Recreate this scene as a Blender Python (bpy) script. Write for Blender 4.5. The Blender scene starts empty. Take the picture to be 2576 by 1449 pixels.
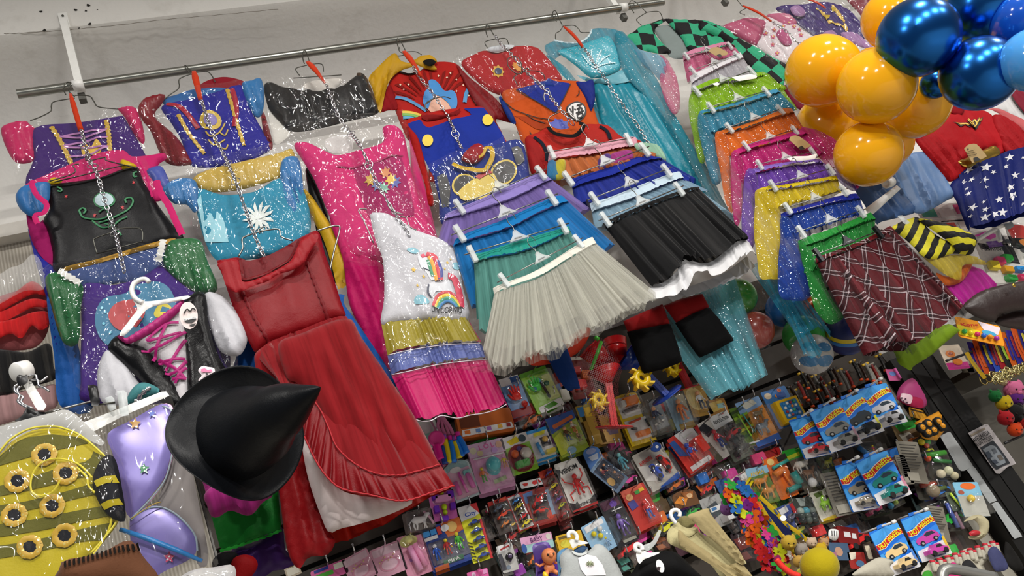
import bpy,bmesh,math,random
import numpy as np
from mathutils import Vector,Matrix,noise
from mathutils.geometry import delaunay_2d_cdt
PI=math.pi
rnd=random.Random(11)
SC=bpy.context.scene
COL=SC.collection
# ------------------------------------------------------------------ camera
ZC,FPX,CX,CY=1.5,1900.0,1288.0,724.5
R=np.array([[0.8925446,0.25749615,-0.37021598],
[-0.20950446,-0.49021484,-0.84604804],
[-0.39933948,0.83269751,-0.38359202]])
cam_d=bpy.data.cameras.new('camera')
cam_d.sensor_fit='HORIZONTAL'
cam_d.sensor_width=36.0
cam_d.lens=FPX/2576*36
cam_d.clip_start=0.05
cam=bpy.data.objects.new('camera',cam_d)
M4=Matrix([list(R[i])+[0] for i in range(3)]+[[0,0,0,1]])
cam.matrix_world=Matrix.Translation((0,0,ZC)) @ M4
COL.objects.link(cam)
SC.camera=cam
RIGHT,UP,BACK=Vector(R[:,0]),Vector(R[:,1]),Vector(R[:,2])
# ------------------------------------------------------------------ world, lamps, exposure
world=bpy.data.worlds.new('world')
SC.world=world
world.use_nodes=True
world.node_tree.nodes['Background'].inputs[0].default_value=(0.80,0.85,0.92,1)
world.node_tree.nodes['Background'].inputs[1].default_value=0.16
SC.view_settings.view_transform='Standard'
SC.view_settings.look='None'
SC.view_settings.exposure=0.0
SC.view_settings.gamma=1.0
SC.view_settings.use_curve_mapping=False
CEIL=3.95
SC.cycles.transparent_max_bounces=16
def lamp(x,y,w,h,power,z=CEIL-0.06,col=(1.0,0.965,0.92)):
 d=bpy.data.lights.new('ceiling_lamp','AREA')
 d.shape='RECTANGLE'
 d.size,d.size_y=w,h
 d.energy=power
 d.color=col
 o=bpy.data.objects.new('ceiling_lamp',d)
 o.location=(x,y,z)
 COL.objects.link(o)
 return o
LAMPS=[(-1.2,0.1),(0.6,0.1),(2.4,0.1),(4.2,0.1),(-0.3,-2.7),(1.5,-2.7),(3.3,-2.7),(5.1,-2.7)]
for i,(lx,ly) in enumerate(LAMPS):
 lamp(lx,ly,0.34,0.11,29 if i<4 else 150)
# ------------------------------------------------------------------ pixel -> plane, crops of the study
def P(x,y,Y):
 w=R @ np.array([x-CX,CY-y,-FPX])
 k=Y/w[1]
 return Vector((w[0]*k,Y,w[2]*k+ZC))
def PD(x,y,dist):
 w=R @ np.array([x-CX,CY-y,-FPX])
 w*=dist/np.linalg.norm(w)
 return Vector((w[0],w[1],w[2]+ZC))
CROP=dict(c1=(0,0,2.899),c2=(600,50,2.899),c3=(1150,0,2.899),c4=(1750,0,2.899),c5=(0,400,2.414),
c6=(600,450,2.414),c7=(1100,400,2.415),c8=(1800,400,2.415),d1=(0,850,2.419),d2=(600,950,2.903),
d3=(1000,850,4.14),d4=(1450,850,4.14),d5=(1900,850,3.811),d6=(1000,1100,4.152),
d7=(1450,1100,4.152),d8=(1900,1100,3.811),px=(0,0,1.0))
def K(c,s):
 """a study crop's numbers -> pixel points"""
 x0,y0,k=CROP[c]
 v=[float(q) for q in s.split()] if isinstance(s,str) else list(s)
 return [(x0+v[i]/k,y0+v[i+1]/k) for i in range(0,len(v),2)]
def catmull(pts,n=6,closed=False):
 q=[]
 m=len(pts)
 rng=range(m if closed else m-1)
 for i in rng:
  if closed:
   p0,p1,p2,p3=(pts[(i-1)%m],pts[i],pts[(i+1)%m],pts[(i+2)%m])
  else:
   p0,p1,p2,p3=pts[max(i-1,0)],pts[i],pts[i+1],pts[min(i+2,m-1)]
  for k in range(n):
   t=k/n
   q.append(tuple(0.5*(2*b+(c-a)*t+(2*a-5*b+4*c-d)*t*t+(3*b-a-3*c+d)*t ** 3)
for a,b,c,d in zip(p0,p1,p2,p3)))
 if not closed:
  q.append(tuple(pts[-1]))
 return q
def resample(pts,n):
 a=np.array(pts,float)
 L=np.r_[0,np.cumsum(np.linalg.norm(np.diff(a,axis=0),axis=1))]
 t=np.linspace(0,L[-1],n)
 return np.stack([np.interp(t,L,a[:,i]) for i in range(a.shape[1])],1)
# ------------------------------------------------------------------ objects
LOC={}
def link(o,parent=None):
 COL.objects.link(o)
 if parent is not None:
  o.parent=parent
 return o
def tag(o,label=None,cat=None,group=None,kind=None):
 if label:o['label']=label
 if cat:o['category']=cat
 if group:o['group']=group
 if kind:o['kind']=kind
 return o
def thing(name,label,cat,loc,group=None):
 o=bpy.data.objects.new(name,None)
 o.empty_display_size=0.02
 o.location=loc
 link(o)
 LOC[o.name]=Vector(loc)
 return tag(o,label,cat,group)
def mk(name,verts,faces,mat,parent=None,smooth=True,uv=None,fm=None):
 """one mesh object from world-space vertices; a part when it has a parent"""
 v=np.array([tuple(p) for p in verts],float)
 if parent is not None:
  org=LOC[parent.name]
 else:
  org=Vector((v[:,0].mean(),v[:,1].mean(),v[:,2].min()))
 me=bpy.data.meshes.new(name)
 me.from_pydata((v-np.array(org)).tolist(),[],faces)
 mats=mat if isinstance(mat,(list,tuple)) else [mat]
 for m in mats:
  me.materials.append(m)
 if fm is not None:
  me.polygons.foreach_set('material_index',fm)
 if smooth:
  me.polygons.foreach_set('use_smooth',[True]*len(me.polygons))
 if uv is not None:
  l=me.uv_layers.new(name='UVMap')
  idx=np.empty(len(me.loops),int)
  me.loops.foreach_get('vertex_index',idx)
  l.data.foreach_set('uv',np.array(uv,float)[idx].ravel())
 me.update()
 o=bpy.data.objects.new(name,me)
 if parent is None:
  o.location=org
 link(o,parent)
 LOC[o.name]=org
 return o
class MB:
 """collects shapes for one mesh"""
 def __init__(s):s.v,s.f,s.m=[],[],[]
 def add(s,v,f,m=0):
  n=len(s.v)
  s.v+=[Vector(p) for p in v]
  s.f+=[tuple(i+n for i in q) for q in f]
  s.m+=[m]*len(f)
 def tube(s,pts,r,seg=6,m=0,closed=False,cap=True):
  pts=[Vector(p) for p in pts]
  n=len(pts)
  rr=r if isinstance(r,(list,tuple)) else [r]*n
  ref=None
  V,Fc=[],[]
  for i in range(n):
   if closed:
    d=pts[(i+1)%n]-pts[i-1]
   else:
    d=pts[min(i+1,n-1)]-pts[max(i-1,0)]
   d.normalize()
   if ref is None:
    ref=Vector((0.3,-0.9,0.2))
    if abs(ref.dot(d))>0.9:ref=Vector((1,0,0))
   a=(ref-d*ref.dot(d)).normalized()
   ref=a
   b=d.cross(a)
   for k in range(seg):
    t=2*PI*k/seg
    V.append(pts[i]+(a*math.cos(t)+b*math.sin(t))*rr[i])
  for i in range(n if closed else n-1):
   for k in range(seg):
    j=(i+1)%n
    Fc.append((i*seg+k,i*seg+(k+1)%seg,j*seg+(k+1)%seg,j*seg+k))
  if cap and not closed:
   Fc.append(tuple(range(seg))[::-1])
   Fc.append(tuple((n-1)*seg+k for k in range(seg)))
  s.add(V,Fc,m)
 def box(s,o,ax,ay,az,m=0):
  """box from corner o along three edge vectors"""
  o=Vector(o)
  c=[o+ax*i+ay*j+az*k for k in (0,1) for j in (0,1) for i in (0,1)]
  s.add(c,[(0,2,3,1),(4,5,7,6),(0,1,5,4),(2,6,7,3),(0,4,6,2),(1,3,7,5)],m)
 def lathe(s,c,axis,prof,seg=24,m=0,a=None,squash=1.0):
  """prof: (radius, height) pairs round axis"""
  axis=Vector(axis).normalized()
  a=Vector(a) if a is not None else (Vector((0,0,1)) if abs(axis.z)<0.9 else Vector((1,0,0)))
  a=(a-axis*a.dot(axis)).normalized()
  b=axis.cross(a)
  V=[]
  for r,h in prof:
   for k in range(seg):
    t=2*PI*k/seg
    V.append(Vector(c)+axis*h+(a*math.cos(t)+b*math.sin(t)*squash)*r)
  Fc=[(i*seg+k,i*seg+(k+1)%seg,(i+1)*seg+(k+1)%seg,(i+1)*seg+k)
for i in range(len(prof)-1) for k in range(seg)]
  s.add(V,Fc,m)
 def ball(s,c,r,m=0,seg=14,rings=9,axis=(0,0,1),sx=(1,1,1)):
  pr=[(max(1e-4,math.sin(PI*i/rings)) ,-math.cos(PI*i/rings)) for i in range(rings+1)]
  V=[]
  for a_,h in pr:
   for k in range(seg):
    t=2*PI*k/seg
    V.append(Vector(c)+Vector((a_*math.cos(t)*r*sx[0],a_*math.sin(t)*r*sx[1],h*r*sx[2])))
  Fc=[(i*seg+k,i*seg+(k+1)%seg,(i+1)*seg+(k+1)%seg,(i+1)*seg+k)
for i in range(rings) for k in range(seg)]
  s.add(V,Fc,m)
 def build(s,name,mat,parent=None,smooth=True):
  o=mk(name,s.v,s.f,mat,parent,smooth,fm=s.m)
  return o
def sharp(o,ang=40):
 me=o.data
 me.set_sharp_from_angle(angle=math.radians(ang))
 return o
# ------------------------------------------------------------------ materials
def lin(h):
 h=h.lstrip('#')
 return tuple((c/12.92 if c<=0.04045 else ((c+0.055)/1.055) ** 2.4) for c in (int(h[i:i+2],16)/255 for i in (0,2,4)))+(1.0,)
MATS={}
class NT:
 def __init__(s,name):
  s.m=bpy.data.materials.new(name)
  s.m.use_nodes=True
  s.t=s.m.node_tree
  s.t.nodes.clear()
  s.out=s.n('ShaderNodeOutputMaterial')
 def n(s,kind,**kw):
  q=s.t.nodes.new(kind)
  for k,v in kw.items():
   setattr(q,k,v)
  return q
 def l(s,a,b):s.t.links.new(a,b)
 def set(s,node,**kw):
  for k,v in kw.items():
   i=node.inputs[int(k[1:])] if k[0]=='_' and k[1:].isdigit() else node.inputs[k.replace('_',' ')]
   if isinstance(v,bpy.types.NodeSocket):s.l(v,i)
   else:i.default_value=v
 def math(s,op,a,b=None,clamp=False):
  q=s.n('ShaderNodeMath',operation=op,use_clamp=clamp)
  for i,v in enumerate((a,b)):
   if v is None:continue
   if isinstance(v,bpy.types.NodeSocket):s.l(v,q.inputs[i])
   else:q.inputs[i].default_value=v
  return q.outputs[0]
 def mix(s,f,a,b):
  q=s.n('ShaderNodeMix',data_type='RGBA')
  for i,v in ((0,f),(6,a),(7,b)):
   if isinstance(v,bpy.types.NodeSocket):s.l(v,q.inputs[i])
   else:q.inputs[i].default_value=v
  return q.outputs[2]
 def noise(s,vec,scale,detail=3,rough=.5):
  q=s.n('ShaderNodeTexNoise')
  if vec is not None:s.l(vec,q.inputs['Vector'])
  q.inputs['Scale'].default_value=scale
  q.inputs['Detail'].default_value=detail
  q.inputs['Roughness'].default_value=rough
  return q.outputs[0]
 def geo(s):return s.n('ShaderNodeNewGeometry').outputs['Position']
 def uv(s,sx=1,sy=1,rot=0):
  c=s.n('ShaderNodeUVMap')
  mp=s.n('ShaderNodeMapping')
  mp.inputs['Scale'].default_value=(sx,sy,1)
  mp.inputs['Rotation'].default_value=(0,0,rot)
  s.l(c.outputs[0],mp.inputs[0])
  return mp.outputs[0]
 def bump(s,h,strength=.3,dist=.01):
  q=s.n('ShaderNodeBump')
  q.inputs['Strength'].default_value=strength
  q.inputs['Distance'].default_value=dist
  s.l(h,q.inputs['Height'])
  return q.outputs[0]
 def pbsdf(s,col,rough=.6,metal=0,spec=.5,normal=None,**kw):
  b=s.n('ShaderNodeBsdfPrincipled')
  s.set(b,Base_Color=col,Roughness=rough,Metallic=metal)
  b.inputs['Specular IOR Level'].default_value=spec
  if normal is not None:s.l(normal,b.inputs['Normal'])
  for k,v in kw.items():
   s.set(b,**{k:v})
  return b
 def done(s,sh):
  s.l(sh.outputs[0] if hasattr(sh,'outputs') else sh,s.out.inputs[0])
  return s.m
def solid(col,rough=.5,metal=0,spec=.5,bump=0,bscale=60):
 """plain coloured surface with fine procedural relief and grain"""
 k=('s',col,rough,metal,spec,bump)
 if k in MATS:return MATS[k]
 t=NT('surface_'+col.lstrip('#'))
 c=lin(col)
 nz=t.noise(t.geo(),bscale,3)
 cc=t.mix(nz,tuple(x*.9 for x in c[:3])+(1,),tuple(min(1,x*1.08) for x in c[:3])+(1,))
 MATS[k]=t.done(t.pbsdf(cc,rough,metal,spec,t.bump(nz,bump,.004) if bump else None))
 return MATS[k]
def fabric(col,rough=.75,sheen=.02,spec=.09,wr=.22,scale=11):
 """woven cloth: slightly uneven dye, soft wrinkles"""
 k=('f',col,rough,sheen,spec,wr)
 if k in MATS:return MATS[k]
 t=NT('fabric_'+col.lstrip('#'))
 c=lin(col)
 k_=.66+.34*min(c[:3])/max(c[:3])
 c=tuple(x*k_ for x in c[:3])+(1,)
 nz=t.noise(t.geo(),scale,4,.55)
 fine=t.noise(t.geo(),400,2)
 cc=t.mix(nz,tuple(x*.86 for x in c[:3])+(1,),tuple(min(1,x*1.1) for x in c[:3])+(1,))
 h=t.math('ADD',nz,t.math('MULTIPLY',fine,.06))
 b=t.pbsdf(cc,rough,0,spec,t.bump(h,wr,.03))
 b.inputs['Sheen Weight'].default_value=sheen
 b.inputs['Sheen Roughness'].default_value=.4
 MATS[k]=t.done(b)
 return MATS[k]
def satin(col,rough=.33):return fabric(col,rough,0,.2,.16,9)
def tulle(col,alpha=.6,glit=0,gcol='#ffffff',streak=60):
 """see-through net: gathered streaks, optional glitter flakes"""
 k=('t',col,alpha,glit,gcol,streak)
 if k in MATS:return MATS[k]
 t=NT('tulle_'+col.lstrip('#'))
 c=lin(col)
 st=t.noise(t.uv(streak,3),1.0,3,.6)
 a=t.math('ADD',t.math('MULTIPLY',t.math('SUBTRACT',st,.5),1.5),alpha,clamp=True)
 base=t.mix(st,tuple(x*.8 for x in c[:3])+(1,),tuple(min(1,x*1.15) for x in c[:3])+(1,))
 d=t.pbsdf(base,.7,0,.1)
 d.inputs['Sheen Weight'].default_value=.3
 tr=t.n('ShaderNodeBsdfTranslucent')
 t.set(tr,Color=base)
 ms=t.n('ShaderNodeMixShader')
 ms.inputs[0].default_value=.3
 t.l(d.outputs[0],ms.inputs[1]);t.l(tr.outputs[0],ms.inputs[2])
 sh=ms.outputs[0]
 if glit:
  vo=t.n('ShaderNodeTexVoronoi')
  vo.inputs['Scale'].default_value=300
  t.l(t.geo(),vo.inputs['Vector'])
  sp=t.n('ShaderNodeSeparateColor')
  t.l(vo.outputs['Color'],sp.inputs[0])
  on=t.math('MULTIPLY',t.math('LESS_THAN',vo.outputs['Distance'],.33),t.math('LESS_THAN',sp.outputs[0],glit))
  fl=t.pbsdf(t.mix(sp.outputs[1],lin(gcol),lin('#ffffff')),.25,.6,.8)
  m2=t.n('ShaderNodeMixShader')
  t.l(on,m2.inputs[0]);t.l(sh,m2.inputs[1]);t.l(fl.outputs[0],m2.inputs[2])
  sh=m2.outputs[0]
  a=t.math('MAXIMUM',a,on)
 tp=t.n('ShaderNodeBsdfTransparent')
 m3=t.n('ShaderNodeMixShader')
 t.l(a,m3.inputs[0]);t.l(tp.outputs[0],m3.inputs[1]);t.l(sh,m3.inputs[2])
 MATS[k]=t.done(m3)
 return MATS[k]
def film(gloss=.032,rough=.07,tint='#ffffff',scale=30,strength=1.0,haze=.006):
 """clear plastic film: see-through, crinkled, glossy"""
 k=('film',gloss,rough,tint,scale,strength,haze)
 if k in MATS:return MATS[k]
 t=NT('clear_film')
 def vm(op,a_,b_):
  q=t.n('ShaderNodeVectorMath',operation=op)
  for i,v in enumerate((a_,b_)):
   if isinstance(v,bpy.types.NodeSocket):t.l(v,q.inputs[i])
   elif op=='SCALE' and i==1:q.inputs['Scale'].default_value=v
   else:q.inputs[i].default_value=v
  return q.outputs[0]
 def vnoise(vec,sc,det=1):
  q=t.n('ShaderNodeTexNoise');q.inputs['Scale'].default_value=sc;q.inputs['Detail'].default_value=det
  t.l(vec,q.inputs['Vector'])
  return vm('SUBTRACT',q.outputs['Color'],(.5,.5,.5))
 warp=vm('ADD',t.geo(),vm('SCALE',vnoise(t.geo(),scale*.3),.16))
 nrm=t.n('ShaderNodeNewGeometry').outputs['Normal']
 for rot,sc,k_ in ((.7,scale*1.5,1.5),(-.5,scale*2.0,1.3),(1.9,scale*5,.9)):
  mp=t.n('ShaderNodeMapping');mp.inputs['Rotation'].default_value=(0,rot,0);mp.inputs['Scale'].default_value=(1,1,.17)
  t.l(warp,mp.inputs[0])
  nrm=vm('ADD',nrm,vm('SCALE',vnoise(mp.outputs[0],sc),k_*strength))
 nb=vm('NORMALIZE',nrm,(0,0,0))
 lw=t.n('ShaderNodeLayerWeight')
 lw.inputs[0].default_value=.25
 t.l(nb,lw.inputs['Normal'])
 fac=t.math('ADD',t.math('MULTIPLY',lw.outputs['Facing'],.10),gloss,clamp=True)
 gl=t.n('ShaderNodeBsdfGlossy')
 t.set(gl,Color=(1,1,1,1),Roughness=rough)
 t.l(nb,gl.inputs['Normal'])
 tp=t.n('ShaderNodeBsdfTransparent')
 tp.inputs[0].default_value=lin(tint)
 df=t.n('ShaderNodeBsdfDiffuse')
 df.inputs[0].default_value=(.9,.9,.9,1)
 m0=t.n('ShaderNodeMixShader')
 m0.inputs[0].default_value=haze
 t.l(tp.outputs[0],m0.inputs[1]);t.l(df.outputs[0],m0.inputs[2])
 m1=t.n('ShaderNodeMixShader')
 t.l(fac,m1.inputs[0]);t.l(m0.outputs[0],m1.inputs[1]);t.l(gl.outputs[0],m1.inputs[2])
 MATS[k]=t.done(m1)
 return MATS[k]
def glitterfab(col,gcol='#ffffff',amount=.3,rough=.5):
 k=('gf',col,gcol,amount)
 if k in MATS:return MATS[k]
 t=NT('glitter_'+col.lstrip('#'))
 vo=t.n('ShaderNodeTexVoronoi')
 vo.inputs['Scale'].default_value=260
 t.l(t.geo(),vo.inputs['Vector'])
 sp=t.n('ShaderNodeSeparateColor')
 t.l(vo.outputs['Color'],sp.inputs[0])
 on=t.math('MULTIPLY',t.math('LESS_THAN',vo.outputs['Distance'],.45),t.math('LESS_THAN',sp.outputs[0],amount))
 c=t.mix(on,lin(col),lin(gcol))
 MATS[k]=t.done(t.pbsdf(c,t.math('SUBTRACT',rough,t.math('MULTIPLY',on,rough-.2)),t.math('MULTIPLY',on,.6)))
 return MATS[k]
def stripes(c1,c2,n,rot=0,ratio=.5,rough=.6,alpha=None,sx=0):
 """woven stripes across the v direction, n bands per metre"""
 t=NT('striped_cloth')
 s=t.n('ShaderNodeSeparateXYZ')
 t.l(t.uv(1,1,rot),s.inputs[0])
 fr=t.math('FRACT',t.math('MULTIPLY',s.outputs[sx ^ 1],n))
 on=t.math('GREATER_THAN',fr,ratio)
 nz=t.noise(t.geo(),22,4)
 b=t.pbsdf(t.mix(on,lin(c1),lin(c2)),rough,0,.3,t.bump(nz,.3,.03))
 if alpha:
  b.inputs['Alpha'].default_value=alpha
 return t.done(b)
def checks(c1,c2,n,rot=0):
 t=NT('checked_cloth')
 q=t.n('ShaderNodeTexChecker')
 t.l(t.uv(1,1,rot),q.inputs[0])
 q.inputs['Scale'].default_value=n
 q.inputs[1].default_value,q.inputs[2].default_value=lin(c1),lin(c2)
 nz=t.noise(t.geo(),20,4)
 return t.done(t.pbsdf(q.outputs[0],.75,0,.25,t.bump(nz,.3,.03)))
def tartan():
 t=NT('tartan_cloth')
 s=t.n('ShaderNodeSeparateXYZ')
 t.l(t.uv(1,1,.62),s.inputs[0])
 def band(o,n,c,w,off=0):
  fr=t.math('FRACT',t.math('ADD',t.math('MULTIPLY',o,n),off))
  return t.math('LESS_THAN',t.math('ABSOLUTE',t.math('SUBTRACT',fr,c)),w)
 n=17
 col=lin('#560914')
 for o,k in ((s.outputs[0],0),(s.outputs[1],1)):
  col=t.mix(t.math('MULTIPLY',band(o,n,.55,.17),.55),col,lin('#240b12'))
 for o in (s.outputs[0],s.outputs[1]):
  for cpos,cc,a in ((.45,'#cfc0c4',.75),(.65,'#cfc0c4',.75),(.55,'#101014',.8)):
   col=t.mix(t.math('MULTIPLY',band(o,n,cpos,.02),a*.75),col,lin(cc))
 nz=t.noise(t.geo(),30,4)
 b=t.pbsdf(col,.55,0,.15,t.bump(nz,.25,.03))
 return t.done(b)
def netting(col,n=190,rot=.78,wire=.16):
 """open mesh net"""
 k=('net',col,n,rot,wire)
 if k in MATS:return MATS[k]
 t=NT('netting')
 s=t.n('ShaderNodeSeparateXYZ')
 t.l(t.uv(1,1,rot),s.inputs[0])
 a=None
 for o in (s.outputs[0],s.outputs[1]):
  q=t.math('LESS_THAN',t.math('FRACT',t.math('MULTIPLY',o,n)),wire)
  a=q if a is None else t.math('MAXIMUM',a,q)
 b=t.pbsdf(lin(col),.4,0,.5)
 tp=t.n('ShaderNodeBsdfTransparent')
 m=t.n('ShaderNodeMixShader')
 t.l(a,m.inputs[0]);t.l(tp.outputs[0],m.inputs[1]);t.l(b.outputs[0],m.inputs[2])
 MATS[k]=t.done(m)
 return MATS[k]
FILM=film()
BLISTER=film(.10,.05,'#ffffff',24,.35,.015)
METAL=solid('#8f8f8c',.3,1.0)
CHROME=solid('#c9c9cc',.22,1.0)
DARKWIRE=solid('#55554f',.35,.8)
WHITEPL=solid('#eeeeea',.35)
CLEARPL=None
# ------------------------------------------------------------------ sheet goods
def inside(pts,poly):
 x,y=pts[:,0],pts[:,1]
 c=np.zeros(len(pts),bool)
 j=len(poly)-1
 for i in range(len(poly)):
  xi,yi=poly[i];xj,yj=poly[j]
  with np.errstate(divide='ignore',invalid='ignore'):
   c ^=((yi>y) !=(yj>y)) &(x<(xj-xi)*(y-yi)/(yj-yi+1e-15)+xi)
  j=i
 return c
def edgedist(pts,poly):
 d=np.full(len(pts),9.0)
 n=len(poly)
 for i in range(n):
  a,b=poly[i],poly[(i+1)%n]
  ab=b-a
  L=(ab ** 2).sum()+1e-12
  t=np.clip(((pts-a) @ ab)/L,0,1)
  d=np.minimum(d,np.linalg.norm(pts-(a+t[:,None]*ab),axis=1))
 return d
def tri(poly,res,seed=0):
 n=len(poly)
 per=np.linalg.norm(np.roll(poly,-1,0)-poly,axis=1).sum()
 b=resample(np.vstack([poly,poly[:1]]),max(n,int(per/res))+1)[:-1] if res else poly
 # keep true corners
 b=list(map(tuple,b))
 mn,mx=poly.min(0),poly.max(0)
 g=[]
 if res:
  rs=random.Random(seed)
  row=0
  y=mn[1]
  while y<mx[1]:
   x=mn[0]+(res/2 if row%2 else 0)
   while x<mx[0]:
    g.append((x+rs.uniform(-.12,.12)*res,y+rs.uniform(-.12,.12)*res))
    x+=res
   y+=res*.87
   row+=1
 if g:
  g=np.array(g)
  bp=np.array(b)
  g=g[inside(g,bp)]
  if len(g):g=g[edgedist(g,bp)>res*.45]
  pts=b+list(map(tuple,g))
 else:
  pts=b
 m=len(b)
 r=delaunay_2d_cdt([Vector(p) for p in pts],[(i,(i+1)%m) for i in range(m)],[],1,1e-7)
 return np.array([tuple(p) for p in r[0]]),[tuple(f) for f in r[2]],np.array(b)
class Sheet:
 pass
def cloth(name,pts,Y,mat,parent=None,puff=.018,edge=.05,thick=.008,folds=0,amp=.006,axis=None,fan=0.0,
wr=.004,res=.010,sm=1,uvrot=0,open_back=False,seed=None):
 """a piece of cloth with the outline pts hanging at depth Y: front puffs forward, folds run along axis"""
 seed=seed if seed is not None else rnd.randrange(999)
 puff,edge=puff*.38,edge*.22
 thick=min(thick,puff*.7)
 if folds:res=min(res,max(.0045,.3/(folds if folds>30 else folds*2.2)))
 if sm:pts=catmull(pts,4,True)
 poly=np.array([[P(x,y,Y).x,P(x,y,Y).z] for x,y in pts])
 v,f,bnd=tri(poly,res,seed)
 if axis:
  a,b=P(*axis[0],Y),P(*axis[1],Y)
  ax=np.array([b.x-a.x,b.z-a.z]);o=np.array([a.x,a.z])
 else:
  o=np.array([poly[:,0].mean(),poly[:,1].max()]);ax=np.array([0.0,-1.0])
 ax=ax/np.linalg.norm(ax);px=np.array([-ax[1],ax[0]])
 def height(q):
  d=edgedist(q,bnd)
  k=np.clip(d/edge,0,1)
  prof=k*(2-k)
  k2=np.clip(d/(edge*4),0,1)
  h=puff*(.45*prof+.55*k2*(2-k2))
  u=(q-o) @ px;w=(q-o) @ ax
  if folds:
   fr=folds if folds>30 else folds*2.2
   warp=np.array([noise.noise((a_*5,b_*2,seed)) for a_,b_ in zip(u,w)])
   ph=PI*fr*u/(1+fan*np.clip(w,0,9))+warp*2.6
   g=1-1.5*np.sqrt(np.sin(ph) ** 2+.05)+.35*np.sin(2.7*ph+1.1)
   h=h+amp*g*prof ** .5*(np.clip(w/.12,0.3,1))
  if wr:
   def rg(f,s_,an=.6):
    return np.array([1-2.4*abs(noise.noise((a_*f,b_*f*an,seed+s_))) for a_,b_ in zip(u,w)])
   def rg2(f,s_):
    return np.array([1-2.4*abs(noise.noise(((a_+b_)*f*.5,(a_-b_)*f,seed+s_))) for a_,b_ in zip(u,w)])
   sm_=np.array([noise.noise((a_*7,b_*5,seed+9)) for a_,b_ in zip(u,w)])
   h=h+wr*prof*(1.5*sm_+.55*rg(7,3.3)+.4*rg2(12,8.1))
  return h,prof
 h,prof=height(v)
 n=len(v)
 V=[(p[0],Y-hh,p[1]) for p,hh in zip(v,h)]
 Fc=list(f)
 c,s_=math.cos(uvrot),math.sin(uvrot)
 ctr=poly.mean(0)
 uv=[((p[0]-ctr[0])*c-(p[1]-ctr[1])*s_,(p[0]-ctr[0])*s_+(p[1]-ctr[1])*c) for p in v]
 # CDT triangles wind counter-clockwise in (x, z), which faces -Y
 if not open_back:
  V+=[(p[0],Y+thick*pr+.0006,p[1]) for p,pr in zip(v,prof)]
  Fc+=[tuple(i+n for i in reversed(t)) for t in f]
  ed={}
  for t in f:
   for i in range(3):
    e=(t[i],t[(i+1)%3])
    if (e[1],e[0]) in ed:del ed[(e[1],e[0])]
    else:ed[e]=1
  for a_,b_ in ed:
   Fc.append((b_,a_,a_+n,b_+n))
  uv+=uv
 ob=mk(name,V,Fc,mat,parent,True,uv)
 if not open_back:sharp(ob,62)
 S=Sheet()
 S.o,S.Y,S.par=ob,Y,parent if parent is not None else ob
 def front(xz):
  q=np.atleast_2d(np.array(xz,float))
  return Y-height(q)[0]
 S.front=front
 return S
def decal(S,name,pts,mat,parent=None,sm=0,lift=.002,res=.02):
 """flat print lying on a sheet's front"""
 if sm:pts=catmull(pts,4,True)
 poly=np.array([[P(x,y,S.Y-.015).x,P(x,y,S.Y-.015).z] for x,y in pts])
 v,f,_=tri(poly,res)
 y=S.front(v)-lift
 uv=v-poly.mean(0)
 return mk(name,[(p[0],yy,p[1]) for p,yy in zip(v,y)],f,mat,parent if parent is not None else S.par,True,uv)
def ribbon(S,name,pts,width,mat,parent=None,lift=.003,sm=1,wav=0):
 """a narrow strip (trim, lace, piping) running over a sheet"""
 if sm and len(pts)>2:pts=catmull(pts,5)
 q=np.array([[P(x,y,S.Y-.015).x,P(x,y,S.Y-.015).z] for x,y in pts])
 L=np.linalg.norm(np.diff(q,axis=0),axis=1).sum()
 q=resample(q,max(3,int(L/min(.01,max(L/28,.003)))))
 d=np.gradient(q,axis=0);d /= np.linalg.norm(d,axis=1)[:,None]+1e-9
 nn=np.stack([-d[:,1],d[:,0]],1)
 n=len(q)
 w=width*(1+wav*np.sin(np.arange(n)*2.1))[:,None]
 rows=[q+nn*w*.5,q,q-nn*w*.5]
 V,base=[],[]
 for k,r_ in enumerate(rows):
  y=S.front(r_)-lift-(.002 if k==1 else 0)
  V+=[(p[0],yy,p[1]) for p,yy in zip(r_,y)]
 Fc=[]
 for k in (0,1):
  for i in range(n-1):
   Fc.append((k*n+i,(k+1)*n+i,(k+1)*n+i+1,k*n+i+1))
 return mk(name,V,Fc,mat,parent if parent is not None else S.par,True,[(v[0],v[2]) for v in V])
def curved_film(name,pts,Y,parent,mat=None,puff=.02,crumple=.006,res=.012,seed=None):
 return cloth(name,pts,Y,mat or FILM,parent,puff,.05,.002,0,0,None,0,crumple,res,1,0,True,seed)
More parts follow.
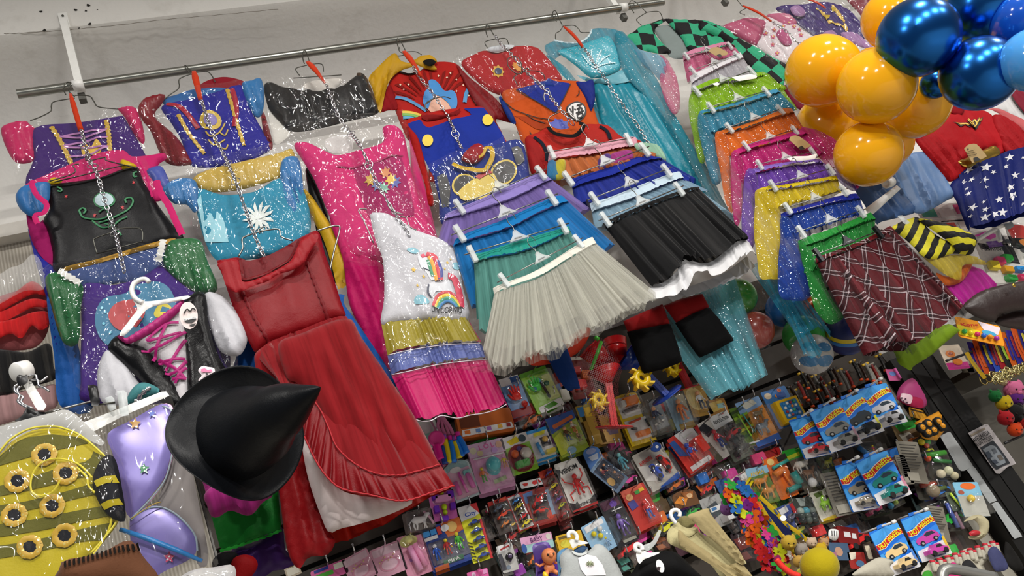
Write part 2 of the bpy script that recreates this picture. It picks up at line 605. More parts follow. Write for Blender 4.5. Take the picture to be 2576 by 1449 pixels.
def drape(name,top,bot,Y,mat,parent=None,Yb=None,ns=90,nt=16,folds=9,amp=.015,depth=.04,hem=.006,seed=None,
bulge=.0,back=True,sm=1,fpow=1.0,sag=None):
 """a skirt: a gathered tube of cloth hanging from a waist line to a hem line, open below"""
 seed=seed if seed is not None else rnd.randrange(999)
 Yb=Y if Yb is None else Yb
 if sm:
  top,bot=catmull(top,6),catmull(bot,6)
 T=resample([tuple(P(x,y,Y)) for x,y in top],ns)
 B=resample([tuple(P(x,y,Yb)) for x,y in bot],ns)
 s=np.linspace(0,1,ns)
 wob=np.array([noise.noise((a*4.0,seed,.5)) for a in s])
 w2=np.array([noise.noise((a*9.0,seed+20,.5)) for a in s])
 ph=2*PI*(folds*s+wob*2.2)
 fo=.75*(1-1.9*np.abs(np.sin(ph/2+w2)) ** .8)+.5*np.sin(ph*.57+3*w2+seed)+.35*np.sin(2.3*ph+4*w2)
 loc=.7+.9*np.array([noise.noise((a*7.0,seed+5,.5)) for a in s])
 fo=fo*loc
 rnd_edge=np.sqrt(np.clip(1-(2*s-1) ** 4,0,1))
 W=np.linalg.norm(B[-1]-B[0]);Hh=np.linalg.norm(B[ns // 2]-T[ns // 2])
 rows=[]
 for j in range(nt):
  t=j/(nt-1)
  p=T*(1-t)+B*t
  tt=t ** fpow
  p[:,1]-=(depth*(.45+.55*t)+bulge*math.sin(PI*t))*rnd_edge+amp*(.25+.75*tt)*fo*np.minimum(rnd_edge+.15,1)
  p[:,2]+=hem*t*t*fo
  rows.append(p)
 rows=np.array(rows)
 V=[tuple(v) for r_ in rows for v in r_]
 uv=[(a*W,-t_*Hh) for t_ in np.linspace(0,1,nt) for a in s]
 Fc=[(j*ns+i,(j+1)*ns+i,(j+1)*ns+i+1,j*ns+i+1) for j in range(nt-1) for i in range(ns-1)]
 if back:
  n0=len(V)
  nb=max(12,ns // 4)
  sb=np.linspace(1,0,nb)
  for j in range(nt):
   t=j/(nt-1)
   for a in sb:
    i=a*(ns-1);i0=int(i);i1=min(i0+1,ns-1);fr=i-i0
    q=(T[i0]*(1-fr)+T[i1]*fr)*(1-t)+(B[i0]*(1-fr)+B[i1]*fr)*t
    if 0<a<1:
     q=q.copy();q[1]+=min(depth,.02)*math.sqrt(1-(2*a-1) ** 4)
     q[2]+=hem*.6*t*math.sin(2*PI*folds*a)
    else:
     q=rows[j][i0]
    V.append(tuple(q))
    uv.append((-a*W-.3,-t*Hh))
  Fc+=[(n0+j*nb+i,n0+(j+1)*nb+i,n0+(j+1)*nb+i+1,n0+j*nb+i+1) for j in range(nt-1) for i in range(nb-1)]
 ob=mk(name,V,Fc,mat,parent,True,uv)
 S=Sheet()
 S.o,S.par,S.W,S.H=ob,parent if parent is not None else ob,W,Hh
 def surf(a,t,off=.003):
  i=min(max(a,0),1)*(ns-1);j=min(max(t,0),1)*(nt-1)
  i0,j0=min(int(i),ns-2),min(int(j),nt-2)
  fi,fj=i-i0,j-j0
  q=(rows[j0,i0]*(1-fi)+rows[j0,i0+1]*fi)*(1-fj)+(rows[j0+1,i0]*(1-fi)+rows[j0+1,i0+1]*fi)*fj
  return Vector(q)+Vector((0,-off,0))
 S.surf=surf
 return S
def wire(name,pts3,r,mat,parent=None,seg=6,smooth_n=4):
 b=MB()
 b.tube(catmull([tuple(p) for p in pts3],smooth_n),r,seg)
 return b.build(name,mat,parent)
# lettering
FCACHE={}
def text_mesh(txt,bold=0.0,shear=0.0):
 k=(txt,bold,shear)
 if k not in FCACHE:
  c=bpy.data.curves.new('lettering','FONT')
  c.body=txt
  c.align_x='CENTER';c.align_y='CENTER'
  c.offset=bold
  c.shear=shear
  c.resolution_u=3
  o=bpy.data.objects.new('lettering',c)
  COL.objects.link(o)
  bpy.context.view_layer.update()
  dg=bpy.context.evaluated_depsgraph_get()
  me=o.evaluated_get(dg).to_mesh()
  v=np.array([tuple(p.co) for p in me.vertices]).reshape(-1,3)
  f=[tuple(p.vertices) for p in me.polygons]
  o.evaluated_get(dg).to_mesh_clear()
  bpy.data.objects.remove(o);bpy.data.curves.remove(c)
  FCACHE[k]=(v,f)
 return FCACHE[k]
def text_on(S,name,txt,p0,p1,hpx,mat,parent=None,bold=.02,lift=.004):
 """lettering on a sheet, centred between p0 and p1 (pixels), stretched to fill them"""
 v,f=text_mesh(txt,bold)
 a,b=P(*p0,S.Y-.015),P(*p1,S.Y-.015)
 d=np.array([b.x-a.x,b.z-a.z]);L=np.linalg.norm(d);d /= L
 nn=np.array([-d[1],d[0]])
 w=v[:,0].max()-v[:,0].min();hh=v[:,1].max()-v[:,1].min()
 H=hpx*(P(*p0,S.Y)-P(p0[0],p0[1]+1,S.Y)).length
 c=np.array([(a.x+b.x)/2,(a.z+b.z)/2])
 vx=(v[:,0]-(v[:,0].max()+v[:,0].min())/2)*L/w
 vy=(v[:,1]-(v[:,1].max()+v[:,1].min())/2)*H/hh
 q=c+vx[:,None]*d+vy[:,None]*nn
 y=S.front(q)-lift
 return mk(name,[(p[0],yy,p[1]) for p,yy in zip(q,y)],f,mat,parent if parent is not None else S.par,False)
def ell(c,rx,ry,n=20,rot=0.0):
 return [(c[0]+rx*math.cos(t)*math.cos(rot)-ry*math.sin(t)*math.sin(rot),
c[1]+rx*math.cos(t)*math.sin(rot)+ry*math.sin(t)*math.cos(rot)) for t in (2*PI*i/n for i in range(n))]
def star(c,r,n=5,r2=.42,rot=0.0):
 return [(c[0]+(r if i%2==0 else r*r2)*math.sin(rot+PI*i/n),c[1]-(r if i%2==0 else r*r2)*math.cos(rot+PI*i/n)) for i in range(2*n)]
def base_of(pts,Y):
 xs=[p[0] for p in pts];ys=[p[1] for p in pts]
 return P(sum(xs)/len(xs),max(ys),Y)
# ================================================================== the setting
def struct(name,verts,faces,mat,smooth=False,parent=None):
 o=mk(name,verts,faces,mat,parent,smooth)
 o['kind']='structure'
 return o
def boxs(name,x0,x1,y0,y1,z0,z1,mat,parent=None):
 b=MB();b.box((x0,y0,z0),Vector((x1-x0,0,0)),Vector((0,y1-y0,0)),Vector((0,0,z1-z0)))
 o=mk(name,b.v,b.f,mat,parent,False)
 return o
def wallmat():
 t=NT('painted_plaster')
 n1=t.noise(t.geo(),1.7,4,.6);n2=t.noise(t.geo(),9,5,.65);n3=t.noise(t.geo(),70,2)
 k=t.n('ShaderNodeMapRange');t.set(k,Value=n2,From_Min=.56,From_Max=.74)
 c=t.mix(n1,lin('#d6d4cf'),lin('#e0ded9'))
 c=t.mix(t.math('MULTIPLY',k.outputs[0],.28),c,lin('#9c968a'))
 return t.done(t.pbsdf(c,.62,0,.35,t.bump(t.math('ADD',n3,n2),.12,.01)))
WALLM=wallmat()
YW=2.08
XA,XB=-2.2,8.2
WL=boxs('wall_back',XA,XB,YW,YW+.15,0,CEIL,WALLM);WL['kind']='structure'
o=boxs('floor',XA,XB,-3.2,YW,-.05,0,solid('#8c8780',.4));o['kind']='structure'
o=boxs('ceiling',XA,XB,-3.2,YW+.15,CEIL,CEIL+.08,solid('#e4e2dc',.8));o['kind']='structure'
# the boxed beam above the rail: front face, coved underside
ZB=P(350,48,1.80).z
prof=[(1.80,CEIL),(1.80,ZB),(1.815,ZB-.012),(1.86,ZB-.03),(1.94,ZB-.075),(2.02,ZB-.15),(2.06,ZB-.24),(YW,ZB-.36)]
V=[(x,y,z) for x in (XA,XB) for y,z in prof]
n=len(prof)
beam=struct('trim_1',V,[(i,i+n,i+1+n,i+1) for i in range(n-1)],WALLM,True)
sharp(beam,35)
# crack under the beam edge, drilled holes
hole=solid('#17140f',.9)
def wall_spot(p,r,k=0):
 b=MB()
 c=P(*p,1.7985)
 V=[c+Vector((r*math.cos(t)*(1+.35*math.sin(3*t+k)),-.0004,r*math.sin(t)*(1+.3*math.cos(2*t+k)))) for t in (2*PI*i/10 for i in range(10))]
 b.add(V,[tuple(range(10))])
 q=b.build('screw_hole',hole,beam,False)
 return q
for k,(x,y,r) in enumerate([(103,29,.0042),(190,25,.0046),(222,13,.005),(216,27,.003),(112,76,.0046),(226,60,.0048),(199,71,.003),(245,24,.0018)]):
 wall_spot((x,y),r,k)
crk=MB()
cp=[(10,84),(60,82),(140,77),(200,72),(300,62),(420,48),(560,36),(700,22)]
crk.tube([P(x,y+(k%2)*1.2,1.7995) for k,(x,y) in enumerate(catmull(cp,5))],.0008,4)
crk.build('crack',solid('#7d766a',.9),beam)
# left: ledge trim and corrugated lower wall
z0=P(40,583,2.05).z
o=boxs('trim_2',XA,P(330,583,2.05).x,2.02,YW,z0-.03,z0+.012,solid('#d8d4cb',.6));o['kind']='structure'
def corrug():
 t=NT('ribbed_panel')
 w=t.n('ShaderNodeTexWave',bands_direction='X');w.inputs['Scale'].default_value=38
 w.inputs['Distortion'].default_value=.4
 t.l(t.geo(),w.inputs['Vector'])
 c=t.mix(w.outputs[1],lin('#a9a294'),lin('#c8c2b5'))
 return t.done(t.pbsdf(c,.8,0,.2,t.bump(w.outputs[1],.3,.01)))
o=boxs('wall_left_panel',XA,P(330,583,2.05).x,2.06,YW,.2,z0-.03,corrug());o['kind']='structure'
# toy wall: dark slatwall boards, one above the other
slat=solid('#3f3830',.55,0,.4,.2,30)
board_root=None
zt=P(1300,905,YW-.03).z
xl,xr=P(560,1440,YW).x,P(2265,1000,YW).x
slatwall=boxs('wall_slat_panel',xl,xr,YW-.012,YW,.2,zt,solid('#2a241e',.7));slatwall['kind']='structure'
nb=14
hgt=.118
for i in range(nb):
 zz=zt-i*hgt
 b=MB();b.box((xl,YW-.034,zz-hgt+.012),Vector((xr-xl,0,0)),Vector((0,.022,0)),Vector((0,0,hgt-.012)))
 b.build('slat',slat,slatwall,False)
# light panels seen between hooks right of the slatwall
o=boxs('wall_right_panel',xr+.02,XB,YW-.02,YW,.2,P(2250,880,YW).z,solid('#4a463e',.6));o['kind']='structure'
# ceiling luminaires for the area lamps
for i,(lx,ly) in enumerate(LAMPS):
 t=thing('ceiling_luminaire',('first','second','third','fourth')[i%4]+' ceiling light from the left in the '+('near','far')[i // 4]+' row over the aisle','ceiling light',(lx,ly,CEIL),'aisle ceiling lights')
 b=MB();b.box((lx-.32,ly-.16,CEIL-.05),Vector((.64,0,0)),Vector((0,.32,0)),Vector((0,0,.05)))
 b.build('housing',WHITEPL,t,False)
# ================================================================== rail, brackets, hangers
YR=1.75
def rail(name,p0,p1,r,label):
 a,b_=P(*p0,YR),P(*p1,YR)
 b=MB();b.tube([a,a+(b_-a)*.999,b_],r,20,cap=False)
 inner=[a,b_]
 b2=MB();b2.tube(inner,r*.86,20)
 t=thing(name,label,'rail',(a+b_)/2)
 b.build('tube',solid('#8d8e88',.3,.9),t)
 b2.build('tube_core',solid('#6b6a62',.6,.5),t)
 return t
rail('hanging_rail',(44,237),(1668,5),.0125,'long grey metal clothes rail below the beam carrying the costumes')
ZR=P(44,237,YR).z
rail2=(P(1700,0,YR).x+.15,P(2700,60,YR).x+2)
b=MB();b.tube([Vector((rail2[0],YR,ZR+.12)),Vector((rail2[1],YR,ZR+.12))],.0125,14)
tag(b.build('hanging_rail',solid('#8d8e88',.3,.9)),'second metal clothes rail above the balloons out at the right','rail')
def bracket(x,label,zt=None):
 ztop=ZB+.055 if zt is None else zt
 t=thing('rail_bracket',label,'bracket',(x,1.8,ztop))
 w=.0125
 b=MB();b.box((x-w,1.792,ZB-.01),Vector((2*w,0,0)),Vector((0,.008,0)),Vector((0,0,ztop-ZB+.01)))
 b.build('plate',WHITEPL,t,False)
 b=MB();b.box((x-w*.8,1.772,ZR+.012),Vector((1.6*w,0,0)),Vector((0,.02,0)),Vector((0,0,ZB-ZR-.004)))
 b.build('arm',WHITEPL,t,False)
 b=MB()
 b.tube([Vector((x-.014,YR,ZR)),Vector((x+.014,YR,ZR))],.0158,18)
 b.build('rail_clip',WHITEPL,t)
 b=MB();b.box((x-.009,1.765,ZR-.036),Vector((.018,0,0)),Vector((0,.02,0)),Vector((0,0,.024)))
 b.build('grub_holder',solid('#5b5a55',.5),t,False)
 b=MB();b.ball((x,1.79,ZB+.04),.0035);b.build('screw',DARKWIRE,t)
bracket(P(200,225,YR).x,'white strap bracket holding the left end of the long rail')
bracket(P(1568,20,YR).x,'white strap bracket holding the right end of the long rail')
bracket(P(1838,2,YR).x,'white strap bracket beyond the rail end above the bagged floral dress',ZB+.2)
# ---- skirt hangers
CLIPM=None
def clipmat():
 t=NT('cloudy_plastic')
 b=t.pbsdf(lin('#e9ecec'),.3,0,.5)
 tp=t.n('ShaderNodeBsdfTransparent');tp.inputs[0].default_value=lin('#f0f4f4')
 m=t.n('ShaderNodeMixShader');m.inputs[0].default_value=.42
 t.l(tp.outputs[0],m.inputs[1]);t.l(b.outputs[0],m.inputs[2])
 return t.done(m)
CLIPM=clipmat()
BLACKPL=solid('#18181a',.35)
def copy_tree(o,parent=None):
 c=o.copy();COL.objects.link(c);c.parent=parent
 LOC[c.name]=LOC.get(o.name,Vector())
 for ch in list(o.children):
  copy_tree(ch,c)
 return c
HANG={}
def skirt_hanger_proto(cm,key):
 t=thing('skirt_hanger',None,None,(0,0,0))
 b=MB();b.tube([Vector((-.19,0,0)),Vector((.19,0,0))],.0021,8);b.build('bar',METAL,t)
 for sx in (-1,1):
  b=MB()
  for y0,y1,tl in ((-.007,-.002,0),(.002,.007,0)):
   b.box((sx*.165-.0075,y0,-.034),Vector((.015,0,0)),Vector((0,y1-y0,0)),Vector((0,0,.058)))
  b.box((sx*.165-.006,-.006,.004),Vector((.012,0,0)),Vector((0,.012,0)),Vector((0,0,.008)))
  b.build('clip',cm,t,False)
 V=[(-.034,-.004,-.006),(.034,-.004,-.006),(.012,-.004,.016),(.006,-.004,.03),(-.006,-.004,.03),(-.012,-.004,.016)]
 b=MB();b.add(V+[(x,.004,z) for x,_,z in V],[(0,1,2,3,4,5),(11,10,9,8,7,6)]+[(i,i+6,(i+1)%6+6,(i+1)%6) for i in range(6)])
 b.build('centre_plate',cm,t,False)
 b=MB();b.box((-.014,-.0052,.0),Vector((.028,0,0)),Vector((0,.001,0)),Vector((0,0,.0035)))
 b.build('slot',solid('#7e8080',.6),t,False)
 b=MB()
 b.tube(catmull([(0,0,.026),(.002,0,.045),(-.006,-.004,.062),(-.004,-.008,.08),(.012,-.008,.094),(.024,-.004,.086),(.026,0,.072)],4),.0017,6)
 b.build('hook',METAL,t)
 HANG[key]=t
 return t
skirt_hanger_proto(CLIPM,'c');skirt_hanger_proto(BLACKPL,'b')
USED=set()
def skirt_hanger(l,r,Y,label,key='c',group='clip hangers with skirts'):
 a,b=P(*l,Y),P(*r,Y)
 p=HANG[key]
 if key in USED:o=copy_tree(p)
 else:o=p;USED.add(key)
 x=(b-a).normalized();y=Vector((0,1,0));z=x.cross(y)
 s=(b-a).length/.38
 m=Matrix((x,y,z)).transposed().to_4x4()
 o.matrix_world=Matrix.Translation((a+b)/2) @ m @ Matrix.Scale(s,4)
 tag(o,label,'hanger',group)
 return o
def wire_hanger(key,hook,left,right,Y,label,bar=None,r=.0016,mat=None):
 pts=K(key,hook)
 t=thing('wire_hanger',label,'hanger',P(*pts[-1],Y),'wire hangers')
 m=mat or DARKWIRE
 b=MB();b.tube(catmull([tuple(P(x,y,Y)) for x,y in pts],5),r,6);b.build('hook',m,t)
 for s in (left,right):
  if s:
   b=MB();b.tube(catmull([tuple(P(x,y,Y)) for x,y in K(key,s)],5),r,6);b.build('shoulder_wire',m,t)
 if bar:
  b=MB();b.tube([P(x,y,Y) for x,y in K(key,bar)],r,6);b.build('bar',m,t)
 return t
# ---- chains
def link_mesh(name,L,W,r,seg=12,rs=5):
 b=MB()
 pts=[]
 for i in range(seg):
  t=2*PI*i/seg
  pts.append(Vector((W/2*math.cos(t),0,L/2*math.sin(t)*1.0)))
 b.tube(pts,r,rs,closed=True)
 me=bpy.data.meshes.new(name);me.from_pydata([tuple(v) for v in b.v],[],b.f)
 me.polygons.foreach_set('use_smooth',[True]*len(me.polygons))
 me.materials.append(CHROME)
 return me
LINKM=link_mesh('link',.0150,.0095,.0017)
RINGM=link_mesh('ring',.025,.023,.0014,18,5)
def chain(pts,Ys,label,rings=()):
 q=np.array([tuple(P(x,y,Y)) for (x,y),Y in zip(pts,Ys)])
 q=np.array(catmull([tuple(p) for p in q],6))
 L=np.linalg.norm(np.diff(q,axis=0),axis=1).sum()
 n=max(4,int(L/.0108))
 q=resample(q,n)
 t=thing('display_chain',label,'chain',tuple(q[0]),'costume display chains')
 for i in range(n):
  d=Vector(q[min(i+1,n-1)]-q[max(i-1,0)]).normalized()
  isr=any(abs(i/n-rr)<.5/n for rr in rings)
  o=bpy.data.objects.new('ring' if isr else 'link',RINGM if isr else LINKM)
  rot=d.to_track_quat('Z','Y').to_matrix().to_4x4() @ Matrix.Rotation((.3 if isr else (PI/4 if i%2 else -PI/4)),4,'Z')
  COL.objects.link(o);o.parent=t
  o.matrix_local=Matrix.Translation(Vector(q[i])-Vector(q[0])) @ rot
def strap(pts,w0,w1,Y,label):
 """folded webbing strap the chain hangs from"""
 p=[P(x,y,Y) for x,y in pts]
 d=(p[-1]-p[0]).normalized();nn=Vector((d.z,0,-d.x))
 V,Fc=[],[]
 n=10
 for k in range(n+1):
  t=k/n
  c=p[0]+(p[-1]-p[0])*t
  w=(w0+(w1-w0)*t)/2*(.45+.55*min(1,t*3.5))
  y=-.006*math.sin(PI*t)
  V+=[c+nn*w+Vector((0,y,0)),c-nn*w+Vector((0,y,0)),c+nn*w+Vector((0,y+.003,0)),c-nn*w+Vector((0,y+.003,0))]
 for k in range(n):
  a=4*k
  Fc+=[(a,a+4,a+5,a+1),(a+2,a+3,a+7,a+6),(a,a+2,a+6,a+4),(a+1,a+5,a+7,a+3)]
 Fc+=[(0,1,3,2),(4*n,4*n+2,4*n+3,4*n+1)]
 o=mk('webbing_strap',V,Fc,fabric('#e8431c',.6,.2))
 tag(o,label,'strap','orange straps on the rail')
# ================================================================== column one
GOLD=glitterfab('#b99320','#ffe98a',.35)
Y1=1.735
def garment(name,label,pts,Y,cat='costume',group=None):
 return thing(name,label,cat,base_of(pts,Y),group)
# -- purple lace-up princess dress in a bag
body=K('c1','250 935 560 895 870 848 900 850 985 990 1050 1110 1130 1400 245 1400 248 1150')
t=garment('princess_dress','purple laced dress with hot pink puff sleeves in a clear bag, left end of rail',body,Y1)
S=cloth('bodice',body,Y1,fabric('#4a2a7c'),t,puff=.02,folds=7,amp=.003)
vel=satin('#e0246c')
cloth('sleeve',K('c1','5 950 60 905 180 880 215 905 255 940 250 1050 245 1170 130 1190 60 1110'),Y1,vel,t,puff=.03,folds=48,amp=.005)
cloth('sleeve',K('c1','860 800 880 785 1000 795 1055 990 1040 1050 985 990 905 850'),Y1,vel,t,puff=.03,folds=48,amp=.005)
for s in ('370 915 430 1010 520 1190','770 865 790 970 800 1100'):
 ribbon(S,'gold_trim',K('c1',s),.011,GOLD,wav=.25)
for s in ('430 990 560 1000 690 975 780 930','440 995 600 960 780 935','450 1060 560 1040 700 1005 790 990','460 1070 640 1070 800 1060','500 1140 640 1120 790 1060'):
 ribbon(S,'lacing',K('c1',s),.006,satin('#c98bc9'))
decal(S,'print',K('c1','590 1080 620 1040 660 1060 700 1010 740 1060 730 1110 680 1140 610 1130'),solid('#d9b23c',.5),sm=1)
curved_film('plastic_bag',K('c1','0 930 200 880 550 830 850 780 1010 750 1060 1000 1110 1200 1120 1420 700 1440 190 1440 100 1250 60 1130'),Y1-.035,t)
wire_hanger('c1','480 690 462 645 485 602 515 610 500 660 545 705','545 715 400 740 375 770 370 810 300 850 220 880','545 695 650 700 685 740 720 780 860 795',YR-.02,'wire hanger under the rail bracket holding the purple laced dress')
strap(K('c1','512 680 590 950'),.013,.013,YR-.055,'orange strap over the purple laced dress, first from the left')
# -- black bodice dress with pink cape
Y2=1.69
t=garment('cape_dress','black bodice dress with pink cape, blue puff sleeve and long blue skirt',K('c5','170 430 370 1490'),Y2)
pk=fabric('#e22a78',.6)
cloth('cape',K('c1','190 1345 350 1270 550 1180 740 1110 900 1095 960 1140 1100 1130 1200 1115 1212 1160 1150 1210 1180 1330 1230 1449 800 1500 300 1500 180 1440'),Y2+.012,pk,t,puff=.012,folds=8,amp=.005)
cloth('cape_side',K('c5','160 320 230 390 265 370 310 480 345 600 342 655 262 605 190 490'),Y2+.004,fabric('#a81c66'),t,puff=.012)
cloth('skirt',K('c5','168 420 205 480 262 605 345 655 420 900 560 1490 372 1490 330 1200 290 870 220 640'),Y2+.008,fabric('#2a2f9c',.5),t,puff=.018,folds=14,amp=.006,sm=0)
cloth('skirt_lower',K('c5','284 855 330 880 420 1000 570 1500 365 1500 330 1210'),Y2+.0005,fabric('#2462b4',.55),t,puff=.02,folds=14,amp=.006)
bb=K('c5','290 160 380 145 500 130 620 108 740 62 832 45 870 130 960 280 1050 400 1110 490 870 560 590 640 345 690 320 560 290 430 262 370 305 290')
S=cloth('bodice',bb,Y2,satin('#141417',.42),t,puff=.03,edge=.06,folds=5,amp=.004)
gr=solid('#2c7a4c',.5)
for s in ('480 310 500 350 560 365 620 370 665 350 640 310 600 330','480 310 500 295 520 310 505 330','600 390 660 380 720 350 780 310 808 262 795 235 760 245 770 270',
'640 400 690 420 720 445 740 470','560 375 620 420 680 420','345 165 372 180 368 195 350 190','830 70 810 85 815 108 830 100','690 420 730 380 775 355'):
 ribbon(S,'embroidery',K('c5',s),.0045,gr)
rd=solid('#c8343c',.5)
for c,r in (((575,343),14),((745,300),14),((400,225),12),((812,142),12),((575,385),8),((700,425),8)):
 decal(S,'flower',K('c5',[q for p in star(c,r,6,.35) for q in p]),rd)
decal(S,'medallion_rim',K('c5',[q for p in ell((635,255),68,50,24,.1) for q in p]),gr)
decal(S,'medallion',K('c5',[q for p in ell((635,255),58,42,24,.1) for q in p]),solid('#b9cfd6',.4),lift=.0035)
ribbon(S,'neck_binding',K('c5','300 158 450 145 620 112 740 66 830 48'),.004,satin('#0c0c0e'))
sl=satin('#3d7fc4')
cloth('sleeve',K('c5','95 220 150 165 290 140 305 180 295 260 250 340 190 350 120 300'),Y2-.012,sl,t,puff=.04,edge=.05,folds=56,amp=.006)
cloth('sleeve',K('c5','890 70 960 40 1000 70 1040 190 960 180 930 130'),Y2+.003,satin('#5563b8'),t,puff=.02)
for s,w in (('215 150 205 175 235 240 292 292 278 345 222 362 240 412',.012),('955 150 985 230 1030 300 1075 400 1112 478',.016),('850 28 895 120 930 250',.005)):
 pts=K('c5',s)
 Q=Sheet();Q.Y,Q.par=Y2-.02,t;Q.front=lambda q:np.full(len(np.atleast_2d(q)),Y2-.045)
 ribbon(Q,'cape_edging',pts,w,pk,wav=.06)
yl=satin('#e6c21c')
cloth('shoulder_tie',K('c5','295 130 330 110 380 135 340 152 300 152'),Y2-.01,yl,t,puff=.015,edge=.02,res=.006)
cloth('shoulder_tie',K('c5','730 15 752 3 830 40 790 60 742 62'),Y2-.01,yl,t,puff=.015,edge=.02,res=.006)
wire_hanger('c5','545 10 520 5 530 -30 560 -20','480 30 445 40 450 85 300 135','540 12 640 -10 650 10 835 55',Y2-.02,'wire hanger inside the pink cape collar',bar='330 140 760 35')
# -- green and purple mermaid dress in a bag
Y3=1.655
bag=K('c5','268 660 420 620 580 580 760 545 900 510 1090 480 1222 488 1262 600 1330 790 1380 1000 1450 1300 1300 1460 700 1480 480 1400 440 1290 380 1110 310 860')
t=garment('mermaid_dress','dress with green puff sleeves and purple bodice in a clear bag, behind the pirate costume',bag,Y3)
cloth('collar_band',K('c5','395 655 600 605 900 515 1055 480 1060 500 900 545 640 620 420 680'),Y3,satin('#c9982c'),t,puff=.012,edge=.02)
cloth('yoke_lining',K('c5','400 680 640 620 960 535 1010 640 850 730 510 770'),Y3+.004,fabric('#43578c'),t,puff=.008)
S=cloth('bodice',K('c5','500 765 690 765 850 720 965 650 1000 660 1190 800 1250 860 1400 1300 1000 1480 530 1480 490 1350 495 1000'),Y3-.002,fabric('#4c2f86'),t,puff=.03,folds=6,amp=.006)
gn=satin('#1f6e3a')
cloth('sleeve',K('c5','275 720 360 690 420 740 505 770 490 900 475 1115 380 1110 310 890'),Y3-.012,gn,t,puff=.04,folds=56,amp=.006)
cloth('sleeve',K('c5','1015 525 1060 490 1210 490 1260 620 1322 790 1195 812 1000 655'),Y3-.012,gn,t,puff=.04,folds=56,amp=.006)
wl=solid('#d8d8d2',.7)
for s in ('375 705 430 735 500 768','1000 515 985 580 965 640'):
 ribbon(S,'lace_trim',K('c5',s),.014,wl,wav=.3,lift=.02)
decal(S,'print',K('c5','590 900 640 840 760 810 860 750 1000 760 1060 850 1050 960 900 1080 700 1140 610 1090 575 990'),solid('#1f6f94',.5),sm=1)
decal(S,'print_shell',K('c5','660 960 700 880 790 850 870 880 880 960 830 1020 720 1040'),solid('#b03036',.5),sm=1,lift=.004)
decal(S,'print_fish',K('c5','935 930 970 890 1030 890 1045 930 1000 965 945 960'),solid('#d9c93a',.5),sm=1,lift=.004)
for c in ((620,905),(640,930),(670,1055),(630,1000)):
 decal(S,'print_bubble',K('c5',[q for p in ell(c,9,9,10) for q in p]),solid('#6fc0d8',.4),lift=.004)
curved_film('plastic_bag',bag,Y3-.05,t,puff=.03)
wire_hanger('c5','690 415 660 420 665 395 715 405','700 440 580 480 572 510 590 575','690 425 850 422 865 500',Y3-.02,'wire hanger over the bag of the green sleeved dress',bar='590 575 865 500')
# -- pirate dress on a white plastic hanger
Y4=1.60
t=garment('pirate_dress','black and white pirate girl dress with pink criss-cross lacing on a white hanger',K('c5','590 1449 1500 1449'),Y4)
ws=satin('#c4c4ca',.4)
bk=satin('#101012',.3)
cloth('sleeve',K('c5','640 1165 700 1172 760 1230 830 1340 900 1449 700 1500 615 1470 590 1350 600 1250'),Y4,ws,t,puff=.045,edge=.06,folds=34,amp=.006,axis=(K('c5','660 1165')[0],K('c5','720 1480')[0]))
cloth('sleeve',K('c5','1240 830 1290 808 1385 860 1470 980 1502 1100 1450 1195 1340 1170 1290 1060 1262 960'),Y4,ws,t,puff=.05,edge=.06,folds=34,amp=.006,axis=(K('c5','1260 820')[0],K('c5','1400 1180')[0]))
S=cloth('front_panel',K('c5','785 1120 940 1020 1085 895 1125 990 1150 1290 1150 1500 1060 1500 1040 1330 890 1165'),Y4-.004,satin('#c8c4c8',.4),t,puff=.03,edge=.08)
Sl=cloth('side_panel',K('c5','655 1150 720 1065 790 1118 900 1165 1050 1360 1120 1500 1010 1500 900 1390 760 1250'),Y4-.008,bk,t,puff=.03,folds=8,amp=.004)
Sr=cloth('side_panel',K('c5','1112 862 1238 808 1265 980 1310 1160 1420 1370 1400 1460 1180 1500 1145 1480 1130 1150 1118 1000'),Y4-.008,bk,t,puff=.03,folds=7,amp=.005,axis=(K('c5','1180 850')[0],K('c5','1290 1400')[0]))
mag=satin('#c82a86')
for s in ('890 1110 1000 1010 1085 990','900 1110 990 1090 1100 1050','860 1170 1000 1130 1125 1040','930 1230 960 1130 1010 1010','960 1240 1040 1220 1125 1210','1000 1280 1060 1200 1125 1090','960 1215 1060 1270 1125 1330','1000 1300 1070 1290 1130 1220','1060 1360 1090 1300 1130 1260','1040 1330 1130 1330'):
 ribbon(S,'lacing',K('c5',s),.0065,mag,lift=.006)
Q=cloth('ruffle_collar',K('c5','712 1078 745 1068 770 1085 900 1005 1060 893 1100 850 1118 866 1085 930 960 1030 800 1118 750 1112'),Y4-.02,satin('#cf3a8c'),t,puff=.02,edge=.02,folds=70,amp=.006,res=.007)
Qs=cloth('skull_patch',K('c5','1210 1270 1235 1255 1260 1262 1300 1270 1308 1300 1335 1290 1342 1315 1315 1335 1300 1330 1235 1335 1215 1360 1205 1340 1225 1315 1205 1290'),Y4-.045,solid('#ecdfe4',.5),t,puff=.006,edge=.01,res=.006,wr=0)
for c,rx,ry in (((1252,1292),9,6),((1285,1300),9,6)):
 decal(Qs,'skull_eye',K('c5',[q for p in ell(c,rx,ry,10,.4) for q in p]),solid('#111111',.5))
decal(Qs,'skull_bow',K('c5','1215 1265 1240 1258 1262 1272 1285 1262 1288 1280 1262 1282 1240 1280 1220 1284'),solid('#e07aa8',.5),lift=.003)
ribbon(Qs,'skull_mouth',K('c5','1250 1312 1285 1318'),.003,solid('#d08098',.5))
tg=thing('swing_tag','oval printed swing tag hanging on the pirate dress collar','tag',P(*K('c5','1145 950')[0],Y4-.07))
Qt=cloth('card',K('c5',[q for p in ell((1145,950),56,84,24,-.12) for q in p]),Y4-.066,solid('#ead9d6',.6),tg,puff=.0015,edge=.01,wr=0,res=.01,sm=0)
decal(Qt,'sunglasses_print',K('c5','1104 955 1140 960 1190 935 1188 962 1150 985 1108 972'),solid('#0e0e10',.5))
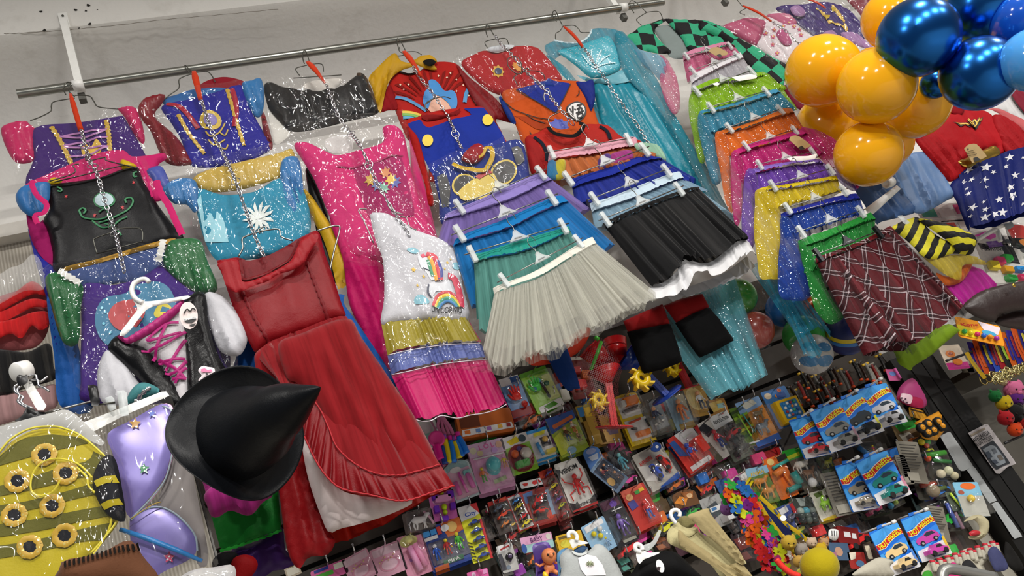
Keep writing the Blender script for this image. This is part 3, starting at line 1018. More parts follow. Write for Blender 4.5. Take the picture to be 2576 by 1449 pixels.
decal(Qt,'mouth_print',K('c5','1140 990 1165 985 1188 980 1170 1000 1148 1000'),solid('#0e0e10',.5))
ribbon(Qt,'hair_print',K('c5','1110 925 1130 895 1150 910 1165 890 1185 905'),.003,solid('#1c1c1c',.5))
text_on(Qt,'lettering','DIRTY KISS',K('c5','1108 965')[0],K('c5','1187 948')[0],4.5,solid('#ffffff',.5),lift=.004)
t=thing('plastic_hanger','white plastic hanger with curled hook in the pirate dress','hanger',P(*K('c5','860 870')[0],Y4))
b=MB();b.tube(catmull([tuple(P(*p,Y4-.035)) for p in K('c5','905 748 885 730 850 733 812 760 800 800 820 845 865 872')],5),.0052,10)
b.build('hook',WHITEPL,t)
cloth('shoulder_bar',K('c5','805 850 880 865 1000 852 1142 828 1140 848 1000 880 905 905 850 960 790 1040 745 1078 728 1058 800 960 835 905'),Y4-.03,WHITEPL,t,puff=.008,edge=.015,wr=0,res=.008)
chain(K('px','206 330 222 395 245 440 262 500 285 570 298 620 312 680'),[YR-.06,Y2-.03,Y2-.06,Y2-.06,Y2-.06,Y3-.07,Y3-.08],'chrome chain down the first column over the black bodice',(.12,.3,.55,.72))
# ================================================================== column two
YB1=1.735
t=garment('blue_costume_dress','royal blue dress with dark red puff sleeves and gold trim in a clear bag',K('c1','1000 1190 2000 1190'),YB1)
cloth('collar',K('c1','1400 680 1470 610 1560 572 1660 562 1790 600 1760 660 1500 720'),YB1+.008,fabric('#9c2230'),t,puff=.01)
cloth('shoulder',K('c1','1180 725 1290 690 1420 650 1640 640 1660 700 1400 760 1240 790'),YB1+.003,satin('#3272b8'),t,puff=.01)
S=cloth('bodice',K('c1','1175 790 1240 750 1400 720 1640 650 1700 625 1790 640 1860 850 1920 960 1980 1090 1700 1200 1390 1210 1330 1040 1250 900'),YB1-.002,fabric('#2b2aa4',.6),t,puff=.025,folds=6,amp=.004)
dr=satin('#8f1d2a')
cloth('sleeve',K('c1','1005 790 1060 720 1200 688 1180 760 1130 850 1290 1000 1372 1130 1390 1200 1210 1185 1100 960 1040 880'),YB1-.006,dr,t,puff=.045,edge=.06,folds=48,amp=.008)
cloth('sleeve',K('c1','1905 840 1930 830 1990 1050 1960 1090 1920 960'),YB1-.004,dr,t,puff=.02)
cloth('upper_sleeve',K('c1','1762 612 1830 590 1902 572 1928 690 1912 830 1862 850 1800 740'),YB1-.008,satin('#3585c8'),t,puff=.035,folds=56,amp=.005)
for s in ('1300 840 1370 960 1490 1110','1655 640 1700 800 1780 1060'):
 ribbon(S,'gold_trim',K('c1',s),.010,GOLD,wav=.25)
for s in ('1215 752 1300 775 1380 850 1445 935','1690 640 1718 740 1722 830 1708 920'):
 ribbon(S,'red_piping',K('c1',s),.014,satin('#b8203c'))
decal(S,'medallion_rim',K('c1',[q for p in ell((1535,878),80,72,22) for q in p]),solid('#c9ab35',.45))
decal(S,'medallion',K('c1',[q for p in ell((1535,878),50,44,18) for q in p]),solid('#7c6fb0',.5),lift=.0035)
for s in ('1500 960 1540 1000 1600 960 1640 890','1560 1000 1580 1050 1640 1080 1660 1050','1600 960 1640 980 1660 940','1520 1020 1560 1060 1600 1040 1640 1010'):
 ribbon(S,'scrollwork',K('c1',s),.004,solid('#c9ab35',.45))
curved_film('plastic_bag',K('c1','990 770 1200 690 1430 620 1650 600 1905 540 1930 700 1990 1040 1950 1120 1400 1230 1240 1220 1100 970'),YB1-.05,t,puff=.025)
wire_hanger('c1','1400 545 1355 500 1350 475 1375 500 1410 520','1410 535 1310 575 1305 640 1240 690 1160 750','1410 530 1500 520 1540 545 1570 600',YR-.02,'wire hanger on the rail behind the second orange strap')
strap(K('c1','1412 515 1462 725'),.021,.012,YR-.065,'orange strap over the royal blue bagged dress')
# -- ice blue dress in a bag
YB2=1.68
bag=K('px','406 474 430 425 500 400 560 385 650 372 730 352 765 400 775 470 795 590 730 640 640 660 545 660 500 590')
t=garment('ice_blue_dress','turquoise and sky blue dress with a yellow folded top in a shiny clear bag',bag,YB2)
cloth('yellow_lining',K('px','485 452 520 428 600 408 700 385 735 375 740 420 690 452 600 478 520 482'),YB2+.002,satin('#d6b552'),t,puff=.02,folds=20,amp=.004)
S=cloth('bodice',K('px','490 478 560 490 640 482 704 448 760 470 780 590 700 640 600 655 545 655 510 590'),YB2-.004,fabric('#2f9cc0',.5),t,puff=.025,folds=6,amp=.005)
ss=satin('#3f86c8')
cloth('sleeve',K('px','408 478 440 452 492 455 500 520 488 535 470 515 438 512'),YB2-.01,ss,t,puff=.03,folds=72,amp=.006)
cloth('sleeve',K('px','704 448 712 400 750 398 762 460 760 500 740 540 715 500'),YB2-.01,ss,t,puff=.03,folds=72,amp=.006)
decal(S,'print',K('px','495 500 505 486 515 560 530 528 540 560 545 530 560 545 565 560 575 608 515 605'),solid('#8fc9d8',.5))
cl=solid('#d4dcd8',.5)
for k in range(6):
 a=PI*k/6+.2
 decal(S,'print_snowflake',K('px',[q for p in ((650+42*math.cos(a)-4*math.sin(a),545+42*math.sin(a)+4*math.cos(a)),(650-42*math.cos(a)-4*math.sin(a),545-42*math.sin(a)+4*math.cos(a)),(650-42*math.cos(a)+4*math.sin(a),545-42*math.sin(a)-4*math.cos(a)),(650+42*math.cos(a)+4*math.sin(a),545+42*math.sin(a)-4*math.cos(a))) for q in p]),cl,lift=.003+k*.0002)
curved_film('plastic_bag',bag,YB2-.05,t,film(.032,.08),puff=.035)
chain(K('px','508 255 522 300 540 345 566 395 590 450 605 490 620 535 640 590 662 640'),[YR-.065]+[YB1-.07]*3+[YB2-.09]*5,'chrome chain over the blue bagged dresses in the second column',(.3,.42,.62,.74))
wire_hanger('c6','130 330 120 310 160 290 170 310','130 318 40 350 22 370 25 420 0 470','130 318 240 305 260 350 330 375',1.60,'wire hanger in the neck of the red ruffled dress',r=.0022,mat=METAL)
t=thing('hanger_end','bent grey wire hanger end sticking out beside the red dress shoulder','hanger',P(830,680,1.61))
b=MB();b.tube(catmull([tuple(P(*p,1.60)) for p in K('c6','480 315 560 290 600 285 615 305 580 440 555 555')],5),.0022,8)
b.build('wire',METAL,t)
# -- yellow skirt and blue skirt showing behind the red dress
t=garment('yellow_cape','bright yellow garment with a frilled hem hanging behind the red dress',K('c6','600 650 715 560'),1.70)
S=cloth('panel',K('c6','390 60 440 100 500 185 575 300 640 430 716 560 690 585 655 600 650 640 600 655 575 560 520 380 450 240'),1.70,satin('#e2b41c',.45),t,puff=.025,folds=9,amp=.005,axis=(K('c6','430 100')[0],K('c6','650 620')[0]))
ribbon(S,'frilled_hem',K('c6','600 640 650 628 660 590 712 562'),.018,satin('#d9a61c',.45),wav=.3,lift=.004)
o=cloth('black_cloak',K('px','768 430 792 448 830 560 850 640 838 720 800 600',),1.715,satin('#111113',.4),None,puff=.012,folds=10,amp=.004).o
tag(o,'black glossy cloth strip hanging beside the yellow garment','costume')
t=garment('blue_skirt','plain blue skirt edge showing behind the red ruffled dress',K('px','610 1010 990 950'),1.66)
cloth('panel',K('c6','600 700 640 760 760 930 900 1140 960 1260 700 1300 0 1300 0 1020 -30 900 60 820'),1.66,fabric('#2463b8',.55),t,puff=.02,folds=12,amp=.006)
# -- red dress
YR3=1.60
t=garment('red_ruffled_dress','long red dress with ruffled square neckline and white apron front',K('px','720 1400 1140 1225'),YR3)
red=satin('#9c101b',.42)
red2=satin('#840e18',.45)
YR4=1.50
cloth('lining_back',K('px','600 648 625 656 680 640 735 610 750 600 748 640 720 680 660 700 612 702'),YR3+.012,satin('#86101c',.5),t,puff=.004,wr=.003)
S=cloth('bodice',K('px','545 655 600 646 606 672 612 702 662 688 725 655 745 615 750 600 795 578 804 586 818 640 836 690 858 760 872 796 830 808 760 836 680 866 642 890 618 845 592 790 562 700'),YR3,red,t,puff=.04,edge=.07,folds=4,amp=.003,sm=0)
for s in ('610 735 640 800 681 865','772 662 800 735 828 806'):
 ribbon(S,'braid_trim',K('px',s),.007,satin('#8a0f1a',.5),wav=.4)
ribbon(S,'waist_seam',K('px','642 890 681 866 760 836 830 808 872 796'),.005,red2)
ribbon(S,'neck_binding',K('px','603 650 609 680 614 702 662 689 722 657 743 620 750 602'),.006,red2,lift=.005)
# frill standing off the neckline
Sf=cloth('neck_frill',K('px','548 662 596 652 606 690 614 710 664 694 726 660 746 624 758 604 794 586 800 600 776 640 764 662 735 680 700 690 672 708 640 718 612 730 590 735 568 718 560 690'),YR3-.04,satin('#b01824',.5),t,puff=.006,edge=.02,folds=52,amp=.006,thick=.002,res=.006,axis=((690,640),(720,720)))
# skirt
SU=drape('underskirt',K('px','644 900 700 860 780 830 868 800'),K('px','738 1400 790 1385 860 1360 960 1320 1060 1262 1138 1225'),YR3+.004,satin('#b8200f',.4),t,Yb=YR4+.07,folds=5,amp=.008,depth=.01,hem=.003,sm=1)
cloth('underskirt_fold',K('px','658 950 720 1010 757 1100 790 1230 830 1340 845 1356 825 1395 775 1402 752 1432 722 1380 700 1220 672 1040'),YR4+.035,satin('#9c1218',.42),t,puff=.025,folds=10,amp=.007,axis=((680,950),(770,1420)))
cloth('apron',K('px','760 1095 800 1150 850 1228 930 1250 1040 1258 990 1290 905 1318 855 1330 828 1340 808 1300 780 1220 765 1155'),YR4+.015,satin('#dccfcd',.6),t,puff=.022,folds=6,amp=.005,axis=((765,1095),(850,1330)))
decal_ap=cloth('apron_top',K('px','674 868 690 872 700 940 706 990 700 1000 688 960 676 930'),YR3-.012,satin('#dcc9c7',.6),t,puff=.008,edge=.02)
Sk=drape('overskirt',K('px','642 893 681 866 760 836 830 808 872 796'),K('px','715 970 742 1060 780 1126 830 1195 862 1230 938 1248 1000 1259 1088 1240 1142 1222'),YR3-.012,tulle('#8f1019',.93,0),t,Yb=YR4,folds=4,amp=.016,depth=.035,hem=0,ns=110,nt=26,back=False)
cloth('side_drape',K('px','640 895 676 868 690 900 700 990 722 1060 757 1100 770 1160 735 1130 690 1040 655 960'),YR3-.022,tulle('#9c131c',.95,0),t,puff=.02,folds=14,amp=.006)
# ruffle band along the curved edge of the overskirt
def strip3(name,A,B,Y,mat,parent,amp=.006,n=70,waves=14,lift=0):
 a=resample(catmull([tuple(P(*p,Y)) for p in A],6),n);b_=resample(catmull([tuple(P(*p,Y)) for p in B],6),n)
 V,Fc,uv=[],[],[]
 m=5
 for i in range(n):
  for j in range(m):
   t_=j/(m-1)
   q=a[i]*(1-t_)+b_[i]*t_
   q[1]-=lift+amp*t_*(1+math.sin(i*waves*2*PI/n+math.sin(i*.7)) )*.8
   V.append(tuple(q));uv.append((i*.01,t_*.05))
 Fc=[(i*m+j,i*m+j+1,(i+1)*m+j+1,(i+1)*m+j) for i in range(n-1) for j in range(m-1)]
 return mk(name,V,Fc,mat,parent,True,uv)
inner=K('d2','455 180 520 130 600 240 660 370 720 510 850 630 1000 700 1150 715 1250 700 1475 635')[1:]
outer=K('d2','400 250 480 430 560 600 650 730 760 815 980 862 1150 900 1270 890 1420 838 1575 790')[1:]
strip3('ruffle',inner,outer,YR4-.052,satin('#8c1019',.4),t,.010,90,13)
def line3(name,pts,Y,r,mat,parent,wob=0):
 b=MB();q=catmull([tuple(P(*p,Y)) for p in pts],6)
 b.tube([Vector(p)+Vector((0,-abs(wob)*(i%2),wob*(i%2))) for i,p in enumerate(q)],r,5)
 return b.build(name,mat,parent)
line3('stitched_edge',inner,YR4-.055,.0016,satin('#c8323a',.5),t,.001)
line3('stitched_edge',outer,YR4-.068,.0018,satin('#c8323a',.5),t,.001)
cloth('drape_panel',K('px','722 950 745 962 790 1010 850 1130 905 1175 985 1195 1060 1185 1100 1165 1050 1060 985 960 910 850 872 800 760 838 700 866'),YR4+.02,tulle('#94121a',.9,0),t,puff=.06,edge=.12,folds=9,amp=.006,axis=((790,830),(960,1200)))
# ================================================================== column three
YC=1.735
bag=K('c2','175 430 420 405 700 390 905 348 948 382 1000 560 1045 670 1010 690 700 760 380 890 300 860 250 850 200 640')
t=garment('black_costume','black costume with a white collar point in a crumpled clear bag under the rail',bag,YC)
cloth('white_collar',K('c2','210 640 300 660 390 800 330 880 265 905 232 760'),YC+.002,fabric('#d8d6cf'),t,puff=.008)
cloth('inner_label',K('c2','470 480 560 440 700 420 760 440 700 500 560 520'),YC+.004,fabric('#cfcac3'),t,puff=.006)
cloth('jacket',K('c2','185 480 240 455 330 490 560 522 730 500 870 400 930 430 985 590 1020 680 800 740 560 800 390 815 300 740 230 660 205 600'),YC-.004,satin('#131315',.4),t,puff=.04,folds=8,amp=.010,wr=.009)
cloth('sleeve',K('c2','860 402 905 390 945 440 1005 600 1015 660 970 650 930 560'),YC-.014,satin('#4a3320',.5),t,puff=.02)
curved_film('plastic_bag',bag,YC-.06,t,puff=.03)
wire_hanger('c2','480 320 470 285 468 240 485 225 500 250 515 300','500 330 425 350 420 370 445 405','510 325 605 322 620 375',YR-.02,'wire hanger holding the black bagged costume',bar='400 425 750 402')
strap(K('c2','500 300 630 460'),.022,.006,YR-.07,'orange strap over the black bagged costume')
YC2=1.675
t=garment('hot_pink_dress','hot pink long dress with a wide scooped neck in a clear bag',K('px','880 930 1110 640'),YC2)
S=cloth('bodice',K('c2','405 920 440 890 520 900 640 960 730 985 900 945 1030 905 1062 870 1050 790 1100 765 1155 778 1210 850 1260 1100 1350 1400 1450 1700 900 1760 700 1500 560 1180 470 1030'),YC2,fabric('#e8327f',.55),t,puff=.04,edge=.08,folds=5,amp=.006)
cloth('skirt',K('px','830 545 900 600 960 660 1010 760 1060 900 990 950 972 930 925 850 880 770 862 650'),YC2+.004,fabric('#d81b6e',.5),t,puff=.03,folds=9,amp=.008,axis=((840,560),(980,940)))
cloth('tulle_layer',K('px','1030 350 1056 420 1110 640 1115 700 1060 640'),YC2+.01,tulle('#d82a7a',.7),t,puff=.01)
ribbon(S,'neck_seam',K('c2','720 1075 900 1070 1030 1030 1130 1000 1200 985'),.006,satin('#c0286c'))
decal(S,'chest_panel',K('c2','840 1090 1030 1040 1190 995 1250 1250 1290 1420 1100 1449 960 1449 900 1300'),fabric('#b8246c',.55),lift=.002)
for c,col in (((960,1180),'#c9a13c'),((1010,1220),'#5b6a9c'),((1070,1120),'#c77a3c'),((1110,1170),'#d8b33c'),((1060,1230),'#6aa08c'),((1140,1190),'#4b58a8')):
 decal(S,'print',K('c2',[q for p in star(c,46,7,.55) for q in p]),solid(col,.5),sm=1,lift=.004)
cloth('neck_label',K('c2','640 870 810 840 830 950 740 975 650 955'),YC2+.012,fabric('#c9c6c4'),t,puff=.004)
curved_film('plastic_bag',K('c2','345 830 420 770 560 730 700 700 1000 680 1190 655 1215 690 1280 1000 1300 1140 1400 1449 1480 1700 850 1790 700 1500 560 1200'),YC2-.06,t,puff=.03)
chain(K('px','822 215 835 250 850 290 878 330 905 365 930 420 945 455 965 490 985 525 1010 560 1028 590'),[YR-.075]+[YC-.08]*3+[YC2-.09]*7,'chrome chain down the hot pink dress',(.08,.35,.62,.8,.88))
# -- white unicorn dress
YC3=1.60
t=garment('unicorn_dress','white printed dress with yellow, blue and pink ruffle tiers in a clear bag',K('px','1040 1065 1275 1015'),YC3)
S=cloth('bodice',K('c6','800 220 850 205 905 212 1000 262 1082 312 1240 372 1330 462 1360 650 1392 855 1150 855 1000 870 868 885 885 720 878 500 835 380'),YC3,fabric('#c6c6cc',.65),t,puff=.035,edge=.07,folds=5,amp=.005)
cloth('pink_side_panel',K('c6','1400 850 1420 900 1480 1000 1420 960'),YC3+.02,fabric('#e04f86'),t,puff=.006)  # evenly pink piece of cloth behind the right edge of the yellow tier
TL=[K('c6',q) for q in ('868 882 1000 868 1150 855 1270 848 1392 852','905 1072 1000 1048 1160 1020 1300 1005 1475 998','928 1190 1050 1165 1190 1132 1350 1110 1512 1096')]+[K('px','1036 1052 1062 1060 1085 1058 1110 1046 1150 1052 1185 1044 1215 1040 1250 1030 1276 1016')]
for k,(nm,col) in enumerate((('yellow_tier','#a8981a'),('blue_tier','#5f6db0'),('pink_tier','#d81c70'))):
 drape(nm,TL[k],TL[k+1],YC3-.004*k,satin(col,.42),t,Yb=YC3-.004*k-.004,folds=5,amp=.012,depth=.02,hem=0 if k<2 else .005,ns=90,nt=10,back=False,seed=77,fpow=0)
 line3('silver_edging',TL[k+1],YC3-.004*k-.03,.0014,solid('#b8b0b8',.3,.6),t)
pale=solid('#7fb6c6',.5)
for s in ('1020 440 1050 420 1085 425 1095 445 1060 458','1300 520 1310 500 1340 500 1345 535 1315 540','1065 740 1080 715 1110 710 1155 735 1150 760 1080 762'):
 decal(S,'print_cloud',K('c6',s),pale,sm=1)
yw=solid('#d9b23a',.5)
for c,r in (((1062,560),17),((1125,592),13),((1085,655),11),((1270,505),11),((1290,480),8),((1252,548),9)):
 decal(S,'print_star',K('c6',[q for p in star(c,r) for q in p]),yw)
decal(S,'print_body',K('c6','1155 640 1180 625 1230 635 1275 620 1290 650 1300 700 1260 690 1200 680 1175 720 1160 690'),solid('#d3d6dc',.5),sm=1)
decal(S,'print_head',K('c6','1090 480 1110 455 1150 470 1170 520 1200 600 1170 610 1140 560 1110 540'),solid('#d5d8de',.5),sm=1)
for s,c,w in (('1140 455 1190 480 1215 560 1225 620','#c83a4c',.013),('1155 470 1180 520 1195 590 1205 620','#e0a23a',.009),('1150 490 1165 540 1180 590','#3f8f6a',.008),('1200 500 1225 560 1222 615','#35408c',.012),
('1272 590 1310 600 1335 660 1350 730 1352 775','#c8324e',.018),('1110 470 1130 460','#d94f6a',.01),
('1185 770 1210 710 1260 695 1320 715 1360 770','#c8404a',.009),('1195 775 1220 725 1262 712 1312 730 1348 775','#e0c23c',.009),('1207 780 1228 742 1264 730 1305 745 1336 780','#4a9a7c',.008),('1216 782 1236 757 1266 746 1298 758 1326 782','#3f7fb8',.007),
('1155 640 1150 690 1170 715','#44485c',.004),('1120 540 1160 555','#44485c',.003)):
 ribbon(S,'print_rainbow',K('c6',s),w,solid(c,.5),lift=.0035)
text_on(S,'lettering','UNICORNIO',K('c6','1172 790')[0],K('c6','1358 800')[0],14,solid('#17171a',.5))
curved_film('plastic_bag',K('c6','718 165 780 178 930 200 1100 305 1250 355 1335 450 1400 700 1460 950 1545 1168 1300 1150 1100 1165 950 1205 900 1190 862 900 852 600 828 430'),YC3-.07,t,film(.032,.08),puff=.03)
wire_hanger('c6','1000 215 930 190 910 160 925 155 950 200 985 215','820 390 760 250 730 195 745 182 780 185','985 225 1020 240 1040 290 1080 310',YC3-.085,'wire hanger through the top of the unicorn dress bag',mat=METAL)
# ================================================================== column four: shirts and net skirts
YD=1.735
t=garment('clown_shirt','red child costume shirt with sunburst print and yellow cape collar',K('c2','1035 670 1800 690'),YD)
S=cloth('shirt_body',K('c2','1170 378 1240 390 1310 380 1420 310 1590 320 1650 420 1700 560 1770 700 1700 900 1290 900 1200 800 1110 560 1095 460'),YD,fabric('#c4241e',.6),t,puff=.03,edge=.06,folds=4,amp=.004,res=.009)
dk=fabric('#8f1a14',.6)
c0=(1430,640)
for k in range(15):
 a=-2.75+k*.165*1.05
 a2=a+.075
 r0,r1=150,330+20*math.sin(k*2.1)
 pts=[(c0[0]+r0*math.cos(a),c0[1]+r0*math.sin(a)),(c0[0]+r1*math.cos(a),c0[1]+r1*.92*math.sin(a)),(c0[0]+r1*math.cos(a2),c0[1]+r1*.92*math.sin(a2)),(c0[0]+r0*math.cos(a2),c0[1]+r0*math.sin(a2))]
 pts=[p for p in pts]
 if all(1090<x<1700 and 330<y<720 for x,y in pts) and abs(a+1.95)>.001:
  decal(S,'ray_print',K('c2',[q for p in pts for q in p]),dk,lift=.002)
decal(S,'print_cloud',K('c2','1345 600 1360 520 1390 500 1385 450 1430 440 1470 470 1500 510 1560 510 1590 550 1595 620 1560 650 1520 600 1440 560 1400 600 1380 650'),solid('#2f7fc0',.5),sm=1,lift=.004)
decal(S,'print_disc',K('c2',[q for p in ell((1475,620),98,72,24,-.1) for q in p]),solid('#d9a58e',.55),lift=.003)
for s in ('1145 560 1220 580 1300 620 1370 665','1650 600 1660 540 1680 490'):
 ribbon(S,'print_wave',K('c2',s),.012,solid('#3f86b8',.5),lift=.003)
for s,col in (('1195 672 1260 680 1330 700','#d9b93a'),('1195 690 1260 698 1310 712','#6fae4a'),('1200 712 1250 716 1290 728','#3f9ac0')):
 ribbon(S,'print_rainbow',K('c2',s),.010,solid(col,.5),lift=.003)
for c in ((1180,475),(1205,510),(1460,405),(1520,420),(1590,435),(1640,470),(1590,520),(1240,470),(1680,545),(1355,470),(1545,390)):
 decal(S,'print_sparkle',K('c2',[q for p in star(c,10,4,.3) for q in p]),solid('#f0e2c8',.5),lift=.004)
cloth('sleeve',K('c2','1035 668 1060 560 1098 470 1140 540 1160 610 1150 655 1090 660'),YD-.008,fabric('#9c1a20'),t,puff=.02,folds=30,amp=.004)
ribbon(S,'neck_binding',K('c2','1165 362 1200 380 1240 388 1285 382 1312 370'),.008,fabric('#15120f'),lift=.004)
ycap=satin('#dba818',.5)
cloth('cape_collar',K('c2','948 425 1020 340 1118 250 1155 252 1190 300 1305 330 1260 345 1180 372 1120 420 1085 480 1060 580 1035 680 1000 600 975 500'),YD-.014,ycap,t,puff=.022,folds=24,amp=.006,axis=(K('c2','1140 260')[0],K('c2','1030 660')[0]))
cloth('cape_collar',K('c2','1295 285 1330 262 1390 258 1435 280 1448 310 1420 318 1448 362 1380 360 1310 330 1270 300'),YD-.018,ycap,t,puff=.022,edge=.03,folds=36,amp=.004)
cloth('black_lining',K('c2','1345 300 1400 285 1440 305 1410 335 1370 330'),YD-.03,fabric('#141210'),t,puff=.004,edge=.01)
cloth('cape_wing',K('c2','1590 322 1680 415 1800 510 1905 605 2018 740 1960 745 1885 722 1880 745 1925 830 1860 760 1790 690 1700 560 1640 440'),YD-.012,satin('#8f141c',.5),t,puff=.025,folds=22,amp=.006,axis=(K('c2','1600 330')[0],K('c2','1960 800')[0]))
wire_hanger('c2','1170 215 1155 160 1160 135 1185 160 1215 220','1175 200 1172 225 1205 255 1150 265','1200 235 1290 232 1335 255',YR-.02,'wire hanger holding the red sunburst shirt with yellow collar')
strap(K('c2','1205 225 1235 250 1335 415')[::2],.024,.006,YR-.09,'orange strap over the red sunburst shirt')
YD2=1.695
t=garment('overalls_shirt','red shirt printed with blue overalls and big yellow buttons, red sleeve hanging',K('c2','1240 1350 1920 830'),YD2)
S=cloth('shirt_body',K('c2','1212 755 1330 702 1440 665 1620 640 1660 636 1790 640 1865 745 1925 835 2010 1100 1450 1200 1385 1060 1340 990'),YD2,fabric('#c4241e',.6),t,puff=.03,edge=.06,folds=4,amp=.005)
bl=fabric('#1c37a8',.6)
decal(S,'overall_bib',K('c2','1345 760 1380 790 1700 692 1680 665 1640 640 1660 636 1790 640 1865 745 1925 835 2010 1095 1450 1195 1385 1060 1340 990 1290 860 1232 748 1330 722'),bl,lift=.003,res=.012)
for c in ((1378,885),(1815,740)):
 decal(S,'button_print',K('c2',[q for p in ell(c,40,42,22) for q in p]),solid('#dcc02c',.5),lift=.007)
cloth('sleeve',K('c2','1212 755 1262 800 1310 862 1350 1000 1395 1180 1425 1345 1385 1345 1360 1200 1300 1020 1262 900'),YD2-.012,fabric('#b81e1c'),t,puff=.022,folds=22,amp=.005,axis=(K('c2','1230 770')[0],K('c2','1400 1340')[0]))
cloth('neck_roll',K('c2','1330 702 1400 690 1500 690 1590 660 1620 640 1600 690 1540 715 1440 730 1370 735'),YD2-.016,fabric('#8f1a1c'),t,puff=.012,edge=.02)
wire_hanger('c2','1440 560 1400 590 1365 620 1370 660','1380 665 1360 640 1375 600 1440 570','1440 570 1500 560 1550 575',YD2-.02,'wire hanger above the blue overall bib')
YD3=1.665
bag=K('px','1072 424 1112 396 1152 376 1200 368 1250 352 1300 318 1322 360 1332 420 1340 470 1240 500 1130 560 1098 570 1085 500')
t=garment('truck_print_shirt','navy shirt with yellow truck print in a clear bag above the lilac skirt',bag,YD3)
S=cloth('shirt_body',K('px','1094 428 1150 392 1210 378 1300 350 1322 380 1332 440 1336 480 1240 520 1120 570 1104 500'),YD3,fabric('#22398f',.5),t,puff=.02,folds=6,amp=.006)
blk=solid('#131316',.45)
gy=solid('#c9b04a',.5)
for c in ((1170,463),(1268,430)):
 decal(S,'wheel_rim_print',K('px',[q for p in ell(c,33,30,22,-.3) for q in p]),gy,lift=.002)
 decal(S,'wheel_print',K('px',[q for p in ell(c,28,25,22,-.3) for q in p]),blk,lift=.0035)
cloth('red_hood',K('px','1160 400 1180 372 1205 360 1222 378 1215 398 1190 412'),YD3-.014,fabric('#a3262e'),t,puff=.02,edge=.03)
decal(S,'body_print',K('px','1188 450 1240 428 1262 470 1210 500 1160 505 1152 480'),gy,lift=.0045)
decal(S,'stripe_print',K('px','1196 440 1236 424 1240 434 1200 450'),solid('#b02a30',.5),lift=.006)
decal(S,'dark_patch',K('px','1100 440 1122 430 1134 470 1130 520 1112 520'),blk,lift=.004)
decal(S,'dark_patch',K('px','1286 372 1310 364 1322 400 1300 420'),blk,lift=.004)
ribbon(S,'yellow_cord',K('c2','1560 1050 1620 1080 1700 1090 1790 1105 1820 1070 1850 1000 1840 940 1800 935 1770 990 1710 1020'),.014,satin('#dcb21c'),lift=.012)
curved_film('plastic_bag',bag,YD3-.045,t,film(.032,.08),puff=.025)
chain(K('px','1042 172 1060 200 1085 230 1105 260 1125 290 1140 322 1150 350 1160 370'),[YR-.1,YD-.06,YD-.06,YD-.06,YD-.06,YD2-.06,YD2-.06,YD3-.06],'chrome chain over the sunburst shirt and overall bib',(.25,.78))
def net_skirt(name,label,bar,bandtop,bandbot,hem,Y,bandmat,netmat,folds=14,lining=None,amp=.010,hangkey='c',hlabel=None,depth=.035,key='c7',Yb=None,layers=1):
 B=K(key,bar)
 Yb=Y if Yb is None else Yb
 t=thing(name,label,'skirt',base_of(K(key,hem),Y),'skirts on clip hangers')
 drape('waistband',K(key,bandtop),K(key,bandbot),Y,bandmat,t,folds=folds*1.6,amp=.003,depth=depth*.6,hem=0,nt=6,ns=70)
 for k in range(layers):
  drape('net_layer',K(key,bandbot),K(key,hem),Y+.006-.012*k,netmat,t,Yb=Yb-.006*k,folds=folds+3*k,amp=amp,depth=depth*(1-.15*k),hem=.008,back=(k==0),ns=110)
 if lining:
  drape('lining',K(key,bandbot),[((a[0]*.88+b_[0]*.12),(a[1]*.88+b_[1]*.12)) for a,b_ in zip(K(key,hem),K(key,bandbot)+[K(key,bandbot)[-1]]*9)] if False else K(key,lining[0]),Y+.008,lining[1],t,Yb=Yb+.006,folds=folds*.7,amp=amp*.6,depth=depth*.7,hem=0,ns=60,back=False)
 skirt_hanger(B[0],B[1],Y-.024,hlabel,hangkey)
 return t
YS=1.62
net_skirt('net_skirt','lilac net skirt with a smooth waistband, under the bagged truck shirt','90 300 660 62','48 338 150 300 300 238 590 104 660 100','40 372 150 350 330 300 480 245 700 130','-10 520 60 560 300 560 600 470 930 310',YS,fabric('#8f7fc4',.6),tulle('#7f6bb0',.72),14,('30 500 300 500 600 400 830 260',fabric('#6d5f9c')),hlabel='clip hanger holding the lilac net skirt')
net_skirt('net_skirt','bright blue net skirt with a smooth waistband, below the lilac one','85 462 730 212','108 490 200 450 400 380 700 240 770 232','96 530 250 490 450 430 600 350 800 262','205 900 350 850 600 760 850 640 1078 528',YS-.035,fabric('#1580c8',.6),tulle('#1476bc',.75),14,('190 820 400 760 700 600 1000 460',fabric('#11619c')),hlabel='clip hanger holding the bright blue net skirt')
net_skirt('net_skirt','sea green net skirt with a gathered satin waistband','165 582 800 390','216 580 300 570 450 520 720 440 800 408','222 632 330 610 470 590 640 530 810 440','262 1060 400 1000 600 920 760 800 900 640',YS-.07,satin('#1f9c8c'),tulle('#5f9c92',.7),16,('240 980 450 900 700 760 860 600',fabric('#3a6f69')),hlabel='clip hanger holding the sea green skirt')
WTN=tulle('#c9c8bc',.36,0,'#ffffff',150)
t=net_skirt('net_skirt','cream white net skirt, frontmost and lowest of the four beside the unicorn dress','365 750 885 478','338 785 450 750 600 690 900 500 950 482','345 822 470 790 610 742 760 650 968 520','280 1170 335 1290 440 1285 560 1225 740 1190 860 1090 1000 1040 1110 965 1200 930 1325 838',YS-.105,fabric('#d6d3c8',.6),WTN,18,('310 1100 400 1180 600 1110 800 1010 1000 930 1250 790',tulle('#bdbbae',.85)),amp=.012,hlabel='clip hanger holding the cream net skirt',depth=.05,layers=3)
t=garment('red_underskirt','plain orange red cloth edge hanging below the cream net skirt',K('c7','560 1250 930 1060'),1.70)
cloth('panel',K('c7','520 1180 700 1130 900 1020 930 1060 850 1180 700 1240 600 1255 560 1245'),1.70,fabric('#d8432c',.55),t,puff=.012,folds=8,amp=.004)
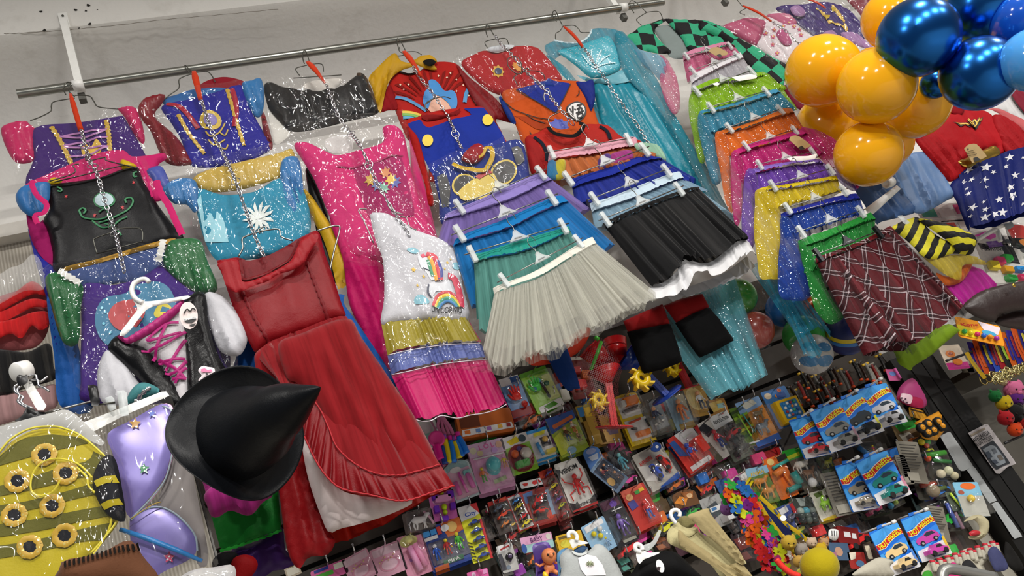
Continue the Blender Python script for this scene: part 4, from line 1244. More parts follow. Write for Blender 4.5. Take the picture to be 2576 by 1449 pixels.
t=garment('blue_trousers','plain blue child trouser leg hanging below the cream net skirt',K('c7','720 1400 860 1390'),1.68)
cloth('leg',K('c7','640 1120 760 1110 800 1180 868 1385 840 1392 802 1412 760 1370 712 1290'),1.68,fabric('#1c3f84',.6),t,puff=.03,folds=14,amp=.006,axis=(K('c7','700 1120')[0],K('c7','830 1400')[0]))
# ================================================================== column five
t=garment('red_bagged_shirt','red shirt with a small yellow emblem in a clear bag under the rail',K('c3','200 690 640 600'),YD)
S=cloth('shirt_body',K('c3','30 470 120 400 200 368 300 385 420 340 550 338 640 400 770 585 640 620 430 720 330 700 200 640'),YD,fabric('#c0242a',.55),t,puff=.03,folds=5,amp=.006)
for s,col,r in (((300,518),'#d0a238',50),((440,480),'#d08a30',44)):
 decal(S,'emblem',K('c3',[q for p in star(s,r,8,.7) for q in p]),solid(col,.5))
decal(S,'emblem_centre',K('c3',[q for p in ell((300,520),28,24,12) for q in p]),solid('#35405c',.5),lift=.004)
cloth('white_collar',K('c3','222 352 300 330 410 328 400 350 330 372 250 378'),YD-.014,fabric('#cfd3d8'),t,puff=.01,edge=.02)
curved_film('plastic_bag',K('c3','-30 450 100 370 210 345 400 325 560 322 650 362 780 590 640 640 430 740 330 720'),YD-.05,t,film(.032,.08),puff=.025)
wire_hanger('c3','222 270 210 230 212 185 232 190 250 225 272 265','275 285 205 305 215 340 235 360','275 285 350 280 372 310 375 335',YR-.02,'wire hanger on the rail with the red bagged shirt')
YE2=1.70
t=garment('martial_arts_top','orange and blue martial arts costume top with a round black character badge',K('c3','500 1010 1060 920'),YE2)
S=cloth('shirt_body',K('c3','325 690 420 645 520 625 640 592 680 575 770 585 860 590 905 600 960 700 1000 800 1040 910 1100 960 720 1060 500 1060 430 920'),YE2,fabric('#dc5a1c',.6),t,puff=.03,folds=4,amp=.004,res=.008)
decal(S,'blue_undershirt',K('c3','430 645 520 628 640 595 680 578 770 590 830 600 790 690 742 782 722 820 660 790 560 732 490 680'),fabric('#22349c',.55),lift=.002,res=.012)
ln=solid('#23170f',.6)
for s in ('430 655 560 735 660 795 720 825','830 605 790 690 742 785 722 822','330 700 420 790 560 850 680 875 720 880','500 830 560 870 640 900','870 700 890 680 890 650','440 950 460 990','530 960 545 1000'):
 ribbon(S,'outline_print',K('c3',s),.003,ln)
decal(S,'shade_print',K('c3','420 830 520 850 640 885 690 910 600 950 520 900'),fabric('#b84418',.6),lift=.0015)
cloth('sleeve',K('c3','868 600 930 598 992 585 1006 720 985 800 970 800 930 700'),YE2-.01,fabric('#1d2f8c',.55),t,puff=.02,folds=20,amp=.005)
cloth('sleeve',K('c3','320 700 345 740 400 820 430 900 390 890 340 800 305 715'),YE2-.004,fabric('#1d3a8c',.55),t,puff=.012,edge=.02)
cloth('collar',K('c3','560 600 640 590 665 572 700 585 690 600 714 632 660 640 600 625'),YE2-.014,fabric('#24409c',.55),t,puff=.012,edge=.02)
decal(S,'badge_rim',K('c3',[q for p in ell((868,808),76,72,28) for q in p]),solid('#121214',.5),lift=.003)
decal(S,'badge',K('c3',[q for p in ell((868,808),63,59,28) for q in p]),solid('#d8d6d4',.5),lift=.0045)
# the brush-lettered character: heart radical, five over mouth
for s,w in (('822 790 832 812 830 822',.0052),('845 770 846 800 842 850',.0056),('858 790 866 800',.005),('872 770 915 762',.005),('893 768 890 792 886 815',.005),('872 793 905 788 908 815',.005),('866 820 922 812',.005),
('876 830 880 858',.005),('878 832 914 826 910 855',.005),('880 856 912 852',.005)):
 ribbon(S,'badge_lettering',K('c3',s),w,solid('#121214',.5),lift=.0065)
YE3=1.672
t=garment('red_black_shirt','red costume shirt with black collar and dark shoulder stripes',K('c3','540 1280 1300 1090'),YE3)
S=cloth('shirt_body',K('c3','495 1012 580 970 668 928 740 978 850 985 900 950 925 908 1010 905 1100 918 1200 1000 1290 1010 1330 1100 700 1300 560 1290 520 1180'),YE3,fabric('#c02a22',.6),t,puff=.03,folds=4,amp=.005)
cloth('sleeve',K('c3','495 1012 560 1000 610 1080 660 1180 680 1310 600 1290 545 1260 515 1150'),YE3-.006,fabric('#a61c1c',.6),t,puff=.02,folds=20,amp=.005)
for s in ('560 1000 620 1050 650 1120 655 1180','1040 920 1090 960 1115 1020'):
 ribbon(S,'dark_stripe',K('c3',s),.012,fabric('#17202e'))
Qc=Sheet();Qc.Y,Qc.par=YE3-.02,t;Qc.front=lambda q:np.full(len(np.atleast_2d(q)),YE3-.03)
ribbon(Qc,'black_collar',K('c3','668 925 690 955 750 980 850 988 900 955 925 905 890 895'),.013,fabric('#0f0f11'))
cloth('paper_tag',K('c3','675 905 665 890 700 890 715 860 740 875 765 862 775 885 815 880 800 905 820 935 760 945 700 930'),YE3-.03,solid('#3d47a0',.5),t,puff=.002,edge=.01,wr=.001,sm=0)
wire_hanger('c3','640 740 632 700 645 655 665 650 700 730 750 800','750 815 680 850 665 880 690 940','750 815 830 830 868 870 870 890',YE3-.03,'wire hanger holding the red shirt with black collar',mat=METAL)
wire_hanger('c3','470 540 500 500 520 500 525 515','495 515 415 560 430 600 440 620','500 515 590 520 630 545 640 580',YE2-.03,'wire hanger holding the orange and blue costume top')
wire_hanger('c3','405 415 370 430 372 480 420 530 465 540',None,'470 540 470 470 440 420 410 412',YE2-.05,'bent wire hook looped round the chain in front of the red bagged shirt')
chain(K('c3','278 262 320 320 380 380 430 440 480 500 530 550 590 605 640 660 690 720 740 780 790 840 835 890'),[YR-.03,YD-.05,YD-.06,YD-.07,YD-.07,YE2-.05,YE2-.06,YE2-.06,YE2-.06,YE2-.07,YE3-.05,YE3-.05],'chrome chain in front of the orange martial arts top',(.42,.62,.97))
c3s=dict(key='c3')
net_skirt('net_skirt','rainbow net skirt with a pale pink waistband','640 1112 1285 1004','668 1120 800 1105 1000 1065 1270 1008 1310 1035','662 1180 800 1168 1000 1148 1150 1110 1330 1080','660 1300 800 1330 1100 1270 1300 1210 1520 1170',1.652,fabric('#d99fae',.6),tulle('#c9703a',.8),14,('662 1290 900 1310 1250 1190',fabric('#a05a34')),hlabel='clip hanger holding the rainbow skirt',**c3s)
SKR=[o for o in COL.objects if o.name.startswith('net_skirt')][-1]
for pts,col in (('664 1180 720 1178 745 1300 662 1300','#2f7fb0'),('720 1178 790 1168 770 1300 700 1300','#cfc23a'),('1040 1145 1120 1125 1100 1240 1020 1260','#5a3c8c'),('1120 1125 1270 1095 1280 1180 1150 1220','#a83a8c'),('1300 1045 1450 1050 1510 1120 1520 1170 1420 1140 1320 1100','#9fc9ae')):
 cloth('colour_panel',K('c3',pts),1.628,tulle(col,.8),SKR,puff=.014,folds=40,amp=.004)
net_skirt('net_skirt','royal blue net skirt with a plain waistband, under the rainbow one','760 1312 1400 1068','825 1312 930 1285 1100 1235 1300 1160 1385 1128','840 1375 960 1345 1130 1300 1300 1220 1500 1165','866 1500 1100 1500 1300 1440 1500 1400 1740 1330',1.628,fabric('#1a2fa0',.6),tulle('#152a90',.88),16,('860 1440 1100 1430 1400 1300',fabric('#111f6c')),hlabel='clip hanger holding the royal blue skirt',**c3s)
net_skirt('net_skirt','pale ice blue net skirt between the royal blue and the black one','915 250 1420 52','925 272 1050 240 1200 180 1440 88 1480 86','940 322 1080 290 1220 240 1380 170 1500 120','960 420 1150 420 1400 320 1650 330 1830 380',1.602,fabric('#bccfdc',.6),tulle('#93b4c8',.6),16,('950 400 1200 380 1500 250 1650 200',fabric('#6f8ba0')),hlabel='clip hanger holding the ice blue skirt')
YK=1.57
t=thing('black_net_skirt','black net skirt with a white satin ruffled hem, lowest of its column','skirt',P(*K('c7','1500 830')[0],YK),'skirts on clip hangers')
bw=satin('#0c0c0e',.35)
drape('waistband',K('c7','1008 392 1100 350 1200 308 1350 245 1500 192 1590 170'),K('c7','1020 418 1120 375 1220 335 1360 275 1500 220 1595 190'),YK,bw,t,folds=26,amp=.005,depth=.02,hem=.003,nt=5)
hemt=K('c7','1295 765 1360 762 1440 700 1470 625 1560 640 1640 645 1720 590 1800 520 1885 485')
drape('net_layer',K('c7','1020 415 1120 372 1220 332 1360 272 1500 217 1595 187'),hemt,YK+.004,tulle('#0b0b0d',.93),t,Yb=YK-.02,folds=11,amp=.012,depth=.04,hem=.004,ns=110)
drape('lining',K('c7','1020 415 1120 372 1220 332 1360 272 1500 217 1575 190'),K('c7','1300 740 1450 680 1600 600 1700 560 1780 480'),YK+.012,fabric('#0f0f11'),t,Yb=YK,folds=6,amp=.01,depth=.02,hem=0,back=False)
drape('satin_hem',hemt,K('c7','1240 888 1330 862 1420 855 1500 805 1540 720 1605 710 1640 752 1720 715 1800 640 1880 585 1936 590'),YK-.002,satin('#d0d0d2',.4),t,Yb=YK-.035,folds=5,amp=.012,depth=.03,hem=.002,nt=10,back=False)
drape('inner_hem',K('c7','1400 840 1500 790 1640 740 1750 690 1880 590'),K('c7','1430 862 1520 845 1640 800 1780 745 1936 655'),YK+.02,satin('#b4b4b8',.5),t,folds=6,amp=.006,depth=.01,hem=.003,nt=6,back=False)
skirt_hanger(K('c7','980 375')[0],K('c7','1495 163')[0],YK-.024,'clip hanger holding the black skirt with white hem')
YP=1.64
t=garment('red_black_trousers','short red trousers with black boot cuffs below the black net skirt',K('c7','1250 1300 1800 1100'),YP)
rdm=fabric('#a01c1e',.6);bkm=fabric('#060607',.75)
cloth('leg',K('c7','1130 985 1250 930 1370 880 1415 1002 1160 1055'),YP,rdm,t,puff=.03,folds=8,amp=.004,sm=0)
cloth('cuff',K('c7','1152 1050 1415 998 1455 1110 1492 1230 1380 1275 1252 1305 1200 1180'),YP-.004,bkm,t,puff=.035,folds=6,amp=.003,sm=0)
cloth('leg',K('c7','1375 890 1480 850 1610 815 1655 902 1560 940 1455 1000'),YP+.004,rdm,t,puff=.03,folds=8,amp=.004,sm=0)
cloth('cuff',K('c7','1445 998 1540 945 1650 900 1720 980 1805 1100 1700 1160 1592 1208 1520 1110'),YP,bkm,t,puff=.035,folds=6,amp=.003,sm=0)
# pale blue glitter shawl behind, hanging in front of the toys
AQ=tulle('#6fbccb',.46,.10,'#d8f4ff',50)
t=garment('glitter_shawl','aqua glitter net shawl hanging in front of the toys beside the black cuffs',K('d4','1400 640 1990 400'),1.68)
drape('net_layer',K('px','1640 800 1700 770 1790 715 1850 700'),K('d4','1400 645 1560 590 1760 520 1990 385'),1.68,AQ,t,folds=6,amp=.012,depth=.02,hem=.004,back=False)
drape('net_layer',K('px','1680 790 1760 740 1850 700'),K('d4','1420 600 1700 520 1960 360'),1.69,AQ,t,folds=5,amp=.010,depth=.015,hem=.004,back=False)
# ================================================================== column six: turquoise gown
YF=1.735
t=garment('turquoise_gown','long turquoise satin gown with glitter bodice and net cape',K('c3','1300 1100 1930 1449'),YF)
net=tulle('#2f97ad',.62,.06,'#d8f8ff',50)
cloth('neck_net',K('c3','638 338 680 310 712 298 780 310 862 312 920 295 962 258 980 215 1030 205 1110 208 1180 225 1250 290 1160 330 960 330 760 400 700 440 660 400'),YF+.002,tulle('#3f9cb4',.6,.03),t,puff=.015,folds=10,amp=.004)
Qn=Sheet();Qn.Y,Qn.par=YF-.01,t;Qn.front=lambda q:np.full(len(np.atleast_2d(q)),YF-.022)
ribbon(Qn,'pearl_neckline',K('c3','706 292 760 305 862 312 925 292 965 255 982 215'),.006,solid('#b8cfd6',.3),wav=.5)
S=cloth('bodice',K('c3','732 372 850 335 960 305 1050 272 1105 262 1150 320 1175 375 1195 500 1110 550 1000 572 940 545 880 490 800 430'),YF-.006,glitterfab('#3aa0b2','#d9f6ff',.22,.35),t,puff=.03,edge=.05)
for k in range(5):
 a=-2.6+k*.5
 ribbon(S,'bead_embroidery',K('c3',[q for r_ in (0,50,100,150) for q in (1010+r_*math.cos(a+r_*.002),500+r_*.9*math.sin(a+r_*.002))]),.004,solid('#cfeef4',.25),wav=.6)
cloth('waist_band',K('c3','875 548 940 562 1000 580 1120 548 1228 498 1250 540 1256 592 1130 612 1010 606 940 590'),YF-.014,satin('#6fb4c4',.3),t,puff=.014,edge=.02)
cloth('satin_skirt',K('c3','990 602 1130 610 1256 590 1330 660 1420 740 1550 920 1700 1180 1830 1449 1990 1700 1500 1700 1330 1200 1100 960 1050 880 1010 720'),YF,satin('#2596ad',.26),t,puff=.035,folds=12,amp=.012,axis=(K('c3','1100 600')[0],K('c3','1500 1300')[0]),fan=.6)
cloth('net_cape',K('c3','1150 250 1210 240 1290 320 1400 500 1480 620 1560 800 1700 1020 1840 1250 1935 1449 2060 1700 1850 1700 1700 1240 1540 960 1400 740 1260 590 1190 480'),YF-.016,net,t,puff=.03,folds=14,amp=.010,axis=(K('c3','1200 260')[0],K('c3','1800 1449')[0]))
cloth('net_cape_left',K('c3','650 400 720 440 800 500 880 600 1000 720 1060 900 1090 1000 1020 900 960 780 860 640 740 520'),YF+.004,net,t,puff=.015,folds=14,amp=.005)
cloth('puff_sleeve',K('c3','1290 362 1350 380 1430 398 1500 430 1535 465 1520 540 1500 602 1478 588 1420 520 1360 470'),YF-.03,tulle('#7fb4cc',.6,.04),t,puff=.04,folds=40,amp=.006)
wire_hanger('c3','725 155 700 120 700 85 720 82 740 130 765 180','770 195 750 225 720 245 718 285','770 190 850 185 885 210 905 235 980 235',YR-.02,'wire hanger on the rail holding the turquoise gown')
strap(K('c3','778 190 920 345'),.014,.011,YR-.06,'red strap over the turquoise gown')
chain(K('c3','925 350 960 400 990 450 1030 510 1075 565 1110 620 1140 670 1190 740 1235 805 1280 865 1325 930 1355 980 1390 1040'),[YR-.07]+[YF-.06]*12,'chrome chain down the middle of the turquoise gown',(.3,.44,.62,.8))
# ================================================================== column seven
YG=1.735
CHK=checks('#2f9c74','#101013',17.5,.28)
t=garment('checked_jacket','green and black checked kimono jacket on a wire hanger at the rail end',K('c4','0 640 660 640'),YG)
cloth('jacket_front',K('c3','1240 262 1290 230 1340 190 1420 170 1500 140 1545 138 1500 165 1440 215 1470 290 1560 372 1550 385 1480 392 1340 362 1290 320'),YG,CHK,t,puff=.02,folds=8,amp=.005)
cloth('jacket_back',K('c3','1520 140 1620 142 1790 150 1900 182 2040 260 2120 330 2180 420 1900 420 1760 400 1690 372 1640 280 1560 190'),YG-.002,CHK,t,puff=.025,folds=8,amp=.005)
cloth('wide_sleeve',K('c4','20 148 90 175 270 262 440 352 560 420 672 478 655 560 630 640 560 600 440 540 330 420 240 330 120 250 30 220'),YG-.012,checks('#2f9c74','#101013',17.5,-.42),t,puff=.03,folds=10,amp=.005,axis=(K('c4','60 180')[0],K('c4','640 560')[0]))
cloth('lining',K('c3','1435 212 1500 185 1560 190 1640 270 1705 372 1690 420 1560 420 1500 320'),YG+.006,fabric('#7f8a88',.6),t,puff=.01)
wire_hanger('c3','1290 95 1262 45 1262 10 1290 8 1330 40 1378 88','1380 92 1320 130 1310 150 1345 185','1380 90 1470 85 1500 140',YR-.02,'wire hanger at the rail end holding the checked jacket',bar='1365 188 1500 140')
c4s=dict(key='c4')
def glit(col,a=.72,g=.12,gc='#ffffff'):return tulle(col,a,g,gc,50)
def long_skirt(label,bar,top,bbot,hem,tail,Y,bcol,ncol,key='c4',hl=None,flare=None,alpha=.8,gc='#ffffff',folds=14,lin_col=None,hk='c'):
 t=thing('glitter_skirt',label,'skirt',base_of(K(key,hem),Y),'skirts on clip hangers')
 drape('waistband',K(key,top),K(key,bbot),Y,satin(bcol,.36),t,folds=22,amp=.004,depth=.022,hem=.001,nt=6,ns=100)
 nm=glit(ncol,alpha,.14,gc)
 drape('net_layer',K(key,bbot),K(key,hem),Y+.004,nm,t,folds=folds,amp=.010,depth=.03,hem=.006)
 drape('lining',K(key,bbot),K(key,hem),Y+.012,fabric(lin_col or ncol,.7),t,folds=folds*.6,amp=.006,depth=.02,hem=0,back=False,ns=50)
 if tail:
  cloth('net_tail',K(tail[0],tail[1]),Y-.006,glit(ncol,alpha*.8,.14,gc),t,puff=.02,thick=.003,folds=34,amp=.006,axis=(K(tail[0],tail[1])[0],K(tail[0],tail[1])[len(K(tail[0],tail[1])) // 2]))
 if flare:
  cloth('net_flare',K(flare[0],flare[1]),Y-.002,glit(ncol,alpha*.7,.14,gc),t,puff=.02,thick=.003,folds=30,amp=.006)
 if bar:
  B=K(key,bar)
  skirt_hanger(B[0],B[1],Y-.02,hl,hk)
 return t
YG0=1.70
long_skirt('pale pink glitter net skirt, topmost of the glitter skirts','-95 410 270 325','-93 400 0 365 100 345 210 318 262 330','-90 445 10 410 120 380 230 350 290 350','-60 600 60 540 200 480 330 430',('c3','1478 398 1530 430 1560 480 1600 560 1625 700 1622 800 1580 835 1530 760 1490 650 1478 560 1500 480'),YG0,'#d98aa8','#c9688c',hl='clip hanger on the pale pink skirt',alpha=.7)
long_skirt('white glitter net skirt below the pale pink one','-50 520 320 390','-45 560 40 520 140 470 330 385','-30 610 60 570 160 520 350 430','-40 720 100 690 250 640 420 560',None,YG0-.022,'#d3d0d4','#b3b0b6',hl='clip hanger on the white glitter skirt',alpha=.75)
long_skirt('lime green glitter net skirt with a gathered waist','-30 670 430 505','-30 648 40 622 130 590 300 572 480 530','-30 690 60 660 160 628 310 610 500 560','20 860 200 800 420 740 660 650',('c4','-40 690 20 690 45 800 70 950 80 1100 60 1190 20 1160 -20 980 -50 820'),YG0-.044,'#8fc41c','#8ab81c',hl='clip hanger on the lime skirt',flare=('c4','470 528 540 550 620 630 690 730 740 800 690 780 620 720 540 640'))
long_skirt('aqua blue glitter net skirt with satin gathers','75 788 540 655','30 812 150 795 250 770 350 735 480 690 590 650','30 840 160 825 270 800 370 770 500 725 620 680','60 1000 250 950 500 880 720 800',('c4','25 820 75 850 120 950 160 1100 195 1300 130 1345 80 1200 40 1040 15 920'),YG0-.066,'#3f94bc','#35809c',hl='clip hanger on the aqua skirt')
long_skirt('orange glitter net skirt in the middle of the stack','212 938 640 786','145 970 250 945 350 920 550 840 640 800 700 792','150 1005 270 975 370 950 560 880 720 830','240 1150 400 1100 600 1040 780 950',('c4','145 972 200 960 235 1010 250 1150 270 1440 265 1560 215 1460 180 1250 150 1090'),YG0-.088,'#e07018','#d86a1c',hl='clip hanger on the orange skirt')
long_skirt('magenta glitter net skirt with a wide flare towards the balloons','335 1068 745 936','270 1105 350 1075 420 1050 620 1000 790 940','275 1150 430 1095 630 1045 820 985','330 1330 500 1270 700 1210 930 1130',('c4','265 1110 330 1140 350 1250 350 1449 330 1600 290 1650 262 1449 255 1250'),YG0-.11,'#c81f78','#b81c70',hl='clip hanger on the magenta skirt',flare=('c4','770 940 830 935 900 955 1000 1010 1070 1070 1140 1160 1208 1260 1185 1375 1080 1330 980 1240 880 1120'),gc='#ffb8e0')
long_skirt('purple glitter net skirt under the magenta one','432 1204 880 1098','380 1250 450 1232 560 1210 700 1190 910 1165','385 1290 470 1270 580 1245 720 1220 930 1200','420 1420 560 1400 760 1360 1000 1330',('c8','186 70 250 80 260 200 250 330 250 480 200 560 160 440 165 250'),YG0-.132,'#8a6cc8','#6a3fa4',hl='clip hanger on the purple skirt',flare=('c8','640 20 720 60 790 110 860 180 820 190 740 130 660 80'),gc='#e0b8ff')
c8s=dict(key='c8')
long_skirt('yellow glitter net skirt with a gathered satin waist','318 164 720 52','252 186 330 172 400 168 550 142 660 122 735 104','258 215 340 200 420 196 560 172 745 135','300 330 420 300 560 270 760 210',('c8','245 190 330 190 380 250 410 430 432 640 390 722 330 728 270 720 250 580 232 430 240 280'),YG0-.154,'#e0c81c','#cdb51c',hl='clip hanger on the yellow skirt',key='c8',alpha=.78,gc='#fff6c0')
long_skirt('deep blue glitter net skirt with a long trailing net','408 302 800 180','396 335 470 310 550 288 700 245 860 212','400 365 480 340 560 318 710 280 880 250','420 480 560 450 720 400 900 340',('c8','398 350 450 360 500 450 540 560 590 770 560 850 480 860 390 830 380 650 395 480'),YG0-.176,'#12299c','#143c94',hl='clip hanger on the deep blue skirt',key='c8',gc='#9cd0ff')
long_skirt('green glitter net skirt with a gathered satin waist, above the tartan','488 446 905 306','500 500 580 470 650 450 800 390 945 325','510 545 600 515 670 490 820 425 970 370','540 700 650 680 760 640 960 560',('c8','508 520 560 530 620 640 680 800 740 900 780 960 700 1005 640 960 600 900 560 740'),YG0-.198,'#1f9038','#1f8434',hl='clip hanger on the green skirt',key='c8',gc='#c8ffb0')
YT=1.478
t=thing('tartan_skirt','dark red tartan skirt with black net overlay and black clips','skirt',P(*K('c8','1150 1190')[0],YT),'skirts on clip hangers')
TT=tartan()
drape('waistband',K('c8','604 604 680 580 760 552 900 495 1062 408'),K('c8','612 632 690 608 780 578 920 520 1085 438'),YT,TT,t,folds=20,amp=.003,depth=.022,hem=.001,nt=5,ns=100)
drape('plaid_layer',K('c8','612 630 690 606 780 576 920 518 1085 436'),K('c8','900 1196 960 1180 1060 1145 1150 1150 1260 1085 1330 1040 1478 905'),YT+.004,TT,t,Yb=YT-.03,folds=7,amp=.016,depth=.045,hem=.004,nt=22,ns=120)
drape('net_overlay',K('c8','612 630 690 606 780 576 920 518 1090 436'),K('c8','905 1222 970 1250 1070 1222 1140 1205 1165 1165 1260 1110 1340 1075 1500 945'),YT-.004,tulle('#050506',.2),t,Yb=YT-.045,folds=9,amp=.016,depth=.05,hem=.008,nt=18,back=False)
skirt_hanger(K('c8','590 588')[0],K('c8','1010 430')[0],YT-.03,'clip hanger with black clips on the tartan skirt','b')
t=garment('lime_cloth','lime green cloth edge showing under the tartan hem',K('c8','1190 1280 1480 1040'),1.60)
cloth('panel',K('c8','1040 1120 1090 1180 1112 1245 1190 1290 1198 1262 1310 1192 1400 1112 1490 1040 1420 1000 1250 1050'),1.60,fabric('#8cb028',.55),t,puff=.02,folds=14,amp=.005,sm=0)
# long aqua net trailing over the bagged balls
t=garment('aqua_net_train','sheer aqua net train trailing over the bagged balls',K('c8','480 1000 640 1230'),1.62)
drape('net_layer',K('c8','205 660 260 640 330 700 410 780'),K('c8','470 1040 520 1180 570 1215 640 1190'),1.62,tulle('#3aa4c4',.5,.05),t,folds=4,amp=.012,depth=.015,hem=.004,back=False)
drape('net_layer',K('c8','330 760 420 790 540 830'),K('c8','500 1100 600 1040 700 1080'),1.625,tulle('#3aa4c4',.45,.05),t,folds=4,amp=.012,depth=.015,hem=.004,back=False)
# ================================================================== lower left
YL=1.72
t=garment('red_net_skirt','red ruffled net skirt under a clear bag at the left edge',K('c5','0 1120 290 1100'),YL)
cloth('lining',K('c5','-60 880 100 800 200 760 270 800 300 1010 200 1150 -60 1130'),YL+.01,fabric('#a85a5c',.6),t,puff=.02)
for k,s in enumerate(('-60 880 0 872 80 820 190 742 272 792 276 830 200 820 80 880 -60 960','-60 960 60 905 180 850 280 860 285 900 200 900 100 950 -60 1030','-60 1010 90 970 200 930 290 930 295 1010 240 1040 190 1010 130 1090 60 1060 -60 1110')):
 cloth('ruffle',K('c5',s),YL-.012-.004*k,tulle('#cf1f22',.8),t,puff=.006,edge=.03,folds=60,amp=.008,thick=.001)
curved_film('plastic_bag',K('c5','-60 720 0 700 60 660 130 640 200 575 262 650 270 790 150 800 0 880 -60 900'),YL-.03,t,film(.032,.08,haze=.2),puff=.03)
t=garment('black_lace_skirt','black lace skirt over dusty pink cloth at the left edge',K('c5','0 1440 350 1340'),YL-.02)
cloth('lace',K('c5','-60 1180 40 1160 170 1172 300 1118 325 1260 345 1330 200 1380 -60 1430'),YL-.02,tulle('#101012',.85),t,puff=.03,folds=44,amp=.006)
cloth('pink_layer',K('d1','-60 350 100 330 250 300 340 285 352 400 300 440 100 500 -60 530'),YL-.012,tulle('#a98484',.85),t,puff=.02,folds=44,amp=.006)
# white arm with hooks
t=thing('support_bracket','white display arm with a round end cap and four wire hooks at the left edge','arm',P(*K('d1','200 420')[0],1.45))
YA=1.42
b=MB()
c=P(*K('d1','95 212')[0],YA);e=P(*K('d1','165 195')[0],YA+.015)
b.lathe(c,(e-c),[(.0001,0),(.017,0),(.0185,.002),(.0185,(e-c).length),(.0155,(e-c).length+.001),(.0155,.01),(.0001,.009)],24)
b.build('end_cap',WHITEPL,t)
cloth('arm_bar',K('d1','110 230 160 215 285 415 270 440 225 440'),YA+.01,WHITEPL,t,puff=.006,edge=.01,wr=0,sm=0)
cloth('rubber_band',K('d1','103 235 155 215 168 270 112 290'),YA-.002,BLACKPL,t,puff=.01,edge=.01,wr=0)
for s in ('170 235 215 225 225 255 250 265 290 235','180 260 225 255 235 290 262 300 300 325','115 280 88 300 95 330 120 350 110 390 165 425','130 290 105 315 115 345 140 360 130 395 200 430'):
 b=MB();b.tube(catmull([tuple(P(*p,YA+.005)) for p in K('d1',s)],4),.0022,6);b.build('hook',CHROME,t)
t=thing('black_hanger_top','black plastic hanger top below the white arm hooks','hanger',P(*K('d1','185 490')[0],1.44))
cloth('centre_plate',K('d1','95 505 135 470 165 420 190 418 220 445 275 452 270 470 170 495'),1.44,BLACKPL,t,puff=.006,edge=.01,wr=0)
b=MB();b.tube([P(*p,1.445) for p in K('d1','95 505 560 385')],.0022,6);b.build('bar',METAL,t)
# ---- bee costume bag
YBE=1.36
t=garment('bee_wings','yellow and olive striped bee wings with gold ringed black dots in a clear bag',K('d1','0 1449 650 1449'),YBE)
wing=K('d1','-60 760 0 715 80 625 200 562 330 550 400 562 500 605 620 705 700 800 740 980 725 1110 640 1230 560 1320 420 1449 300 1520 -60 1520')
S=cloth('wing',wing,YBE,satin('#d2be1a',.5),t,puff=.012,edge=.04,folds=3,amp=.003)
olive=fabric('#6f6c2c',.6)
for s in ('60 640 130 595 300 575 480 592 530 625 480 640 260 690 0 760 -60 775 -60 740','560 680 640 715 690 790 560 830 300 890 100 930 -60 960 -60 900 100 862 340 790 540 740','690 850 720 920 560 950 300 1010 100 1050 -60 1075 -60 1015 150 985 400 930 600 870',
'720 1000 720 1060 500 1110 250 1160 0 1200 -60 1205 -60 1130 100 1110 400 1060 600 1020','690 1110 640 1220 480 1235 250 1285 0 1330 -60 1340 -60 1260 100 1240 400 1180'):
 decal(S,'stripe',K('d1',s),olive,lift=.0012,res=.012)
blk=fabric('#1b1c22',.6)
for cx,cy in ((262,703),(95,860),(398,820),(75,1070),(312,1017),(385,1198),(170,1265)):
 V=ell((cx,cy),62,54,36,-.25)
 decal(S,'dot',K('d1',[q for p in ell((cx,cy),50,42,22,-.25) for q in p]),blk,lift=.003)
 ribbon(S,'gold_ring',K('d1',[q for p in V+V[:1] for q in p]),.0095,GOLD,lift=.003,sm=0,wav=.15)
b=MB()
b.tube(catmull([(p[0],Y_,p[1]) for p,Y_ in [((P(*q,YBE).x,P(*q,YBE).z),YBE-.01) for q in K('d1','-60 762 0 716 80 626 200 563 330 551 400 563 500 606 620 706 700 800 740 980 725 1110 640 1230 560 1320')]],4),.0018,6)
b.build('edge_wire',solid('#d8cc3a',.4),t)
for s in ('560 850 480 770 350 735 250 760 195 830 185 920 230 960 320 940 370 870','470 790 530 850 540 900 580 945','690 1000 670 1130 620 1230 560 1320'):
 ribbon(S,'elastic_cord',K('d1',s),.003,solid('#d9c92c',.5),lift=.008)
Q=cloth('bee_body',K('d1','565 850 590 780 640 715 700 735 740 900 765 1100 710 1112 650 1070 600 1000 570 920'),YBE-.016,blk,t,puff=.02)
for s in ('560 860 640 835 715 828 718 870 640 880 565 905','600 1000 660 980 738 968 742 1005 670 1020 615 1040'):
 decal(Q,'yellow_stripe',K('d1',s),satin('#d2be1a',.5))
cloth('backing_card',K('d1','-60 560 0 540 120 505 300 460 420 440 560 560 640 640 600 650 400 560 200 560 -60 700'),YBE+.012,solid('#a9a9a6',.6),t,puff=.004,wr=.004)
curved_film('plastic_bag',K('d1','-60 560 0 545 250 470 450 400 560 420 620 520 650 600 690 780 740 1000 790 1250 760 1300 600 1449 500 1530 -60 1530'),YBE-.045,t,film(.032,.08),puff=.02)
